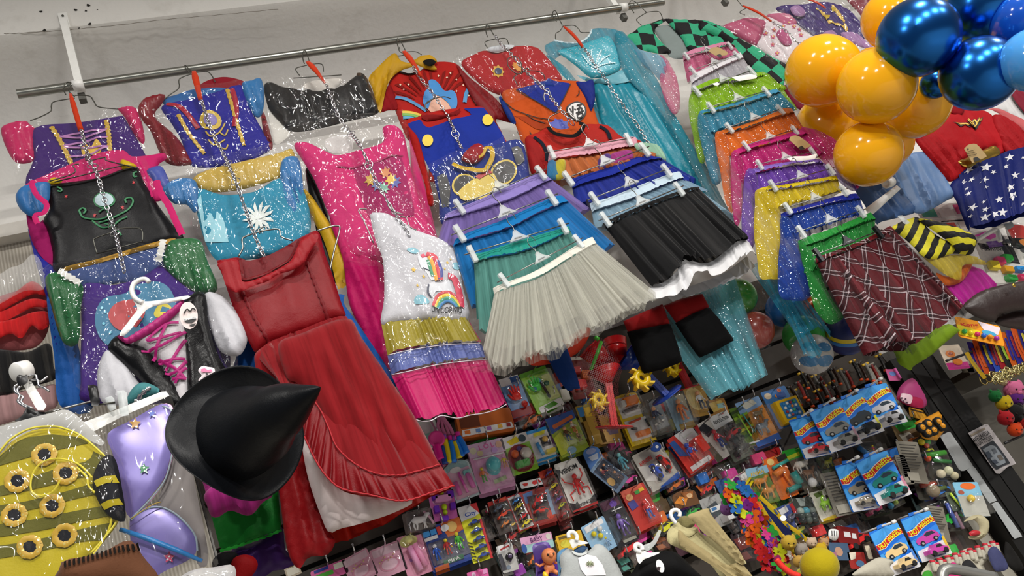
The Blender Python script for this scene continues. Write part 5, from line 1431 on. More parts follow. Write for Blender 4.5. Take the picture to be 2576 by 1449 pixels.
# ---- fairy wing bag
YFW=1.40
t=garment('fairy_wings','lilac fairy wings with glitter flowers and a blue wand in a flat clear bag',K('d1','820 1449 1290 1380'),YFW)
cloth('header_strip',K('d1','425 545 700 440 1005 318 1032 352 760 470 490 612'),YFW-.004,WHITEPL,t,puff=.002,edge=.01,thick=.001,wr=.002,sm=0)
def iris(c1,c2,a):
 q=NT('iridescent_film')
 n1=q.noise(q.geo(),6,2)
 col=q.mix(n1,lin(c1),lin(c2))
 b=q.pbsdf(col,.25,.15,.6)
 tp=q.n('ShaderNodeBsdfTransparent')
 m=q.n('ShaderNodeMixShader');m.inputs[0].default_value=a
 q.l(tp.outputs[0],m.inputs[1]);q.l(b.outputs[0],m.inputs[2])
 return q.done(m)
IR=iris('#6d62b4','#8f7fc8',.82)
S=cloth('upper_wing',K('d1','655 585 800 500 980 402 1040 430 1062 540 1040 700 1000 850 920 960 850 1040 785 1095 740 950 690 720'),YFW,IR,t,puff=.003,edge=.03,wr=.0015)
S2=cloth('lower_wing',K('d1','790 1100 850 1050 920 1022 1000 1030 1090 1085 1180 1190 1196 1290 1150 1350 1000 1420 880 1500 820 1500 800 1300'),YFW-.004,IR,t,puff=.003,edge=.03,wr=.0015)
cloth('pink_backing',K('d1','980 402 1050 415 1075 560 1055 700 1010 860 940 965 860 1060 940 960 1000 850 1040 700 1062 540 1035 430'),YFW+.006,iris('#c0508c','#b86aa4',.9),t,puff=.004)
for pts in (K('d1','980 402 1040 430 1062 540 1040 700 1000 850 920 960 785 1095'),K('d1','790 1100 850 1050 920 1022 1000 1030 1090 1085 1180 1190 1196 1290')):
 ribbon(S,'wing_wire',pts,.003,solid('#9fb0bc',.3),lift=.004)
for c,col,r in (((815,512),'#b8861c',38),((870,788),'#1f8a4a',36),((1025,1330),'#c02a5c',38),((918,450),'#3a5fc0',26)):
 decal(S if c[1]<1000 else S2,'flower',K('d1',[q for p in star(c,r,5,.5) for q in p]),glitterfab(col,'#ffffff',.25,.35),sm=1,lift=.005)
b=MB();b.tube([P(*p,YFW-.025) for p in K('d1','730 1165 880 1215 1060 1285 1230 1358')],[.0035,.0045,.0045,.003],8)
b.build('wand',solid('#1f7fc8',.35),t)
b=MB();b.tube(catmull([tuple(P(*p,YFW-.02)) for p in K('d1','800 1100 870 1050 940 1010 980 1000')],4),.001,5);b.build('elastic',solid('#b89a3c',.5),t)
cloth('grey_insert',K('d1','1065 560 1080 470 1130 640 1180 860 1270 1340 1200 1380 1190 1200 1090 1090 960 1020 1010 860 1050 700'),YFW+.012,solid('#8d8684',.6),t,puff=.004)
curved_film('plastic_bag',K('d1','640 520 820 450 1010 318 1062 420 1120 650 1200 900 1250 1150 1330 1380 1200 1420 1000 1520 830 1520 780 1200 720 900'),YFW-.03,t,film(.07,.05,'#ffffff',14,.5),puff=.015)
t=thing('bag_clip','black spring clip on the wire above the fairy wings bag','clip',P(*K('d1','575 410')[0],YFW))
cloth('jaw',K('d1','532 290 590 280 612 400 600 415 555 412'),YFW-.03,BLACKPL,t,puff=.012,edge=.015,wr=0,sm=0)
b=MB();b.tube([P(*p,YFW-.02) for p in K('d1','560 412 700 392')],.0018,6);b.build('wire_arm',DARKWIRE,t)
t=thing('bag_clip','cloudy plastic clip holding the fairy wings bag header','clip',P(*K('d1','745 470')[0],YFW))
cloth('jaw',K('d1','712 322 770 315 785 470 730 480'),YFW-.03,CLIPM,t,puff=.012,edge=.015,wr=0,sm=0)
cloth('jaw',K('d1','640 365 690 348 708 432 660 450'),YFW-.018,CLIPM,t,puff=.010,edge=.015,wr=0,sm=0)
t=garment('teal_cloth','small teal cloth with a beaded seam behind the bag header',K('d1','780 395 970 320'),YFW+.06)
S=cloth('panel',K('d1','775 400 790 330 840 278 900 275 975 318 900 360'),YFW+.06,fabric('#4f9296',.5),t,puff=.03)
ribbon(S,'beaded_seam',K('d1','815 380 860 335 915 295'),.006,CHROME,wav=.5)
# ---- brown felt hat at the bottom edge
YH=1.22
t=thing('brown_felt_hat','brown felt hat with black whip stitching at the bottom edge','hat',P(*K('d1','650 1449')[0],YH))
S=cloth('crown',K('d1','362 1520 365 1400 400 1350 600 1315 745 1240 812 1240 855 1310 960 1520'),YH,fabric('#6d4630',.8,.1),t,puff=.05,edge=.09,sm=1)
for k in range(17):
 u=k/16
 x=385+440*u;y=1375-110*u ** 1.3-18*math.sin(PI*u)
 ribbon(S,'stitch',K('d1',[x,y-22,x+14,y+22]),.003,fabric('#15100d'),lift=.003,sm=0)
# ---- layers under the witch hat
YPK=1.56
t=garment('magenta_frill_skirt','magenta frilled net skirt hanging under the witch hat',K('d1','1290 1090 1640 950'),YPK)
mg=tulle('#b02a88',.9)
cloth('side_panel',K('d1','1085 455 1110 420 1160 392 1185 520 1230 680 1300 800 1420 860 1620 850 1640 920 1560 960 1400 1000 1280 1000 1240 900 1180 720 1110 560'),YPK,mg,t,puff=.03,folds=30,amp=.008)
cloth('lower_frill',K('d1','1240 960 1300 900 1420 880 1560 860 1640 900 1660 960 1600 1000 1540 1070 1490 1080 1400 1050 1330 1090 1285 1085 1260 1020'),YPK-.02,tulle('#a02478',.85),t,puff=.025,folds=40,amp=.010)
t=garment('green_cape','bright green cloth with a serged edge below the magenta frill',K('px','530 1385 705 1330'),1.60)
S=cloth('panel',K('px','520 1225 620 1210 690 1195 700 1240 708 1330 640 1356 555 1384 535 1310'),1.60,satin('#12852a',.5),t,puff=.02,folds=5,amp=.003,sm=0)
ribbon(S,'serged_edge',K('px','552 1384 640 1357 708 1331'),.006,fabric('#2fae3c'),wav=.4)
t=garment('purple_cloak','dark purple shiny cloth below the green one',K('d2','100 1449 440 1330'),1.63)
cloth('panel',K('d2','-40 1250 120 1200 310 1080 345 1260 445 1335 330 1400 250 1410 200 1449 60 1500 -60 1500 -60 1330'),1.63,satin('#46246c',.4),t,puff=.03,folds=14,amp=.008)
t=garment('red_beret','red and black soft hat at the bottom under the purple cloth',K('d1','1330 1449 1570 1400'),1.52)
cloth('red_top',K('d1','1410 1360 1470 1320 1540 1330 1570 1380 1540 1440 1480 1500 1400 1500'),1.52,fabric('#a01216',.6),t,puff=.03)
cloth('black_brim',K('d1','1290 1370 1340 1310 1420 1300 1450 1330 1400 1400 1400 1500 1330 1500'),1.525,fabric('#131214'),t,puff=.02)
o=cloth('white_bag',K('d1','1090 1460 1180 1410 1300 1395 1425 1385 1400 1500 1100 1500'),1.35,film(.2,.1,'#ffffff',30,1,.55),None,puff=.03,wr=.01).o
tag(o,'crumpled white plastic bag at the bottom edge under the fairy wings','bag')
# ---- witch hat (lathe round a tilted axis)
t=thing('witch_hat','black satin witch hat with wide brim, point aimed at the red dress','hat',P(620,1200,1.28))
WH=satin('#0d0f13',.42)
hc=P(608,1092,1.30)
ax=(BACK*.66+(RIGHT*165+UP*118)/203*.75).normalized()
k_=hc.length and (hc-Vector((0,0,ZC))).length/FPX
br=158*k_
a0=UP
a_=(a0-ax*a0.dot(ax)).normalized();b_=ax.cross(a_)
V,Fc=[],[]
seg=64
rad=[.60,.70,.80,.9,.97,1.0,1.0,.96,.88,.78,.66,.58]
hts=[0,-.02,-.03,-.03,-.01,.012,.0,-.03,-.05,-.05,-.045,-.03]
for i,(r_,h_) in enumerate(zip(rad,hts)):
 for k in range(seg):
  th=2*PI*k/seg
  wv=(.20*math.sin(2*th+2.6)+.10*math.sin(3*th+1.0))*max(0,r_-.58)/.42
  V.append(hc+(a_*math.cos(th)+b_*math.sin(th))*br*r_+ax*br*(h_+wv))
Fc=[(i*seg+k,(i+1)*seg+k,(i+1)*seg+(k+1)%seg,i*seg+(k+1)%seg) for i in range(len(rad)-1) for k in range(seg)]
mk('brim',V,Fc,WH,t)
V,Fc=[],[]
n=26
tipv=PD(805,975,(hc-Vector((0,0,ZC))).length*.855)-hc
for i in range(n):
 u=i/(n-1)
 r_=br*(.665*(1-u) ** .92+.012)*(1+.04*math.sin(u*14))
 cpt=hc+tipv*u+ax*br*.14*math.sin(PI*u)
 for k in range(seg):
  th=2*PI*k/seg
  dent=1+.035*math.sin(3*th+u*9)*(1-u)
  V.append(cpt+(a_*math.cos(th)+b_*math.sin(th))*r_*dent)
Fc=[(i*seg+k,i*seg+(k+1)%seg,(i+1)*seg+(k+1)%seg,(i+1)*seg+k) for i in range(n-1) for k in range(seg)]
mk('cone',V,Fc,WH,t)
# ================================================================== balloons
def balloon_mat(col,chrome=False):
 q=NT('balloon_'+col.lstrip('#'))
 if chrome:
  return q.done(q.pbsdf(lin(col),.24,1.0,.5))
 lw=q.n('ShaderNodeLayerWeight');lw.inputs[0].default_value=.3
 b=q.pbsdf(lin(col),.12,0,.5)
 b.inputs['Subsurface Weight'].default_value=.25
 b.inputs['Subsurface Radius'].default_value=(.05,.03,.01)
 b.inputs['Subsurface Scale'].default_value=.5
 return q.done(b)
BY,BC,BB,BL=balloon_mat('#f8b214'),balloon_mat('#2468b8',True),balloon_mat('#1450b4'),balloon_mat('#4d9be0')
CENTRE=PD(2330,175,2.75)
def balloon(x,y,r,dist,mat,label,sx=1.0):
 c=PD(x,y,dist)
 rad=r*dist/FPX*(1/math.sqrt(1+((x-CX) ** 2+(y-CY) ** 2)/FPX ** 2))*1.0
 t=thing('balloon',label,'balloon',c,'balloon cluster')
 ax=(CENTRE-c);ax=ax.normalized() if ax.length>.02 else Vector((0,1,0))
 n=22
 pr=[]
 for i in range(n+1):
  u=PI*i/n
  z_=-math.cos(u)*rad
  if z_>0:z_*=1.10
  pr.append((max(1e-4,math.sin(u)*rad*(1-(.06 if z_>0 else 0)*(z_/rad) ** 2)),z_))
 b=MB();b.lathe(c,ax,pr,36);b.build('skin',mat,t)
 tip=c+ax*rad*1.1
 b=MB();b.lathe(tip,ax,[(.004,-.004),(.005,.002),(.012,.016),(.011,.017),(.003,.004)],12);b.build('knot',mat,t)
 return t
for a in [(2069,179,90,2.62,BY,'yellow balloon at the left of the cluster, beside the checked sleeve'),
(2204,217,94,2.45,BY,'yellow balloon in the middle, in front of the others'),
(2298,260,88,2.75,BY,'yellow balloon tucked behind the middle one, towards the red costume'),
(2088,318,84,2.80,BY,'yellow balloon below the left one, partly hidden'),
(2184,387,82,2.50,BY,'lowest yellow balloon of the cluster'),
(2232,360,62,2.85,BY,'yellow balloon peeking out behind the lowest one'),
(2245,48,74,2.8,BY,'yellow balloon at the top behind the chrome blue one'),
(2190,160,40,2.9,BY,'small yellow balloon glimpsed between the left and middle ones'),
(2318,205,34,2.85,balloon_mat('#e07a0c'),'small orange balloon glimpsed under the chrome blue one'),
(2310,94,98,2.42,BC,'chrome blue balloon in front, biggest of the blue ones'),
(2464,185,92,2.45,BC,'chrome blue balloon below the light blue one'),
(2466,18,84,2.65,BC,'chrome blue balloon at the top edge'),
(2352,212,36,2.62,BC,'small chrome blue balloon under the front one'),
(2432,95,62,2.85,BB,'plain royal blue balloon behind the chrome ones'),
(2566,50,66,2.60,BB,'plain royal blue balloon at the top right corner'),
(2604,150,80,2.40,BL,'light blue balloon cut by the right edge')]:
 balloon(*a)
# ================================================================== second rail: bagged dresses, star costume
YQ=1.735
t=garment('floral_bagged_costume','pink and white floral costume in a clear bag beyond the checked jacket',K('c4','420 420 800 330'),YQ)
cloth('pink_sleeve',K('c4','200 195 300 150 380 130 500 150 505 200 450 320 420 325 320 270'),YQ,satin('#c2557c',.4),t,puff=.03)
S=cloth('white_body',K('c4','500 150 540 100 620 90 740 190 860 280 880 330 780 420 650 460 560 420 440 330 480 260'),YQ+.004,fabric('#d5ccd0',.6),t,puff=.02)
cloth('pink_body',K('c4','520 110 640 95 700 120 740 170 680 200 600 170'),YQ-.002,fabric('#c86a8c',.6),t,puff=.02)
cloth('pink_motif',K('c4','590 240 640 200 680 250 700 320 650 330 610 290'),YQ-.01,fabric('#c0608c',.6),t,puff=.015)
for c in ((515,240),(565,265),(575,215),(565,320),(640,190),(720,190),(770,250),(600,380),(680,160),(760,210)):
 decal(S,'flower_print',K('c4',[q for p in star(c,20,5,.5) for q in p]),solid('#c04a72',.5),sm=1)
 decal(S,'flower_centre',K('c4',[q for p in ell(c,6,6,8) for q in p]),solid('#c9a83a',.5),lift=.004)
curved_film('plastic_bag',K('c4','190 200 330 90 480 75 640 85 760 170 900 290 880 400 700 470 560 470 420 340'),YQ-.04,t,film(.032,.08),puff=.025)
strap(K('c4','345 40 555 155'),.014,.009,YR-.06,'orange strap over the pink floral bagged costume')
wire_hanger('c4','345 50 320 20 300 -10 320 -30',None,'370 60 330 80 325 95 360 110',YR-.03,'wire hanger holding the pink floral bagged costume')
chain(K('c4','560 160 600 185 640 210 680 240 720 290 760 320'),[YR-.06]+[YQ-.06]*5,'dark chain over the pink floral bagged costume')
t=garment('purple_bagged_costume','purple dress with gold trim and lilac frills in a clear bag beside the balloons',K('c4','780 250 1300 360'),YQ)
S=cloth('purple_body',K('c4','585 65 640 40 800 30 950 20 1080 60 1180 150 1240 260 1160 330 1000 300 880 270 780 200 660 110'),YQ,satin('#3c1f74',.45),t,puff=.03,folds=20,amp=.006)
for s in ('880 60 930 100 960 150 1080 190','1000 40 1040 100 1080 160 1100 230'):
 ribbon(S,'gold_trim',K('c4',s),.012,GOLD,wav=.3)
for s in ('940 110 980 115 960 150','980 60 1030 70 1000 95'):
 decal(S,'gold_bow',K('c4',s),satin('#d9b82c'),lift=.006)
for s in ('690 60 740 40 800 90 780 120 720 110','930 240 990 220 1040 260 1030 300 950 280','1060 240 1160 240 1280 330 1300 365 1200 340 1100 290'):
 cloth('lilac_frill',K('c4',s),YQ-.02,tulle('#b98fc0',.85),t,puff=.02,folds=50,amp=.006)
curved_film('plastic_bag',K('c4','575 70 700 10 900 -20 1080 10 1220 170 1320 370 1150 370 900 290 700 150'),YQ-.05,t,film(.032,.08),puff=.025)
strap(K('c4','810 -10 950 60'),.012,.008,YR-.07,'orange strap over the purple bagged costume')
t=garment('crimson_bagged_costume','dark crimson cloth in a clear bag between purple costume and balloons',K('c4','1100 100 1240 130'),YQ)
cloth('cloth',K('c4','1090 -40 1290 -40 1280 20 1230 120 1180 80'),YQ,satin('#8c1a34',.45),t,puff=.03)
curved_film('plastic_bag',K('c4','1080 -50 1300 -50 1290 30 1225 130 1160 80'),YQ-.03,t,film(.032,.08))
t=garment('hidden_red_garment','dark wine red cloth edge between the checked sleeve and balloons',K('c4','640 640 780 790'),YQ)
cloth('edge',K('c4','630 640 680 620 720 700 790 760 800 800 740 790 690 720'),YQ+.02,fabric('#7c2038'),t,puff=.01)
# red costume with star skirt
YS2=1.72
t=garment('star_costume','red long sleeved costume top with gold winged emblem and blue star skirt',K('c8','1550 430 1874 335'),YS2)
rf=fabric('#c01822',.6)
S=cloth('red_top',K('c4','1600 990 1700 930 1790 880 1850 740 1900 770 1970 790 2080 802 2160 850 2240 950 2320 1060 2220 1130 2180 1075 2050 1120 1915 1180 1890 1100 1760 1100'),YS2,rf,t,puff=.03,folds=5,amp=.005)
cloth('sleeve',K('c4','1590 990 1680 960 1760 970 1820 1020 1900 1120 1992 1238 1960 1270 1872 1322 1820 1305 1740 1200 1660 1100'),YS2-.012,rf,t,puff=.035,folds=24,amp=.006)
cloth('sleeve',K('c4','2160 850 2260 860 2420 990 2560 1140 2560 1250 2400 1200 2280 1130 2220 1010'),YS2-.012,fabric('#b0161f',.6),t,puff=.035,folds=24,amp=.006)
cloth('hood',K('c4','1845 745 1900 740 1960 800 1930 840 1880 830 1850 800'),YS2-.016,fabric('#9c1420'),t,puff=.02,edge=.03)
cloth('pink_cape',K('c4','2080 802 2150 798 2280 870 2420 980 2560 1090 2560 1000 2400 880 2300 830 2200 790'),YS2+.006,fabric('#cf6a6c',.6),t,puff=.02)
gd=solid('#c9a04a',.35,.6)
for s in ('1868 892 1935 898 1985 905 2010 945 1990 935 1960 915 1930 925 1905 912 1925 908','2098 850 2090 880 2060 900 2080 905 2050 925 2060 930 2040 950 2020 915 2035 890 2060 875'):
 decal(S,'emblem_border',K('c4',s),solid('#1c120c',.5),lift=.003)
for s in ('1890 895 1940 902 1985 910 2005 935 1975 912 1935 915','2092 858 2082 880 2045 905 2032 930 2025 912 2040 890'):
 decal(S,'emblem',K('c4',s),gd,lift=.0045)
for s in ('1968 888 2000 928 2016 900 2032 938 2052 885','1985 872 2012 905 2026 880 2042 908 2060 868'):
 ribbon(S,'emblem_border',K('c4',s),.010,solid('#1c120c',.5),lift=.006,sm=0)
 ribbon(S,'emblem',K('c4',s),.0055,gd,lift=.009,sm=0)
cloth('gold_belt',K('c4','1915 1180 2000 1140 2100 1090 2180 1065 2222 1130 2150 1160 2060 1200 1985 1222'),YS2-.03,solid('#c9a34a',.18,.9),t,puff=.015,edge=.02,wr=.006)
DS=drape('star_skirt',K('px','2412 440 2440 420 2500 398 2530 385 2580 372 2660 340'),K('px','2440 570 2500 565 2560 545 2640 520'),YS2-.02,fabric('#18246c',.5),t,folds=5,amp=.014,depth=.03,hem=.004)
cloth('star_skirt_side',K('c8','1500 95 1545 85 1530 260 1545 430 1520 400 1470 270 1425 160'),YS2-.012,fabric('#18246c',.5),t,puff=.03)
wst=solid('#d4d4d8',.5)
rs=random.Random(4)
used=[]
for k in range(160):
 a,tt=rs.random(),rs.random()
 if any(abs(a-q)*DS.W<.034 and abs(tt-w)*DS.H<.034 for q,w in used):continue
 used.append((a,tt))
 rr=rs.choice((.009,.013,.020,.024))
 p=[]
 for x,y in star((0,0),rr,5,.42,rs.random()*6):
  p.append(DS.surf(a+x/DS.W,.03+.94*tt+y/DS.H*1.0,.0015))
 cc=sum(p,Vector())/10
 mk('printed_star',[cc]+p,[(0,(i+1)%10+1,i+1) for i in range(10)],wst,t,False)
tg=thing('kraft_tag','brown kraft swing tag on the gold belt of the star costume','tag',P(*K('c4','2050 1190')[0],YS2-.06))
def ktag(tg,key,pts,hole_at,Y):
 Q=cloth('card',K(key,pts),Y,solid('#a48a5c',.75),tg,puff=.0016,edge=.01,wr=0,sm=0,res=.012)
 decal(Q,'hole',K(key,[q for p in ell(hole_at,6,6,10) for q in p]),solid('#3a2f20',.7))
 return Q
Q=ktag(tg,'c4','1958 1085 1985 1055 2040 1045 2060 1060 2128 1140 2020 1192',(2005,1070),YS2-.065)
decal(Q,'print',K('c4','2045 1135 2075 1125 2100 1145 2060 1168 2045 1155'),solid('#1c1712',.6))
for k in range(3):
 ribbon(Q,'print_line',K('c4',[1985+6*k,1095+15*k,2050+8*k,1078+15*k]),.0015,solid('#3a3226',.6))
for nm,lab,pts,hl,pr,Yt in (('kraft_tag','brown kraft swing tag on the pale pink skirt waistband','92 372 118 346 165 342 242 384 226 402 150 410',(112,368),'165 380 195 372 210 390 175 398',YG0-.05),
('kraft_tag','brown kraft swing tag on the magenta skirt waistband','682 1018 692 992 740 985 790 1018 845 1062 770 1098',(700,1008),'765 1055 795 1040 815 1062 780 1078',YG0-.15)):
 tg=thing(nm,lab,'tag',P(*K('c4',pts)[4],Yt))
 Q=ktag(tg,'c4',pts,hl,Yt)
 decal(Q,'print',K('c4',pr),solid('#1c1712',.6))
for lab,pts,Yt in (('white paper label on the lime skirt waistband','262 562 400 540 452 552 440 572 310 592',YG0-.075),('small white care label on the lime skirt','118 610 160 600 182 612 150 628',YG0-.075),('curled white paper label on the purple skirt waistband','665 1155 720 1140 820 1138 888 1118 870 1160 780 1172 690 1170',YG0-.165)):
 tag(cloth('paper_label',K('c4',pts),Yt,solid('#e6e4e0',.6),None,puff=.002,edge=.01,wr=.003,sm=0).o,lab,'label')
t=garment('white_shirt','white shirt edge between the blue balloons and the star costume',K('c4','2200 740 2394 800'),1.75)
cloth('panel',K('c4','2170 790 2210 720 2320 622 2420 640 2560 820 2560 960 2400 900 2280 830'),1.75,fabric('#c9c8c8',.6),t,puff=.02,folds=14,amp=.006)
t=garment('crimson_print_cloth','crimson printed cloth by the right edge above the star costume',K('c4','2300 680 2394 800'),1.73)
cloth('panel',K('c4','2300 680 2340 650 2420 690 2540 830 2540 900 2400 820'),1.73,fabric('#8c2438',.6),t,puff=.02,folds=20,amp=.006)
t=garment('sky_blue_cloak','sky blue satin cloak hanging behind the lowest yellow balloon',K('c8','1200 320 1440 230'),1.72)
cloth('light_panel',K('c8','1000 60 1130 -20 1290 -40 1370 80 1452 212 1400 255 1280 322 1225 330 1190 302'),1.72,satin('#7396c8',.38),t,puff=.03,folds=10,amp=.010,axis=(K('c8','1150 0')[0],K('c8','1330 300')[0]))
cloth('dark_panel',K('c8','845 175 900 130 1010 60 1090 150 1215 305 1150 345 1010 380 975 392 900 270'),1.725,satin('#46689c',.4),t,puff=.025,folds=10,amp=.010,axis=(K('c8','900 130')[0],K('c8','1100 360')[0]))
t=thing('support_bracket','white square display arm with a tube end beside the sky blue cloak','arm',P(*K('c8','930 330')[0],1.62))
cloth('bar',K('c8','908 302 1100 158 1128 180 962 332 930 336'),1.60,WHITEPL,t,puff=.012,edge=.02,wr=0,sm=0)
c=P(*K('c8','1035 150')[0],1.58)
b=MB();b.lathe(c,P(*K('c8','1100 125')[0],1.585)-c,[(.0001,.004),(.0105,.004),(.0105,0),(.0155,0),(.0155,.03),(.001,.03)],20);b.build('tube_end',WHITEPL,t)
# bee striped costume
t=garment('bee_costume','black and yellow striped bee costume with yellow net skirt, beside the tartan skirt',K('c8','1310 700 1600 620'),1.62)
cloth('striped_top',K('c8','1062 425 1110 390 1180 362 1240 358 1300 430 1420 500 1580 480 1575 540 1545 582 1440 575 1330 610 1260 590 1200 530 1120 460'),1.62,stripes('#d9d02c','#121214',27,-.55),t,puff=.025,folds=10,amp=.004)
cloth('striped_sleeve',K('c8','1230 365 1300 368 1400 395 1490 425 1582 480 1560 545 1470 560 1440 520 1330 440'),1.605,stripes('#d9d02c','#121214',24,.35),t,puff=.03,folds=10,amp=.004)
cloth('yellow_net',K('c8','1230 570 1300 600 1450 580 1560 590 1650 640 1560 640 1500 650 1490 730 1420 715 1340 660'),1.63,tulle('#cdb83a',.65),t,puff=.025,folds=44,amp=.008)
o=cloth('orange_net',K('c8','1340 690 1420 715 1500 650 1560 640 1500 740 1410 770 1370 740'),1.65,tulle('#d86a1c',.75),None,puff=.02,folds=40,amp=.008).o
tag(o,'orange net skirt edge below the bee costume','skirt','net skirts right of the tartan')
o=cloth('magenta_net',K('c8','1400 770 1500 730 1540 650 1640 690 1710 770 1690 800 1560 860 1490 900 1440 820'),1.66,tulle('#b81c94',.85),None,puff=.025,folds=40,amp=.008).o
tag(o,'magenta net skirt edge below the orange one','skirt','net skirts right of the tartan')
t=thing('bag_clip','cloudy plastic clip at the top of the bee costume','clip',P(*K('c8','1180 395')[0],1.60))
cloth('jaw',K('c8','1105 345 1135 340 1185 390 1150 398'),1.585,CLIPM,t,puff=.012,edge=.015,wr=0,sm=0)
# dark leather hat
t=thing('leather_hat','dark brown leather tricorn hat with brass eyelet at the right edge','hat',P(*K('c8','1700 990')[0],1.42))
lea=solid('#241512',.42,0,.5,.3,60)
S=cloth('upturned_brim',K('c8','1505 892 1550 845 1620 800 1740 765 1874 742 2000 730 2000 900 1874 915 1740 940 1690 990 1600 965 1545 935'),1.40,lea,t,puff=.03,edge=.05,wr=.003)
cloth('crown',K('c8','1690 985 1730 935 1874 905 2000 900 2000 1060 1874 1040 1760 1020'),1.43,lea,t,puff=.03,edge=.05,wr=.003)
b=MB();b.lathe(P(*K('c8','1812 768')[0],1.368),(0,-1,0),[(.001,.002),(.0035,.003),(.0052,0)],14);b.build('eyelet',solid('#c9a34a',.25,1),t)
# ================================================================== balls, beach toys below the skirts
def ball(name,label,key,c,r,Y,mat,group=None,bagged=None,extra=None):
 cc=P(*K(key,c)[0],Y)
 rad=r/CROP[key][2]*(cc-Vector((0,0,ZC))).length/FPX*.97
 t=thing(name,label,'ball',cc-Vector((0,0,rad)),group)
 b=MB();b.ball(cc,rad,0,30,18);b.build('skin',mat,t)
 if extra:extra(t,cc,rad)
 if bagged:
  Q=cloth('plastic_bag',K(key,bagged),Y-rad*1.02,film(.032,.08),t,puff=.02,wr=.008,open_back=True)
 return t
plb=lambda c:solid(c,.25,0,.5)
ball('plastic_ball','bright green plastic ball in a clear bag under the white satin hem','c8',(138,840),112,1.76,plb('#3f9c3c'),'bagged play balls','-10 730 100 690 240 720 330 900 350 1100 320 1150 240 1160 100 1050 20 950')
ball('plastic_ball','coral red plastic ball in a clear bag under the green one','c8',(242,1040),112,1.77,plb('#a8493e'),'bagged play balls')
ball('plastic_ball','green plastic ball behind the aqua net train','c8',(535,1075),120,1.76,plb('#3fa04a'),'bagged play balls')
ball('plastic_ball','orange ball sliver between blue and green nets','c8',(575,890),55,1.80,plb('#b8521c'),'bagged play balls')
ball('plastic_ball','blue plastic ball hidden behind the aqua net train','c8',(420,910),110,1.80,plb('#2460a0'),'bagged play balls')
def volley(t,c,r):
 ax=(BACK*.5+UP*.8-RIGHT*.25).normalized()
 for h,col in ((.30,'#d8c02c'),(.10,'#3a78c0')):
  b=MB();b.lathe(c,ax,[(math.sqrt(max(0,1-(h+d) ** 2))*r*1.006,(h+d)*r*1.006) for d in (-.09,-.05,0,.05,.09)],40)
  b.build('coloured_band',plb(col),t)
ball('blue_volleyball','dark blue volleyball with yellow and light blue bands beside the tartan skirt','c8',(795,1065),120,1.72,solid('#1f2760',.4),None,None,volley)
def patches(t,c,r):
 for k,(a,e,s) in enumerate(((-.55,-.35,.42),(.42,-.3,.45),(.35,.5,.35),(-.6,.55,.35))):
  d=(BACK+RIGHT*a+UP*e).normalized()
  u=d.cross(UP).normalized();w=d.cross(u)
  V=[c+(d+(u*math.cos(q)*1.25+w*math.sin(q)*.7)*s*rr).normalized()*r*1.006 for rr in (.001,.5,1) for q in (2*PI*i/18 for i in range(18))]
  Fc=[(i*18+j,i*18+(j+1)%18,(i+1)*18+(j+1)%18,(i+1)*18+j) for i in range(2) for j in range(18)]
  mk('blue_patch',V,Fc,plb('#3a78a8'),t)
ball('patterned_ball','pale grey ball with blue oval patches in a bag above the hanging swords','c8',(585,1185),118,1.74,solid('#b4b3b0',.4),None,'450 1090 560 1060 690 1090 715 1180 690 1280 640 1310 600 1380 580 1310 480 1260',patches)
# beach toys in nets
def cone_toy(t,nm,key,a,b_,ra,rb,Y,mat,seg=28,wall=.0025):
 A,B=P(*K(key,a)[0],Y),P(*K(key,b_)[0],Y)
 k=(A-Vector((0,0,ZC))).length/FPX/CROP[key][2]
 ra,rb=ra*k,rb*k
 L=(B-A).length
 b=MB();b.lathe(A,(B-A),[(max(ra-wall,.001),.001),(ra,0),(rb,L),(max(rb-wall,.001),L-.001),(max(ra-wall,.001),.002)],seg)
 return b.build(nm,mat,t)
RDP,BLP,YLP,GNP=plb('#c01a1c'),plb('#1a3a94'),plb('#dcb80f'),plb('#3fae2a')
t=thing('sand_bucket','red sand bucket with a green handle in a black net','beach toy',P(*K('d4','300 330')[0],1.74))
cone_toy(t,'pail','d4',(140,110),(330,300),130,95,1.74,RDP)
cone_toy(t,'rim','d4',(132,102),(146,116),136,134,1.74,RDP)
b=MB();b.tube([P(*p,1.66) for p in K('d4','262 40 210 180 150 330')],.0045,8);b.build('handle',GNP,t)
b=MB();b.tube([P(*p,1.68) for p in K('d4','190 -10 235 20')],.006,8);b.build('handle_end',GNP,t)
t=thing('sand_bucket','second red sand bucket under a red net, nearer the black cuffs','beach toy',P(*K('d4','450 230')[0],1.76))
cone_toy(t,'pail','d4',(400,20),(430,220),120,95,1.76,RDP)
cone_toy(t,'ridge','d4',(408,80),(411,100),116,114,1.76,RDP)
def mill(label,key,top,waist,foot,rt,Y,col,rf):
 t=thing('sand_mill',label,'beach toy',P(*K(key,foot)[0],Y),'sand mills')
 m=plb(col)
 cone_toy(t,'funnel',key,top,waist,rt,38,Y,m)
 A,B=P(*K(key,waist)[0],Y),P(*K(key,foot)[0],Y)
 d=(B-A);s=d.normalized();k=(A-Vector((0,0,ZC))).length/FPX/CROP[key][2]
 sd=Vector((s.z,0,-s.x))
 for q in (-1,1):
  b=MB();b.box(A+sd*(q*19*k-17*k)+Vector((0,-20*k-q*k,0)),sd*34*k,Vector((0,40*k,0)),d*.98);b.build('frame_leg',m,t,False)
 b=MB();b.lathe(B,-s+Vector((0,-.25,0)),[(.001,0),(rf*k,0),(rf*k,9*k),(.001,10*k)],32);b.build('foot_disc',m,t)
 return t,A,B,s,k
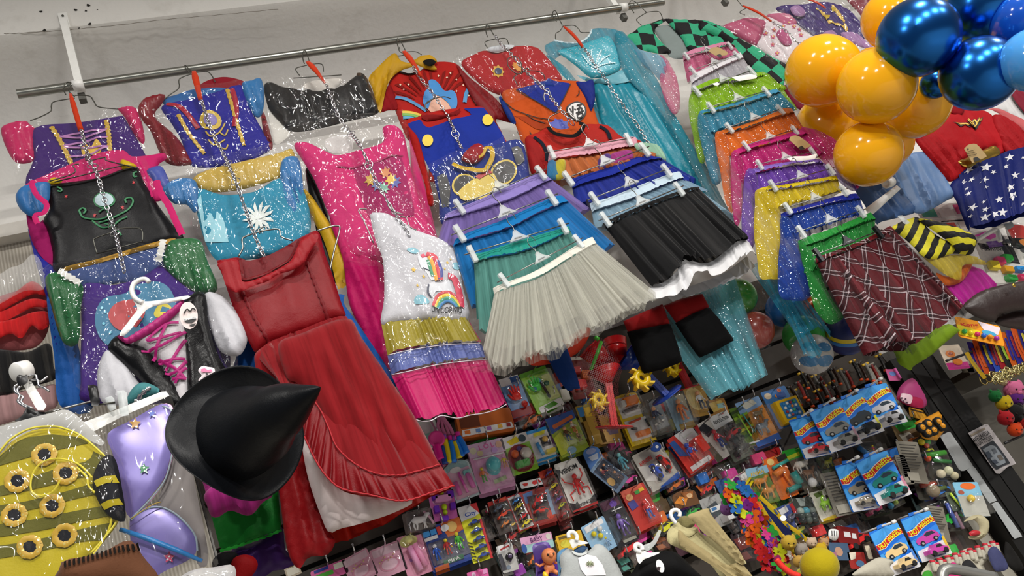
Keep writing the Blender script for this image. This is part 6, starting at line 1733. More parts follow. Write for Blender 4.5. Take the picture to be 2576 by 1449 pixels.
def wheel(label,key,c,r,Y):
 cc=P(*K(key,c)[0],Y);k=(cc-Vector((0,0,ZC))).length/FPX/CROP[key][2];r*=k
 t=thing('paddle_wheel',label,'beach toy',cc-Vector((0,0,r)),'yellow paddle wheels')
 b=MB();b.lathe(cc,(0,-1,0),[(r*.22,-.008),(r*.72,-.008),(r*.72,.010),(r*.5,.014),(r*.22,.010),(r*.22,-.008)],26);b.build('hub',YLP,t)
 for i in range(7):
  a=2*PI*i/7
  d=Vector((math.cos(a),0,math.sin(a)));e=Vector((-math.sin(a),0,math.cos(a)))
  b=MB();b.box(cc+d*r*.66-e*r*.1+Vector((0,-.012,0)),d*r*.36+e*r*.22,Vector((0,.022,0)),e*r*.2);b.build('paddle',YLP,t,False)
 b=MB();b.lathe(cc,(0,-1,0),[(.0001,.004),(r*.2,.004)],14);b.build('axle_hole',solid('#3a2a10',.6),t)
NETR=netting('#5a1a1c',210,.78,.12)
t,A,B,s,k=mill('red sand mill with a long stem and wide foot in a net','d4',(285,335),(330,470),(395,935),175,1.70,'#c01a1c',190)
cloth('net_bag',K('d4','50 130 150 30 250 0 330 60 470 300 440 480 470 900 620 890 480 940 220 960 110 560 60 300'),1.60,NETR,t,puff=.03,wr=.004,open_back=True)
mill('blue sand mill lying tilted under the black cuffs','d4',(500,200),(660,300),(945,600),160,1.72,'#1a3a94',175)
mill('red and blue sand mill mostly hidden behind the black cuffs','d4',(980,120),(1060,280),(1180,520),120,1.78,'#b0181c',140)
wheel('yellow paddle wheel beside the red mill stem','d4',(225,655),105,1.69)
wheel('yellow paddle wheel in front of the blue mill','d4',(672,430),130,1.66)
wheel('yellow paddle wheel peeking out under the black cuff','d4',(995,320),85,1.74)
# ================================================================== black post with poster
YPO=1.985
t0=P(*K('d5','1480 300')[0],YPO);t1=P(*K('d5','1770 130')[0],YPO)
x0,x1=P(2455,1130,YPO).x-.09,P(2455,1130,YPO).x+.085
pp=[P(2331,1000,YPO).x,P(2400,890,YPO).x]
pm=solid('#121110',.45,0,.4,.2,18)
post=boxs('column',x0,x1,YPO,YW-.02,.0,P(2350,860,YPO).z,pm);post['kind']='structure'
tag(post,'black painted post between the toy wall and the lanyard display')
for k,u in enumerate((.3,.62)):
 b=MB();xx=x0+(x1-x0)*u
 b.box((xx,YPO-.004,0),Vector((.052,0,0)),Vector((0,.006,0)),Vector((0,0,P(2350,860,YPO).z-.01)))
 b.build('plank',pm,post,False)
o=boxs('trim_3',x1+.002,x1+.028,YPO+.03,YW-.02,0,P(2400,860,YPO).z,solid('#6d5a44',.6));o['kind']='structure'
gp=solid('#a9adae',.45)
for k,s in enumerate(('1770 940 1865 895 2095 1235 2000 1275 1960 1275',)):
 tag(cloth('wall_batten',K('d5',s),YPO-.006,gp,None,puff=.002,edge=.008,wr=0,sm=0).o,'upper light grey strip panel along the black post','panel','grey strip panels')
for s,lab in (('2030 315 2095 275 2320 605 2245 632','middle light grey strip panel along the black post'),('2265 640 2320 612 2565 950 2480 975','lowest light grey strip panel along the black post')):
 tag(cloth('wall_batten',K('d8',s),YPO-.006,gp,None,puff=.002,edge=.008,wr=0,sm=0).o,lab,'panel','grey strip panels')
t=thing('poster','white poster with black headline and phone picture taped to the black post','poster',P(*K('d5','2330 1310')[0],YPO-.01))
S=cloth('paper',K('d5','2040 912 2222 818 2400 1060 2505 1205 2420 1235 2335 1312 2310 1300 2170 1100'),YPO-.010,solid('#b9b3b4',.6),t,puff=.0015,edge=.01,wr=.0008,sm=0,res=.014)
ink=solid('#26262a',.6)
text_on(S,'headline','AVELLANEDA',K('d5','2112 975')[0],K('d5','2265 890')[0],10,ink)
text_on(S,'headline','A UN TOQUE',K('d5','2140 1022')[0],K('d5','2295 940')[0],11,ink)
ribbon(S,'subtitle',K('d5','2090 925 2225 855'),.006,solid('#8c8070',.6))
decal(S,'phone_print',K('d5','2185 1040 2310 968 2400 1085 2475 1190 2400 1220 2330 1262'),solid('#2c3038',.5))
decal(S,'screen_print',K('d5','2205 1060 2305 1002 2390 1110 2440 1180 2350 1225'),solid('#8c949c',.5),lift=.003)
for k,s in enumerate(('2225 1090 2260 1070 2300 1130 2260 1150','2290 1060 2320 1045 2350 1085 2310 1105','2290 1170 2330 1150 2360 1190 2320 1205','2340 1120 2375 1105 2410 1150 2370 1170')):
 decal(S,'picture_print',K('d5',s),solid(('#3a4452','#5a6068','#424a5a','#6a625a')[k],.5),lift=.004)
b=MB();b.tube(catmull([tuple(P(*p,YPO-.03)) for p in K('d5','1450 415 1560 550 1640 680 1720 830')],4),.0028,6)
tag(b.build('black_cable',solid('#0e0e0e',.4)),'thin black cable hanging past the pink toy bag beside the post','cable')
# ================================================================== the toy wall: carded toys on pegs
YT0=1.965
PM={}
def pc(col,r=.38):
 v=[int(col[i:i+2],16) for i in (1,3,5)]
 return solid('#%02x%02x%02x'%tuple(min(238,int(x*1.22)) for x in v),r,0,.4)
BLI=film(.05,.06,'#ffffff',26,.6,.004)
TYRE=solid('#141414',.6)
class Fr:
 """frame of a hanging card: a across (0..1), b down (0..1), h towards the viewer in metres"""
 def __init__(s,T,B,asp,Y,lean=0.0):
  s.t,s.b=P(*T,Y),P(*B,Y)
  s.dn=s.b-s.t;s.H=s.dn.length;s.dn.normalize()
  s.ri=Vector((-s.dn.z,0,s.dn.x));s.W=asp*s.H*(P(T[0]+30,T[1]-12,Y)-s.t).length/32.3/(s.H/math.hypot(B[0]-T[0],B[1]-T[1]))
  s.n=Vector((0,-1,0))
 def __call__(s,a,b,h=0):return s.t+s.ri*((a-.5)*s.W)+s.dn*(b*s.H)+s.n*h
def prism(f,pts,h0,h1,b=None,m=0):
 b=b or MB();n=len(pts)
 V=[f(x,y,h1) for x,y in pts]+[f(x,y,h0) for x,y in pts]
 b.add(V,[tuple(range(n))[::-1],tuple(n+i for i in range(n))]+[(i,(i+1)%n,(i+1)%n+n,i+n) for i in range(n)],m)
 return b
def pairs(v):return [(v[i],v[i+1]) for i in range(0,len(v),2)]
def fixn(o):
 bm=bmesh.new();bm.from_mesh(o.data);bmesh.ops.recalc_face_normals(bm,faces=bm.faces);bm.to_mesh(o.data);bm.free()
 return o
def loft(b,f,rings,m=0):
 """rings: list of (list of (a, b), h); closed solid"""
 n=len(rings[0][0]);V=[]
 for pts,h in rings:V+=[f(x,y,h) for x,y in pts]
 Fc=[(i*n+j,i*n+(j+1)%n,(i+1)*n+(j+1)%n,(i+1)*n+j) for i in range(len(rings)-1) for j in range(n)]
 Fc.append(tuple((len(rings)-1)*n+j for j in range(n)))
 b.add(V,Fc,m)
def rrect(a0,b0,a1,b1,ra,rb,k=3):
 p=[]
 for cx,cy,s in ((a1-ra,b0+rb,-PI/2),(a1-ra,b1-rb,0),(a0+ra,b1-rb,PI/2),(a0+ra,b0+rb,PI)):
  for i in range(k+1):
   t=s+PI/2*i/k
   p.append((cx+ra*math.cos(t),cy+rb*math.sin(t)))
 return p
def toy(f,it,par):
 k=it[0]
 W,H=f.W,f.H
 if k=='car':
  col,a,b_,L,rot,h=it[1],it[2],it[3],it[4]*W,it[5] if len(it)>5 else 0,it[6] if len(it)>6 else .004
  side=[(-.5,.08),(-.48,-.06),(-.22,-.1),(-.08,-.23),(.18,-.23),(.32,-.09),(.49,-.04),(.5,.08)]
  c,s=math.cos(rot),math.sin(rot)
  q=lambda x,y,hh:f(a,b_)+f.ri*((x*c-y*s)*L)+f.dn*((x*s+y*c)*L)+f.n*hh
  mb=MB();d=L*.36
  n=len(side)
  for (i0,i1,hh0,hh1,mm) in ((0,1,h,h+d,0),):
   V=[q(x,y,hh0) for x,y in side]+[q(x*.97,y,hh0+d*.8) for x,y in side]+[q(x*.9,y*.9,hh1) for x,y in side]
   mb.add(V,[(r*n+i,r*n+(i+1)%n,(r+1)*n+(i+1)%n,(r+1)*n+i) for r in (0,1) for i in range(n)]+[tuple(2*n+i for i in range(n))],0)
  mb.add([q(x,y,h+d*1.01) for x,y in ((-.1,-.09),(-.04,-.19),(.15,-.19),(.24,-.09))],[(0,3,2,1)],1)
  for x in (-.28,.29):
   mb.lathe(q(x,.08,h+d*.7),f.n,[(L*.105,0),(L*.105,d*.36),(L*.06,d*.37),(.0005,d*.37)],12,1)
  fixn(sharp(mb.build('toy_car',[pc(col,.25),TYRE],par)))
 elif k=='fig':
  body,legs,head,a,b_,S=it[1],it[2],it[3],it[4],it[5],it[6]*H
  q=lambda x,y,hh=0:f(a,b_,.012+hh)+f.ri*(x*S)+f.dn*(y*S)
  mb=MB()
  mb.lathe(q(0,-.24),f.dn,[(.002,-.02*S),(.12*S,0),(.13*S,.08*S),(.10*S,.2*S),(.11*S,.27*S),(.002,.3*S)],10,0,None,.7)
  for s_ in (-1,1):
   mb.tube([q(.12*s_,-.2),q(.2*s_,-.06),q(.24*s_,.09,.006)],[.05*S,.042*S,.035*S],7,0)
   mb.ball(q(.25*s_,.12,.007),.045*S,2,7,5)
   mb.tube([q(.065*s_,.04),q(.09*s_,.24,.003),q(.11*s_,.46)],[.07*S,.055*S,.045*S],7,1)
   mb.ball(q(.12*s_,.48,.006),.06*S,1,7,5)
  mb.ball(q(0,-.38),.125*S,2,10,7)
  fixn(mb.build('toy_figure',[pc(body),pc(legs),pc(head)],par))
 elif k=='ani':
  col,a,b_,S=it[1],it[2],it[3],it[4]*W
  q=lambda x,y,hh=0:f(a,b_,.012+hh)+f.ri*(x*S)+f.dn*(y*S)
  mb=MB()
  mb.tube([q(-.34,-.06),q(-.2,-.08),q(.1,-.06),q(.3,-.08)],[.08*S,.17*S,.15*S,.12*S],9,0)
  mb.tube([q(.26,-.1),q(.4,-.26),q(.52,-.27)],[.1*S,.1*S,.06*S],8,0)
  for x,d in ((-.26,-.03),(-.16,.03),(.18,.03),(.27,-.03)):
   mb.tube([q(x,0,.004*(1 if d>0 else -1)),q(x+d,.18),q(x-d*.5,.36)],[.06*S,.04*S,.035*S],6,0)
  mb.tube([q(-.34,-.1),q(-.48,.02),q(-.5,.16)],[.03*S,.025*S,.012*S],5,0)
  fixn(mb.build('toy_animal',pc(col),par))
 elif k=='ball':
  col,a,b_,r=it[1],it[2],it[3],it[4]*W
  mb=MB();mb.ball(f(a,b_,(it[5] if len(it)>5 else r*.8+.002)),r,0,16,10);mb.build('toy_ball',pc(col,.25),par)
 elif k=='hand':
  col,a,b_,S=it[1],it[2],it[3],it[4]*W
  q=lambda x,y,hh=0:f(a,b_,.010+hh)+f.ri*(x*S)+f.dn*(y*S)
  mb=MB()
  mb.lathe(q(0,.28),-f.dn,[(.001,-.01*S),(.2*S,0),(.25*S,.25*S),(.24*S,.38*S),(.001,.42*S)],12,0,None,.4)
  for x,y0,y1,sp in ((-.19,-.1,-.42,-.09),(-.07,-.12,-.56,-.03),(.06,-.12,-.55,.02),(.18,-.08,-.42,.08)):
   mb.tube([q(x,y0),q(x+sp*.5,(y0+y1)/2,.004),q(x+sp,y1)],[.065*S,.06*S,.045*S],8,0)
  mb.tube([q(-.2,.2),q(-.36,.05,.004),q(-.42,-.12)],[.075*S,.065*S,.05*S],8,0)
  fixn(mb.build('toy_hand',pc(col,.35),par))
 elif k=='box':
  col,a0,b0,a1,b1,d=it[1:7]
  nm=it[7] if len(it)>7 else 'toy_block'
  mb=MB();ra=min(.03,(a1-a0)*.3);rb=ra*W/H
  loft(mb,f,[(rrect(a0,b0,a1,b1,ra,rb),.001),(rrect(a0,b0,a1,b1,ra,rb),d*.85),(rrect(a0+.01,b0+.01,a1-.01,b1-.01,ra,rb),d)])
  sharp(fixn(mb.build(nm,pc(col),par)),50)
 elif k=='bar':
  col,pts,r=it[1],it[2],it[3]*W
  mb=MB();mb.tube([f(x,y,r+.004) for x,y in pairs(pts)],r,7);mb.build(it[4] if len(it)>4 else 'toy_part',pc(col),par)
 elif k=='wheel':
  col,a,b_,r=it[1],it[2],it[3],it[4]*W
  mb=MB();c=f(a,b_,.006)
  mb.lathe(c,f.n,[(.001,0),(r,0),(r,.012),(r*.6,.016)],16,1);mb.lathe(c,f.n,[(r*.58,.015),(r*.5,.018),(.001,.019)],14,0)
  fixn(mb.build('toy_wheel',[pc(col),TYRE],par))
CARDS=[]
def card(lab,key,TB,asp,base,items,Y=None,n=0,arch=0,peg=True,cat='carded toy',name='toy_card',group=None,edge='#c9c6bd',thick=.0022):
 Y=Y or YT0
 p=K(key,TB)
 f=Fr(p[0],p[1],asp,Y)
 t=thing(name,lab,cat,f(.5,1),group)
 W,H=f.W,f.H
 if arch:
  o_=[(0,1),(1,1),(1,arch)]+[(.5+.5*math.cos(u),arch-arch*math.sin(u)) for u in (PI*i/10 for i in range(1,10))]+[(0,arch)]
 else:
  o_=rrect(0,0,1,1,.05,.05*W/H)
 mb=prism(f,o_,-thick,0)
 fixn(mb.build('backing_card',pc(base),t,False))
 z=.0006
 for it in items:
  k=it[0]
  if k in ('r','p','e'):
   if k=='r':pts=[(it[2],it[3]),(it[4],it[3]),(it[4],it[5]),(it[2],it[5])]
   elif k=='p':pts=pairs(it[2])
   else:pts=[(it[2]+it[4]*math.cos(u),it[3]+it[5]*math.sin(u)) for u in (2*PI*i/18 for i in range(18))]
   o=mk('print',[f(x,y,z) for x,y in pts],[tuple(range(len(pts)))[::-1]],pc(it[1]),t,False)
   fl=o.data.polygons[0].normal
   if fl.y>0:o.data.flip_normals()
   z+=.0004
  elif k=='t':
   v,fc=text_mesh(it[1],.02)
   a,b_,w,h=it[3:7];rot=it[7] if len(it)>7 else 0
   w0=np.ptp(v[:,0]);h0=np.ptp(v[:,1])
   vx=(v[:,0]-(v[:,0].max()+v[:,0].min())/2)/w0*w*W;vy=-(v[:,1]-(v[:,1].max()+v[:,1].min())/2)/h0*h*H
   c,s=math.cos(rot),math.sin(rot)
   zz=it[8] if len(it)>8 else z
   mk('lettering',[f(a,b_,zz)+f.ri*(x*c-y*s)+f.dn*(x*s+y*c) for x,y in zip(vx,vy)],fc,pc(it[2]),t,False)
   z+=.0004
  elif k=='bl':
   a0,b0,a1,b1,d=it[1:6]
   ra=min(.08,(a1-a0)*.2);rb=ra*W/H
   mb=MB()
   loft(mb,f,[(rrect(a0,b0,a1,b1,ra,rb),.001),(rrect(a0+.012,b0+.012,a1-.012,b1-.012,ra,rb),d*.8),(rrect(a0+.04,b0+.03,a1-.04,b1-.03,ra,rb),d)])
   fixn(mb.build('blister',BLI,t))
  else:toy(f,it,t)
 if peg:
  g=thing('peg_hook','wire peg carrying the '+' '.join(lab.split()[:12]),'hook',f(.5,.05,-.02),'wire pegs of the toy wall')
  a=f(.5,.045)
  b=MB();b.tube(catmull([(a.x,YW-.03,a.z-.004),(a.x,a.y,a.z),(a.x,a.y-.035,a.z),(a.x,a.y-.048,a.z+.004),(a.x,a.y-.052,a.z+.016)],3),.0021,6)
  b.build('wire',CHROME,g)
  b=MB();b.ball((a.x,a.y-.052,a.z+.017),.003,0,8,6);b.build('tip',CHROME,g)
 for i in range(n):
  c=copy_tree(t)
  c.location=t.location+Vector((.002*(i+1),.022*(i+1),-.006*(i+1)))
  c['label']=('next one behind the ','third one behind the ')[i]+' '.join(lab.split()[:11])
  c['group']=group or ('stack of '+' '.join(lab.split()[:5]))
  t['group']=c['group']
 return t
Wh,Bk,Rd,Bl,Ye,Gn,Or,Pk,Pu,Gy,Br,Sk='#dcdad4','#17171a','#b81e1e','#1c4fa8','#d9b41c','#3f9a2c','#d8681c','#d884ac','#5a3c98','#7c7c7a','#8a6434','#c98e68'
# --- upper row
card('blue card with a red toy glove and white header','d3','1150 410 1310 810',.47,'#5f86b4',[('r',Wh,0,0,1,.2),('r','#2c4a7c',.55,.02,.98,.2),('r','#7c1a1c',0,.82,1,1),('hand','#b82018',.5,.5,.9),('ball','#a01c18',.72,.76,.16),('bl',.04,.22,.96,.8,.035)],n=1)
card('green card with a green toy hand and dark gadget','d3','1400 335 1605 745',.62,'#7aa82c',[('p','#4a7c1c',[0,0,1,0,1,.16,0,.1]),('p','#b8c878',[.7,.2,1,.2,1,.8,.6,.8]),('p',Wh,[.1,.86,.98,.82,1,1,.1,1]),('p','#3f7a1c',[.3,.88,.7,.84,.8,.94,.4,.97]),('hand','#3aa83a',.34,.4,.62),('bar',Bk,[.55,.3,.6,.75],.05),('ball','#3c8c94',.5,.3,.09),('ball','#2c6c7c',.25,.46,.09),('ball','#1f5a44',.72,.42,.09),('bl',.05,.14,.97,.84,.04)],n=1)
card('dark red card of small red toys behind the blue trousers','d3','1850 190 1960 630',.5,'#5c1c18',[('r','#c9c0b4',.02,.02,.98,.1),('box','#8c2018',.1,.3,.5,.45,.02),('box','#a0501c',.5,.4,.9,.6,.02),('box','#b02020',.15,.6,.6,.8,.02),('bl',.04,.14,.96,.95,.03)],n=0)
card('dark card with red and blue print next to the green one','d3','1640 300 1740 690',.42,'#24262c',[('p','#7c2420',[.2,.2,.7,.1,.8,.5,.3,.6]),('p','#39507c',[.1,.5,.5,.45,.6,.8]),('box','#d0c8b8',.3,.66,.8,.95,.02)],n=0,Y=2.0)
card('long orange toy box with a white printed strip below the pink tiers','d3','890 760 945 1010',2.2,'#a0521c',[('r','#5c2c14',.05,.1,.4,.6),('p',Wh,[.06,.66,.96,.62,.98,.86,.05,.92]),('r','#c86a2c',.1,.7,.2,.84),('r','#5a7cb0',.3,.7,.38,.84),('r','#8c5c9c',.5,.68,.58,.82),('r','#c89838',.7,.66,.78,.8),('r','#8c2c2c',.86,.66,.93,.8)],n=0,thick=.03,peg=False,cat='toy box',name='toy_box')
# --- second row
card('white and blue card with a toy skateboard','d3','1440 950 1560 1265',.62,Wh,[('r','#2c86c4',0,0,1,.1),('p','#c8cc3c',[.3,.12,.9,.1,.8,.22,.25,.24]),('r',Bk,.5,.3,.95,.6),('r','#2c86c4',0,.93,1,1),('bar','#3a8cc8',[.25,.45,.35,.86],.09,'skateboard'),('ball','#b08c3c',.7,.4,.14),('box',Ye,.5,.74,.95,.88,.02),('bl',.06,.26,.97,.9,.035)],n=1)
card('blue and lime card with small cowboy style figures','d3','1680 800 1860 1200',.68,'#8a9c34',[('p','#35508c',[0,0,1,0,1,.2,0,.4]),('p','#b0603c',[.12,.2,.9,.1,.92,.18,.14,.3]),('p','#b8c840',[.0,.5,.3,.4,.4,.9,0,.95]),('e','#7ca0b8',.4,.9,.16,.09),('fig','#5c3c24','#31466c',Sk,.42,.52,.36),('fig','#b8b4ac','#b8683c',Sk,.72,.4,.28),('fig','#a08468','#7c5c40',Sk,.76,.66,.26),('bl',.06,.3,.95,.85,.035)],n=1)
card('red round blister with a green and white toy racer','d3','1200 1015 1340 1400',.68,'#7cb02c',[('p',Wh,[0,0,1,0,1,.26,0,.3]),('p','#c8b428',[.2,.12,.6,.05,.7,.2,.3,.24]),('e','#3c4c54',.78,.14,.14,.1),('e','#6c1418',.5,.62,.48,.36),('box','#2c8c2c',.2,.7,.7,.86,.02),('ball','#b8b4ac',.68,.55,.2),('ball','#b04c1c',.3,.5,.14),('ball','#4c3c7c',.52,.4,.1),('bl',.03,.3,.97,.97,.04)],n=0)
card('big pink card of round doll balls and two small dolls','d6','905 45 1050 550',.72,'#c58cb0',[('r','#d9a8c4',0,0,1,.28),('t','L.O.L','#d8609c',.52,.1,.42,.1,-.05),('e','#e0c0a8',.14,.14,.09,.07),('e','#c9a08c',.86,.12,.09,.07),('e','#d8b890',.3,.22,.08,.06),('e','#b08cc0',.7,.22,.08,.06),('r',Wh,.08,.3,.92,.33),('ball','#4ca0a8',.52,.52,.2),('fig',Or,Gn,Ye,.2,.66,.3),('fig',Ye,Sk,Pk,.84,.5,.26),('p','#8c9c6c',[.45,.8,.8,.76,.8,.84,.46,.88]),('bl',.04,.3,.96,.96,.05)],n=1)
card('pink and teal card of toy hair brushes','d6','600 262 745 640',.66,'#a8b8bc',[('e','#7fa0a4',.5,.12,.45,.16),('r','#c89cb0',.06,.2,.94,.94),('e','#c8ccd0',.4,.2,.22,.08),('bar','#d05ca0',[.2,.5,.22,.86],.09,'toy_brush'),('bar','#d868a8',[.74,.4,.8,.8],.09,'toy_brush'),('bar','#c84ca0',[.45,.3,.52,.86],.05,'toy_comb'),('box','#6fa8a8',.62,.3,.9,.42,.012),('bl',.03,.06,.97,.97,.03)],n=0,arch=.1)
card('pink and purple toy with lime bear shapes','d6','450 560 500 865',.85,'#b85c9c',[('e','#d894b4',.5,.3,.4,.2),('box','#5c1c9c',.1,.1,.3,.3,.02),('box','#5c1c9c',.7,.1,.95,.3,.02),('box','#5c1c9c',.1,.52,.3,.75,.02),('box','#5c1c9c',.74,.5,.95,.72,.02),('ball','#a8d81c',.5,.08,.1),('ball','#a8d81c',.52,.58,.12),('ball','#a8d81c',.52,.76,.1),('box','#5c1c9c',.3,.9,.6,1.06,.02),('box','#c884b0',.2,.2,.82,.42,.02)],n=0)
card('blue and orange card with three animal headed footballers','d6','440 900 585 1345',.92,'#243c84',[('p','#c0642c',[.5,0,1,0,1,.3,.6,.4]),('r','#3c86cc',.03,.08,.2,.2),('r','#3c86cc',.22,.08,.36,.2),('r',Wh,.03,.22,.36,.3),('r','#a8342c',.38,.06,.48,.24),('e','#c8a05c',.75,.16,.13,.12),('e',Wh,.58,.14,.1,.08),('r','#46485c',.06,.36,.98,.86),('r','#1c5c3c',.3,.82,.8,.92),('t','FIFA',Wh,.56,.87,.3,.07,0),('r','#a8501c',.06,.9,.4,1),('fig',Bl,Bl,Wh,.2,.6,.36),('fig','#a82424','#a82424',Ye,.48,.56,.36),('fig',Gn,Gn,Ye,.78,.52,.4),('bl',.06,.34,.98,.92,.04)],n=1)
card('tall yellow card of five blue toy cars','d6','725 710 895 1290',.34,'#d2c41c',[('p',Wh,[0,0,1,0,1,.2,0,.26]),('p','#b01c20',[.6,0,1,0,1,.2]),('e','#c8ccd0',.55,.17,.38,.07),('t','City','#24489c',.55,.17,.6,.09,-.05),('r','#b01c20',.88,.3,1,1)]+[('p',Bk,[.02,.62+.06*i,.22,.66+.06*i,.22,.68+.06*i,.02,.64+.06*i]) for i in range(6)]+[('car','#28408c',.56,.34+.145*i,.62,-.1) for i in range(5)]+[('bl',.22,.28,.96,.98,.04)],n=0)
card('black windowed box of orange and grey toy cars','d6','1035 650 1165 990',.56,'#38302c',[('r','#a82018',0,0,1,.12),('p','#c84c2c',[.55,.02,.95,.02,.9,.12]),('car','#4c5a6c',.4,.28,.66,-.25),('car','#c83c18',.52,.5,.78,-.25),('car','#b0641c',.46,.76,.6,-.25),('car','#c9a03c',.78,.86,.4,-.3),('bl',.04,.14,.96,.97,.05)],n=1)
card('white edged red card of five small toy cars','d6','1215 600 1350 960',.44,'#a01c1c',[('p',Wh,[.06,.04,.8,.02,.9,.5,.98,.96,.1,.98]),('r','#4c4440',.12,.1,.8,.9),('car','#2c74b8',.46,.2,.7,-.3),('car',Ye,.46,.37,.7,-.3),('car','#4c4a2c',.46,.52,.6,-.3),('car','#b02020',.52,.67,.7,-.3),('car',Ye,.56,.86,.74,-.3),('bl',.08,.08,.86,.96,.04)],n=0)
card('boxed red toy car with blue side flap','d6','1430 540 1545 910',.68,'#86241e',[('p','#4c74ac',[0,.06,.4,.03,.3,.3,0,.34]),('r','#3c3434',.12,.16,.84,.86),('car','#a81c18',.5,.34,.74,-.5),('car','#b82418',.45,.64,.6,.1),('e','#b83018',.8,.78,.16,.12),('r','#7890a8',.86,.1,1,.8),('bl',.05,.12,.95,.94,.06)],n=1)
card('white strip card with a red race car print','d6','1390 445 1410 515',3.2,Wh,[('p',Rd,[.5,.5,.6,.2,.85,.2,.95,.6,.6,.8]),('p','#b0241c',[.1,.3,.35,.3,.3,.7,.15,.7])],n=0,peg=False)
card('narrow card of five stacked toy cars beside the red spider card','d6','1535 340 1765 855',.26,'#6c2420',[('r','#a83018',0,0,1,.14),('car','#3c2c6c',.6,.1,.6,-.3),('car','#5c4c3c',.5,.25,.7,-.3),('car',Ye,.5,.37,.74,-.3),('car','#8c3030',.5,.5,.7,-.3),('car','#5c3c80',.5,.62,.7,-.3),('car','#a8a820',.5,.75,.74,-.3),('car','#a01c24',.5,.9,.74,-.3),('bl',.04,.18,.96,.98,.04)],n=1)
card('white and black splashed card with a red spidery figure','d6','1760 245 1965 740',.5,'#c9c6be',[('p',Bk,[0,.1,.15,.14,.05,.3,0,.3]),('p',Bk,[.9,0,1,0,1,.2,.94,.14]),('p',Bk,[0,.8,.2,.86,.3,.82,.35,.98,0,1]),('p',Bk,[.8,.86,1,.8,1,1,.7,1]),('t','VENOM',Bk,.46,.18,.7,.1,-.12),('t','VENOM',Bk,.62,.9,.6,.06,-.1),('p','#a02420',[0,.97,1,.95,1,1,0,1]),('fig',Rd,Rd,'#c23030',.5,.52,.42),('bar','#c42c24',[.4,.5,.1,.4,.06,.3],.022,'toy_limb'),('bar','#c42c24',[.6,.5,.86,.36,.84,.24],.022,'toy_limb'),('bar','#c42c24',[.4,.6,.14,.66,.16,.8],.022,'toy_limb'),('bar','#c42c24',[.6,.6,.88,.62,.9,.8],.022,'toy_limb'),('bl',.05,.26,.97,.94,.03)],n=1)
card('blue pointed card with dark figures under a lozenge blister','d7','200 270 490 505',.53,'#51647c',[('r','#7c98b4',0,0,1,.1),('p','#2c3444',[.1,.1,.9,.1,.9,.9,.1,.9]),('e','#a8844c',.25,.66,.18,.13),('fig','#3c4454','#4c3c44',Sk,.6,.34,.34),('fig','#6c2c34','#2c3444',Sk,.3,.34,.3),('fig','#4c4450','#5c4c54',Sk,.66,.7,.34),('bl',.04,.04,.96,.96,.05)],n=0,Y=1.93)
card('blue arched header card showing above the lozenge blister','d7','130 100 240 330',.7,'#4c74b0',[('e','#8894b8',.5,.2,.3,.12),('p','#b0b8cc',[.2,.4,.8,.36,.7,.6,.3,.6])],n=0,arch=.3)
card('black card with a pale blue figure and pink corner','d7','400 125 535 400',.55,'#1c1c20',[('r','#8c3c5c',.7,.02,.98,.12),('p','#5c2c34',[.7,.7,1,.6,1,.9]),('fig','#5fb0d0','#5fb0d0','#7fc4dc',.45,.5,.62),('bl',.06,.06,.94,.95,.03)],n=1)
card('grey marbled card with one blue and one red toy car','d7','725 125 945 500',.76,'#a09c94',[('p','#8a8680',[.2,.05,.8,0,.9,.3,.3,.4]),('p','#b8b4ae',[.0,.3,.4,.4,.3,.8,0,.7]),('e','#1f3c7c',.8,.06,.18,.12),('e',Wh,.84,.07,.05,.04),('t','AVENGERS','#a82420',.3,.26,.46,.1,-.12),('p','#274c94',[.3,.96,1,.84,1,1,.3,1]),('car','#2444a0',.38,.6,.5,1.3),('car','#b0221c',.72,.5,.54,1.3),('bl',.14,.3,.96,.92,.04)],n=1)
card('red and white card with a blue and red robot toy','d4','1065 985 1320 1340',.68,'#b03028',[('p',Wh,[.3,0,1,0,1,.3,.4,.34]),('p','#284c8c',[0,.1,.2,.1,.3,.6,.05,.5]),('r','#b8c0b4',.5,.16,.9,.18),('fig','#28409c','#b82c1c','#28409c',.38,.56,.5),('box','#b82c1c',.62,.32,.92,.74,.03,'toy_trailer'),('r',Wh,.1,.84,.9,.96),('bl',.08,.26,.96,.96,.05)],n=1)
card('white topped card of dark jeeps and one red jeep','d4','1470 790 1745 1255',.38,'#545a50',[('p',Wh,[0,0,1,0,1,.24,0,.28]),('t','REVOLUTION',Bk,.5,.14,.8,.07,0),('r','#b02c28',.55,.02,.75,.05),('car','#34343a',.5,.34,.7,-.2),('car','#a82c2c',.55,.49,.8,-.2),('car','#2c3430',.5,.64,.8,-.2),('car','#3a3c3c',.52,.82,.8,-.2),('bl',.04,.26,.96,.98,.05)],n=1)
card('white and black card with a red and blue robot','d4','1315 870 1570 1240',.5,'#b4b0aa',[('p','#2c2c30',[.1,.1,.5,.04,.7,.3,.3,.4]),('p','#a82828',[0,0,.2,0,.1,.3,0,.3]),('p','#4c4c3c',[0,.5,.2,.5,.3,1,0,1]),('fig','#a82c34','#2c3c7c','#a0343c',.55,.52,.46),('bl',.1,.28,.97,.95,.05)],n=0)
card('green striped card of toy bows with arrows','d4','1665 720 1850 1110',.36,'#4a6424',[('p',c_,[.0,.1+.16*i,1,.02+.16*i,1,.08+.16*i,0,.17+.16*i]) for i,c_ in enumerate(('#2c3c1c','#7ca02c','#1c2c14','#a8a82c','#2c4a1c'))]+[('bar','#8cc02c',[.3,.2,.5,.8],.05),('bar','#4ca0a0',[.6,.2,.8,.7],.04),('r',Wh,.1,.93,.9,.97)],n=1)
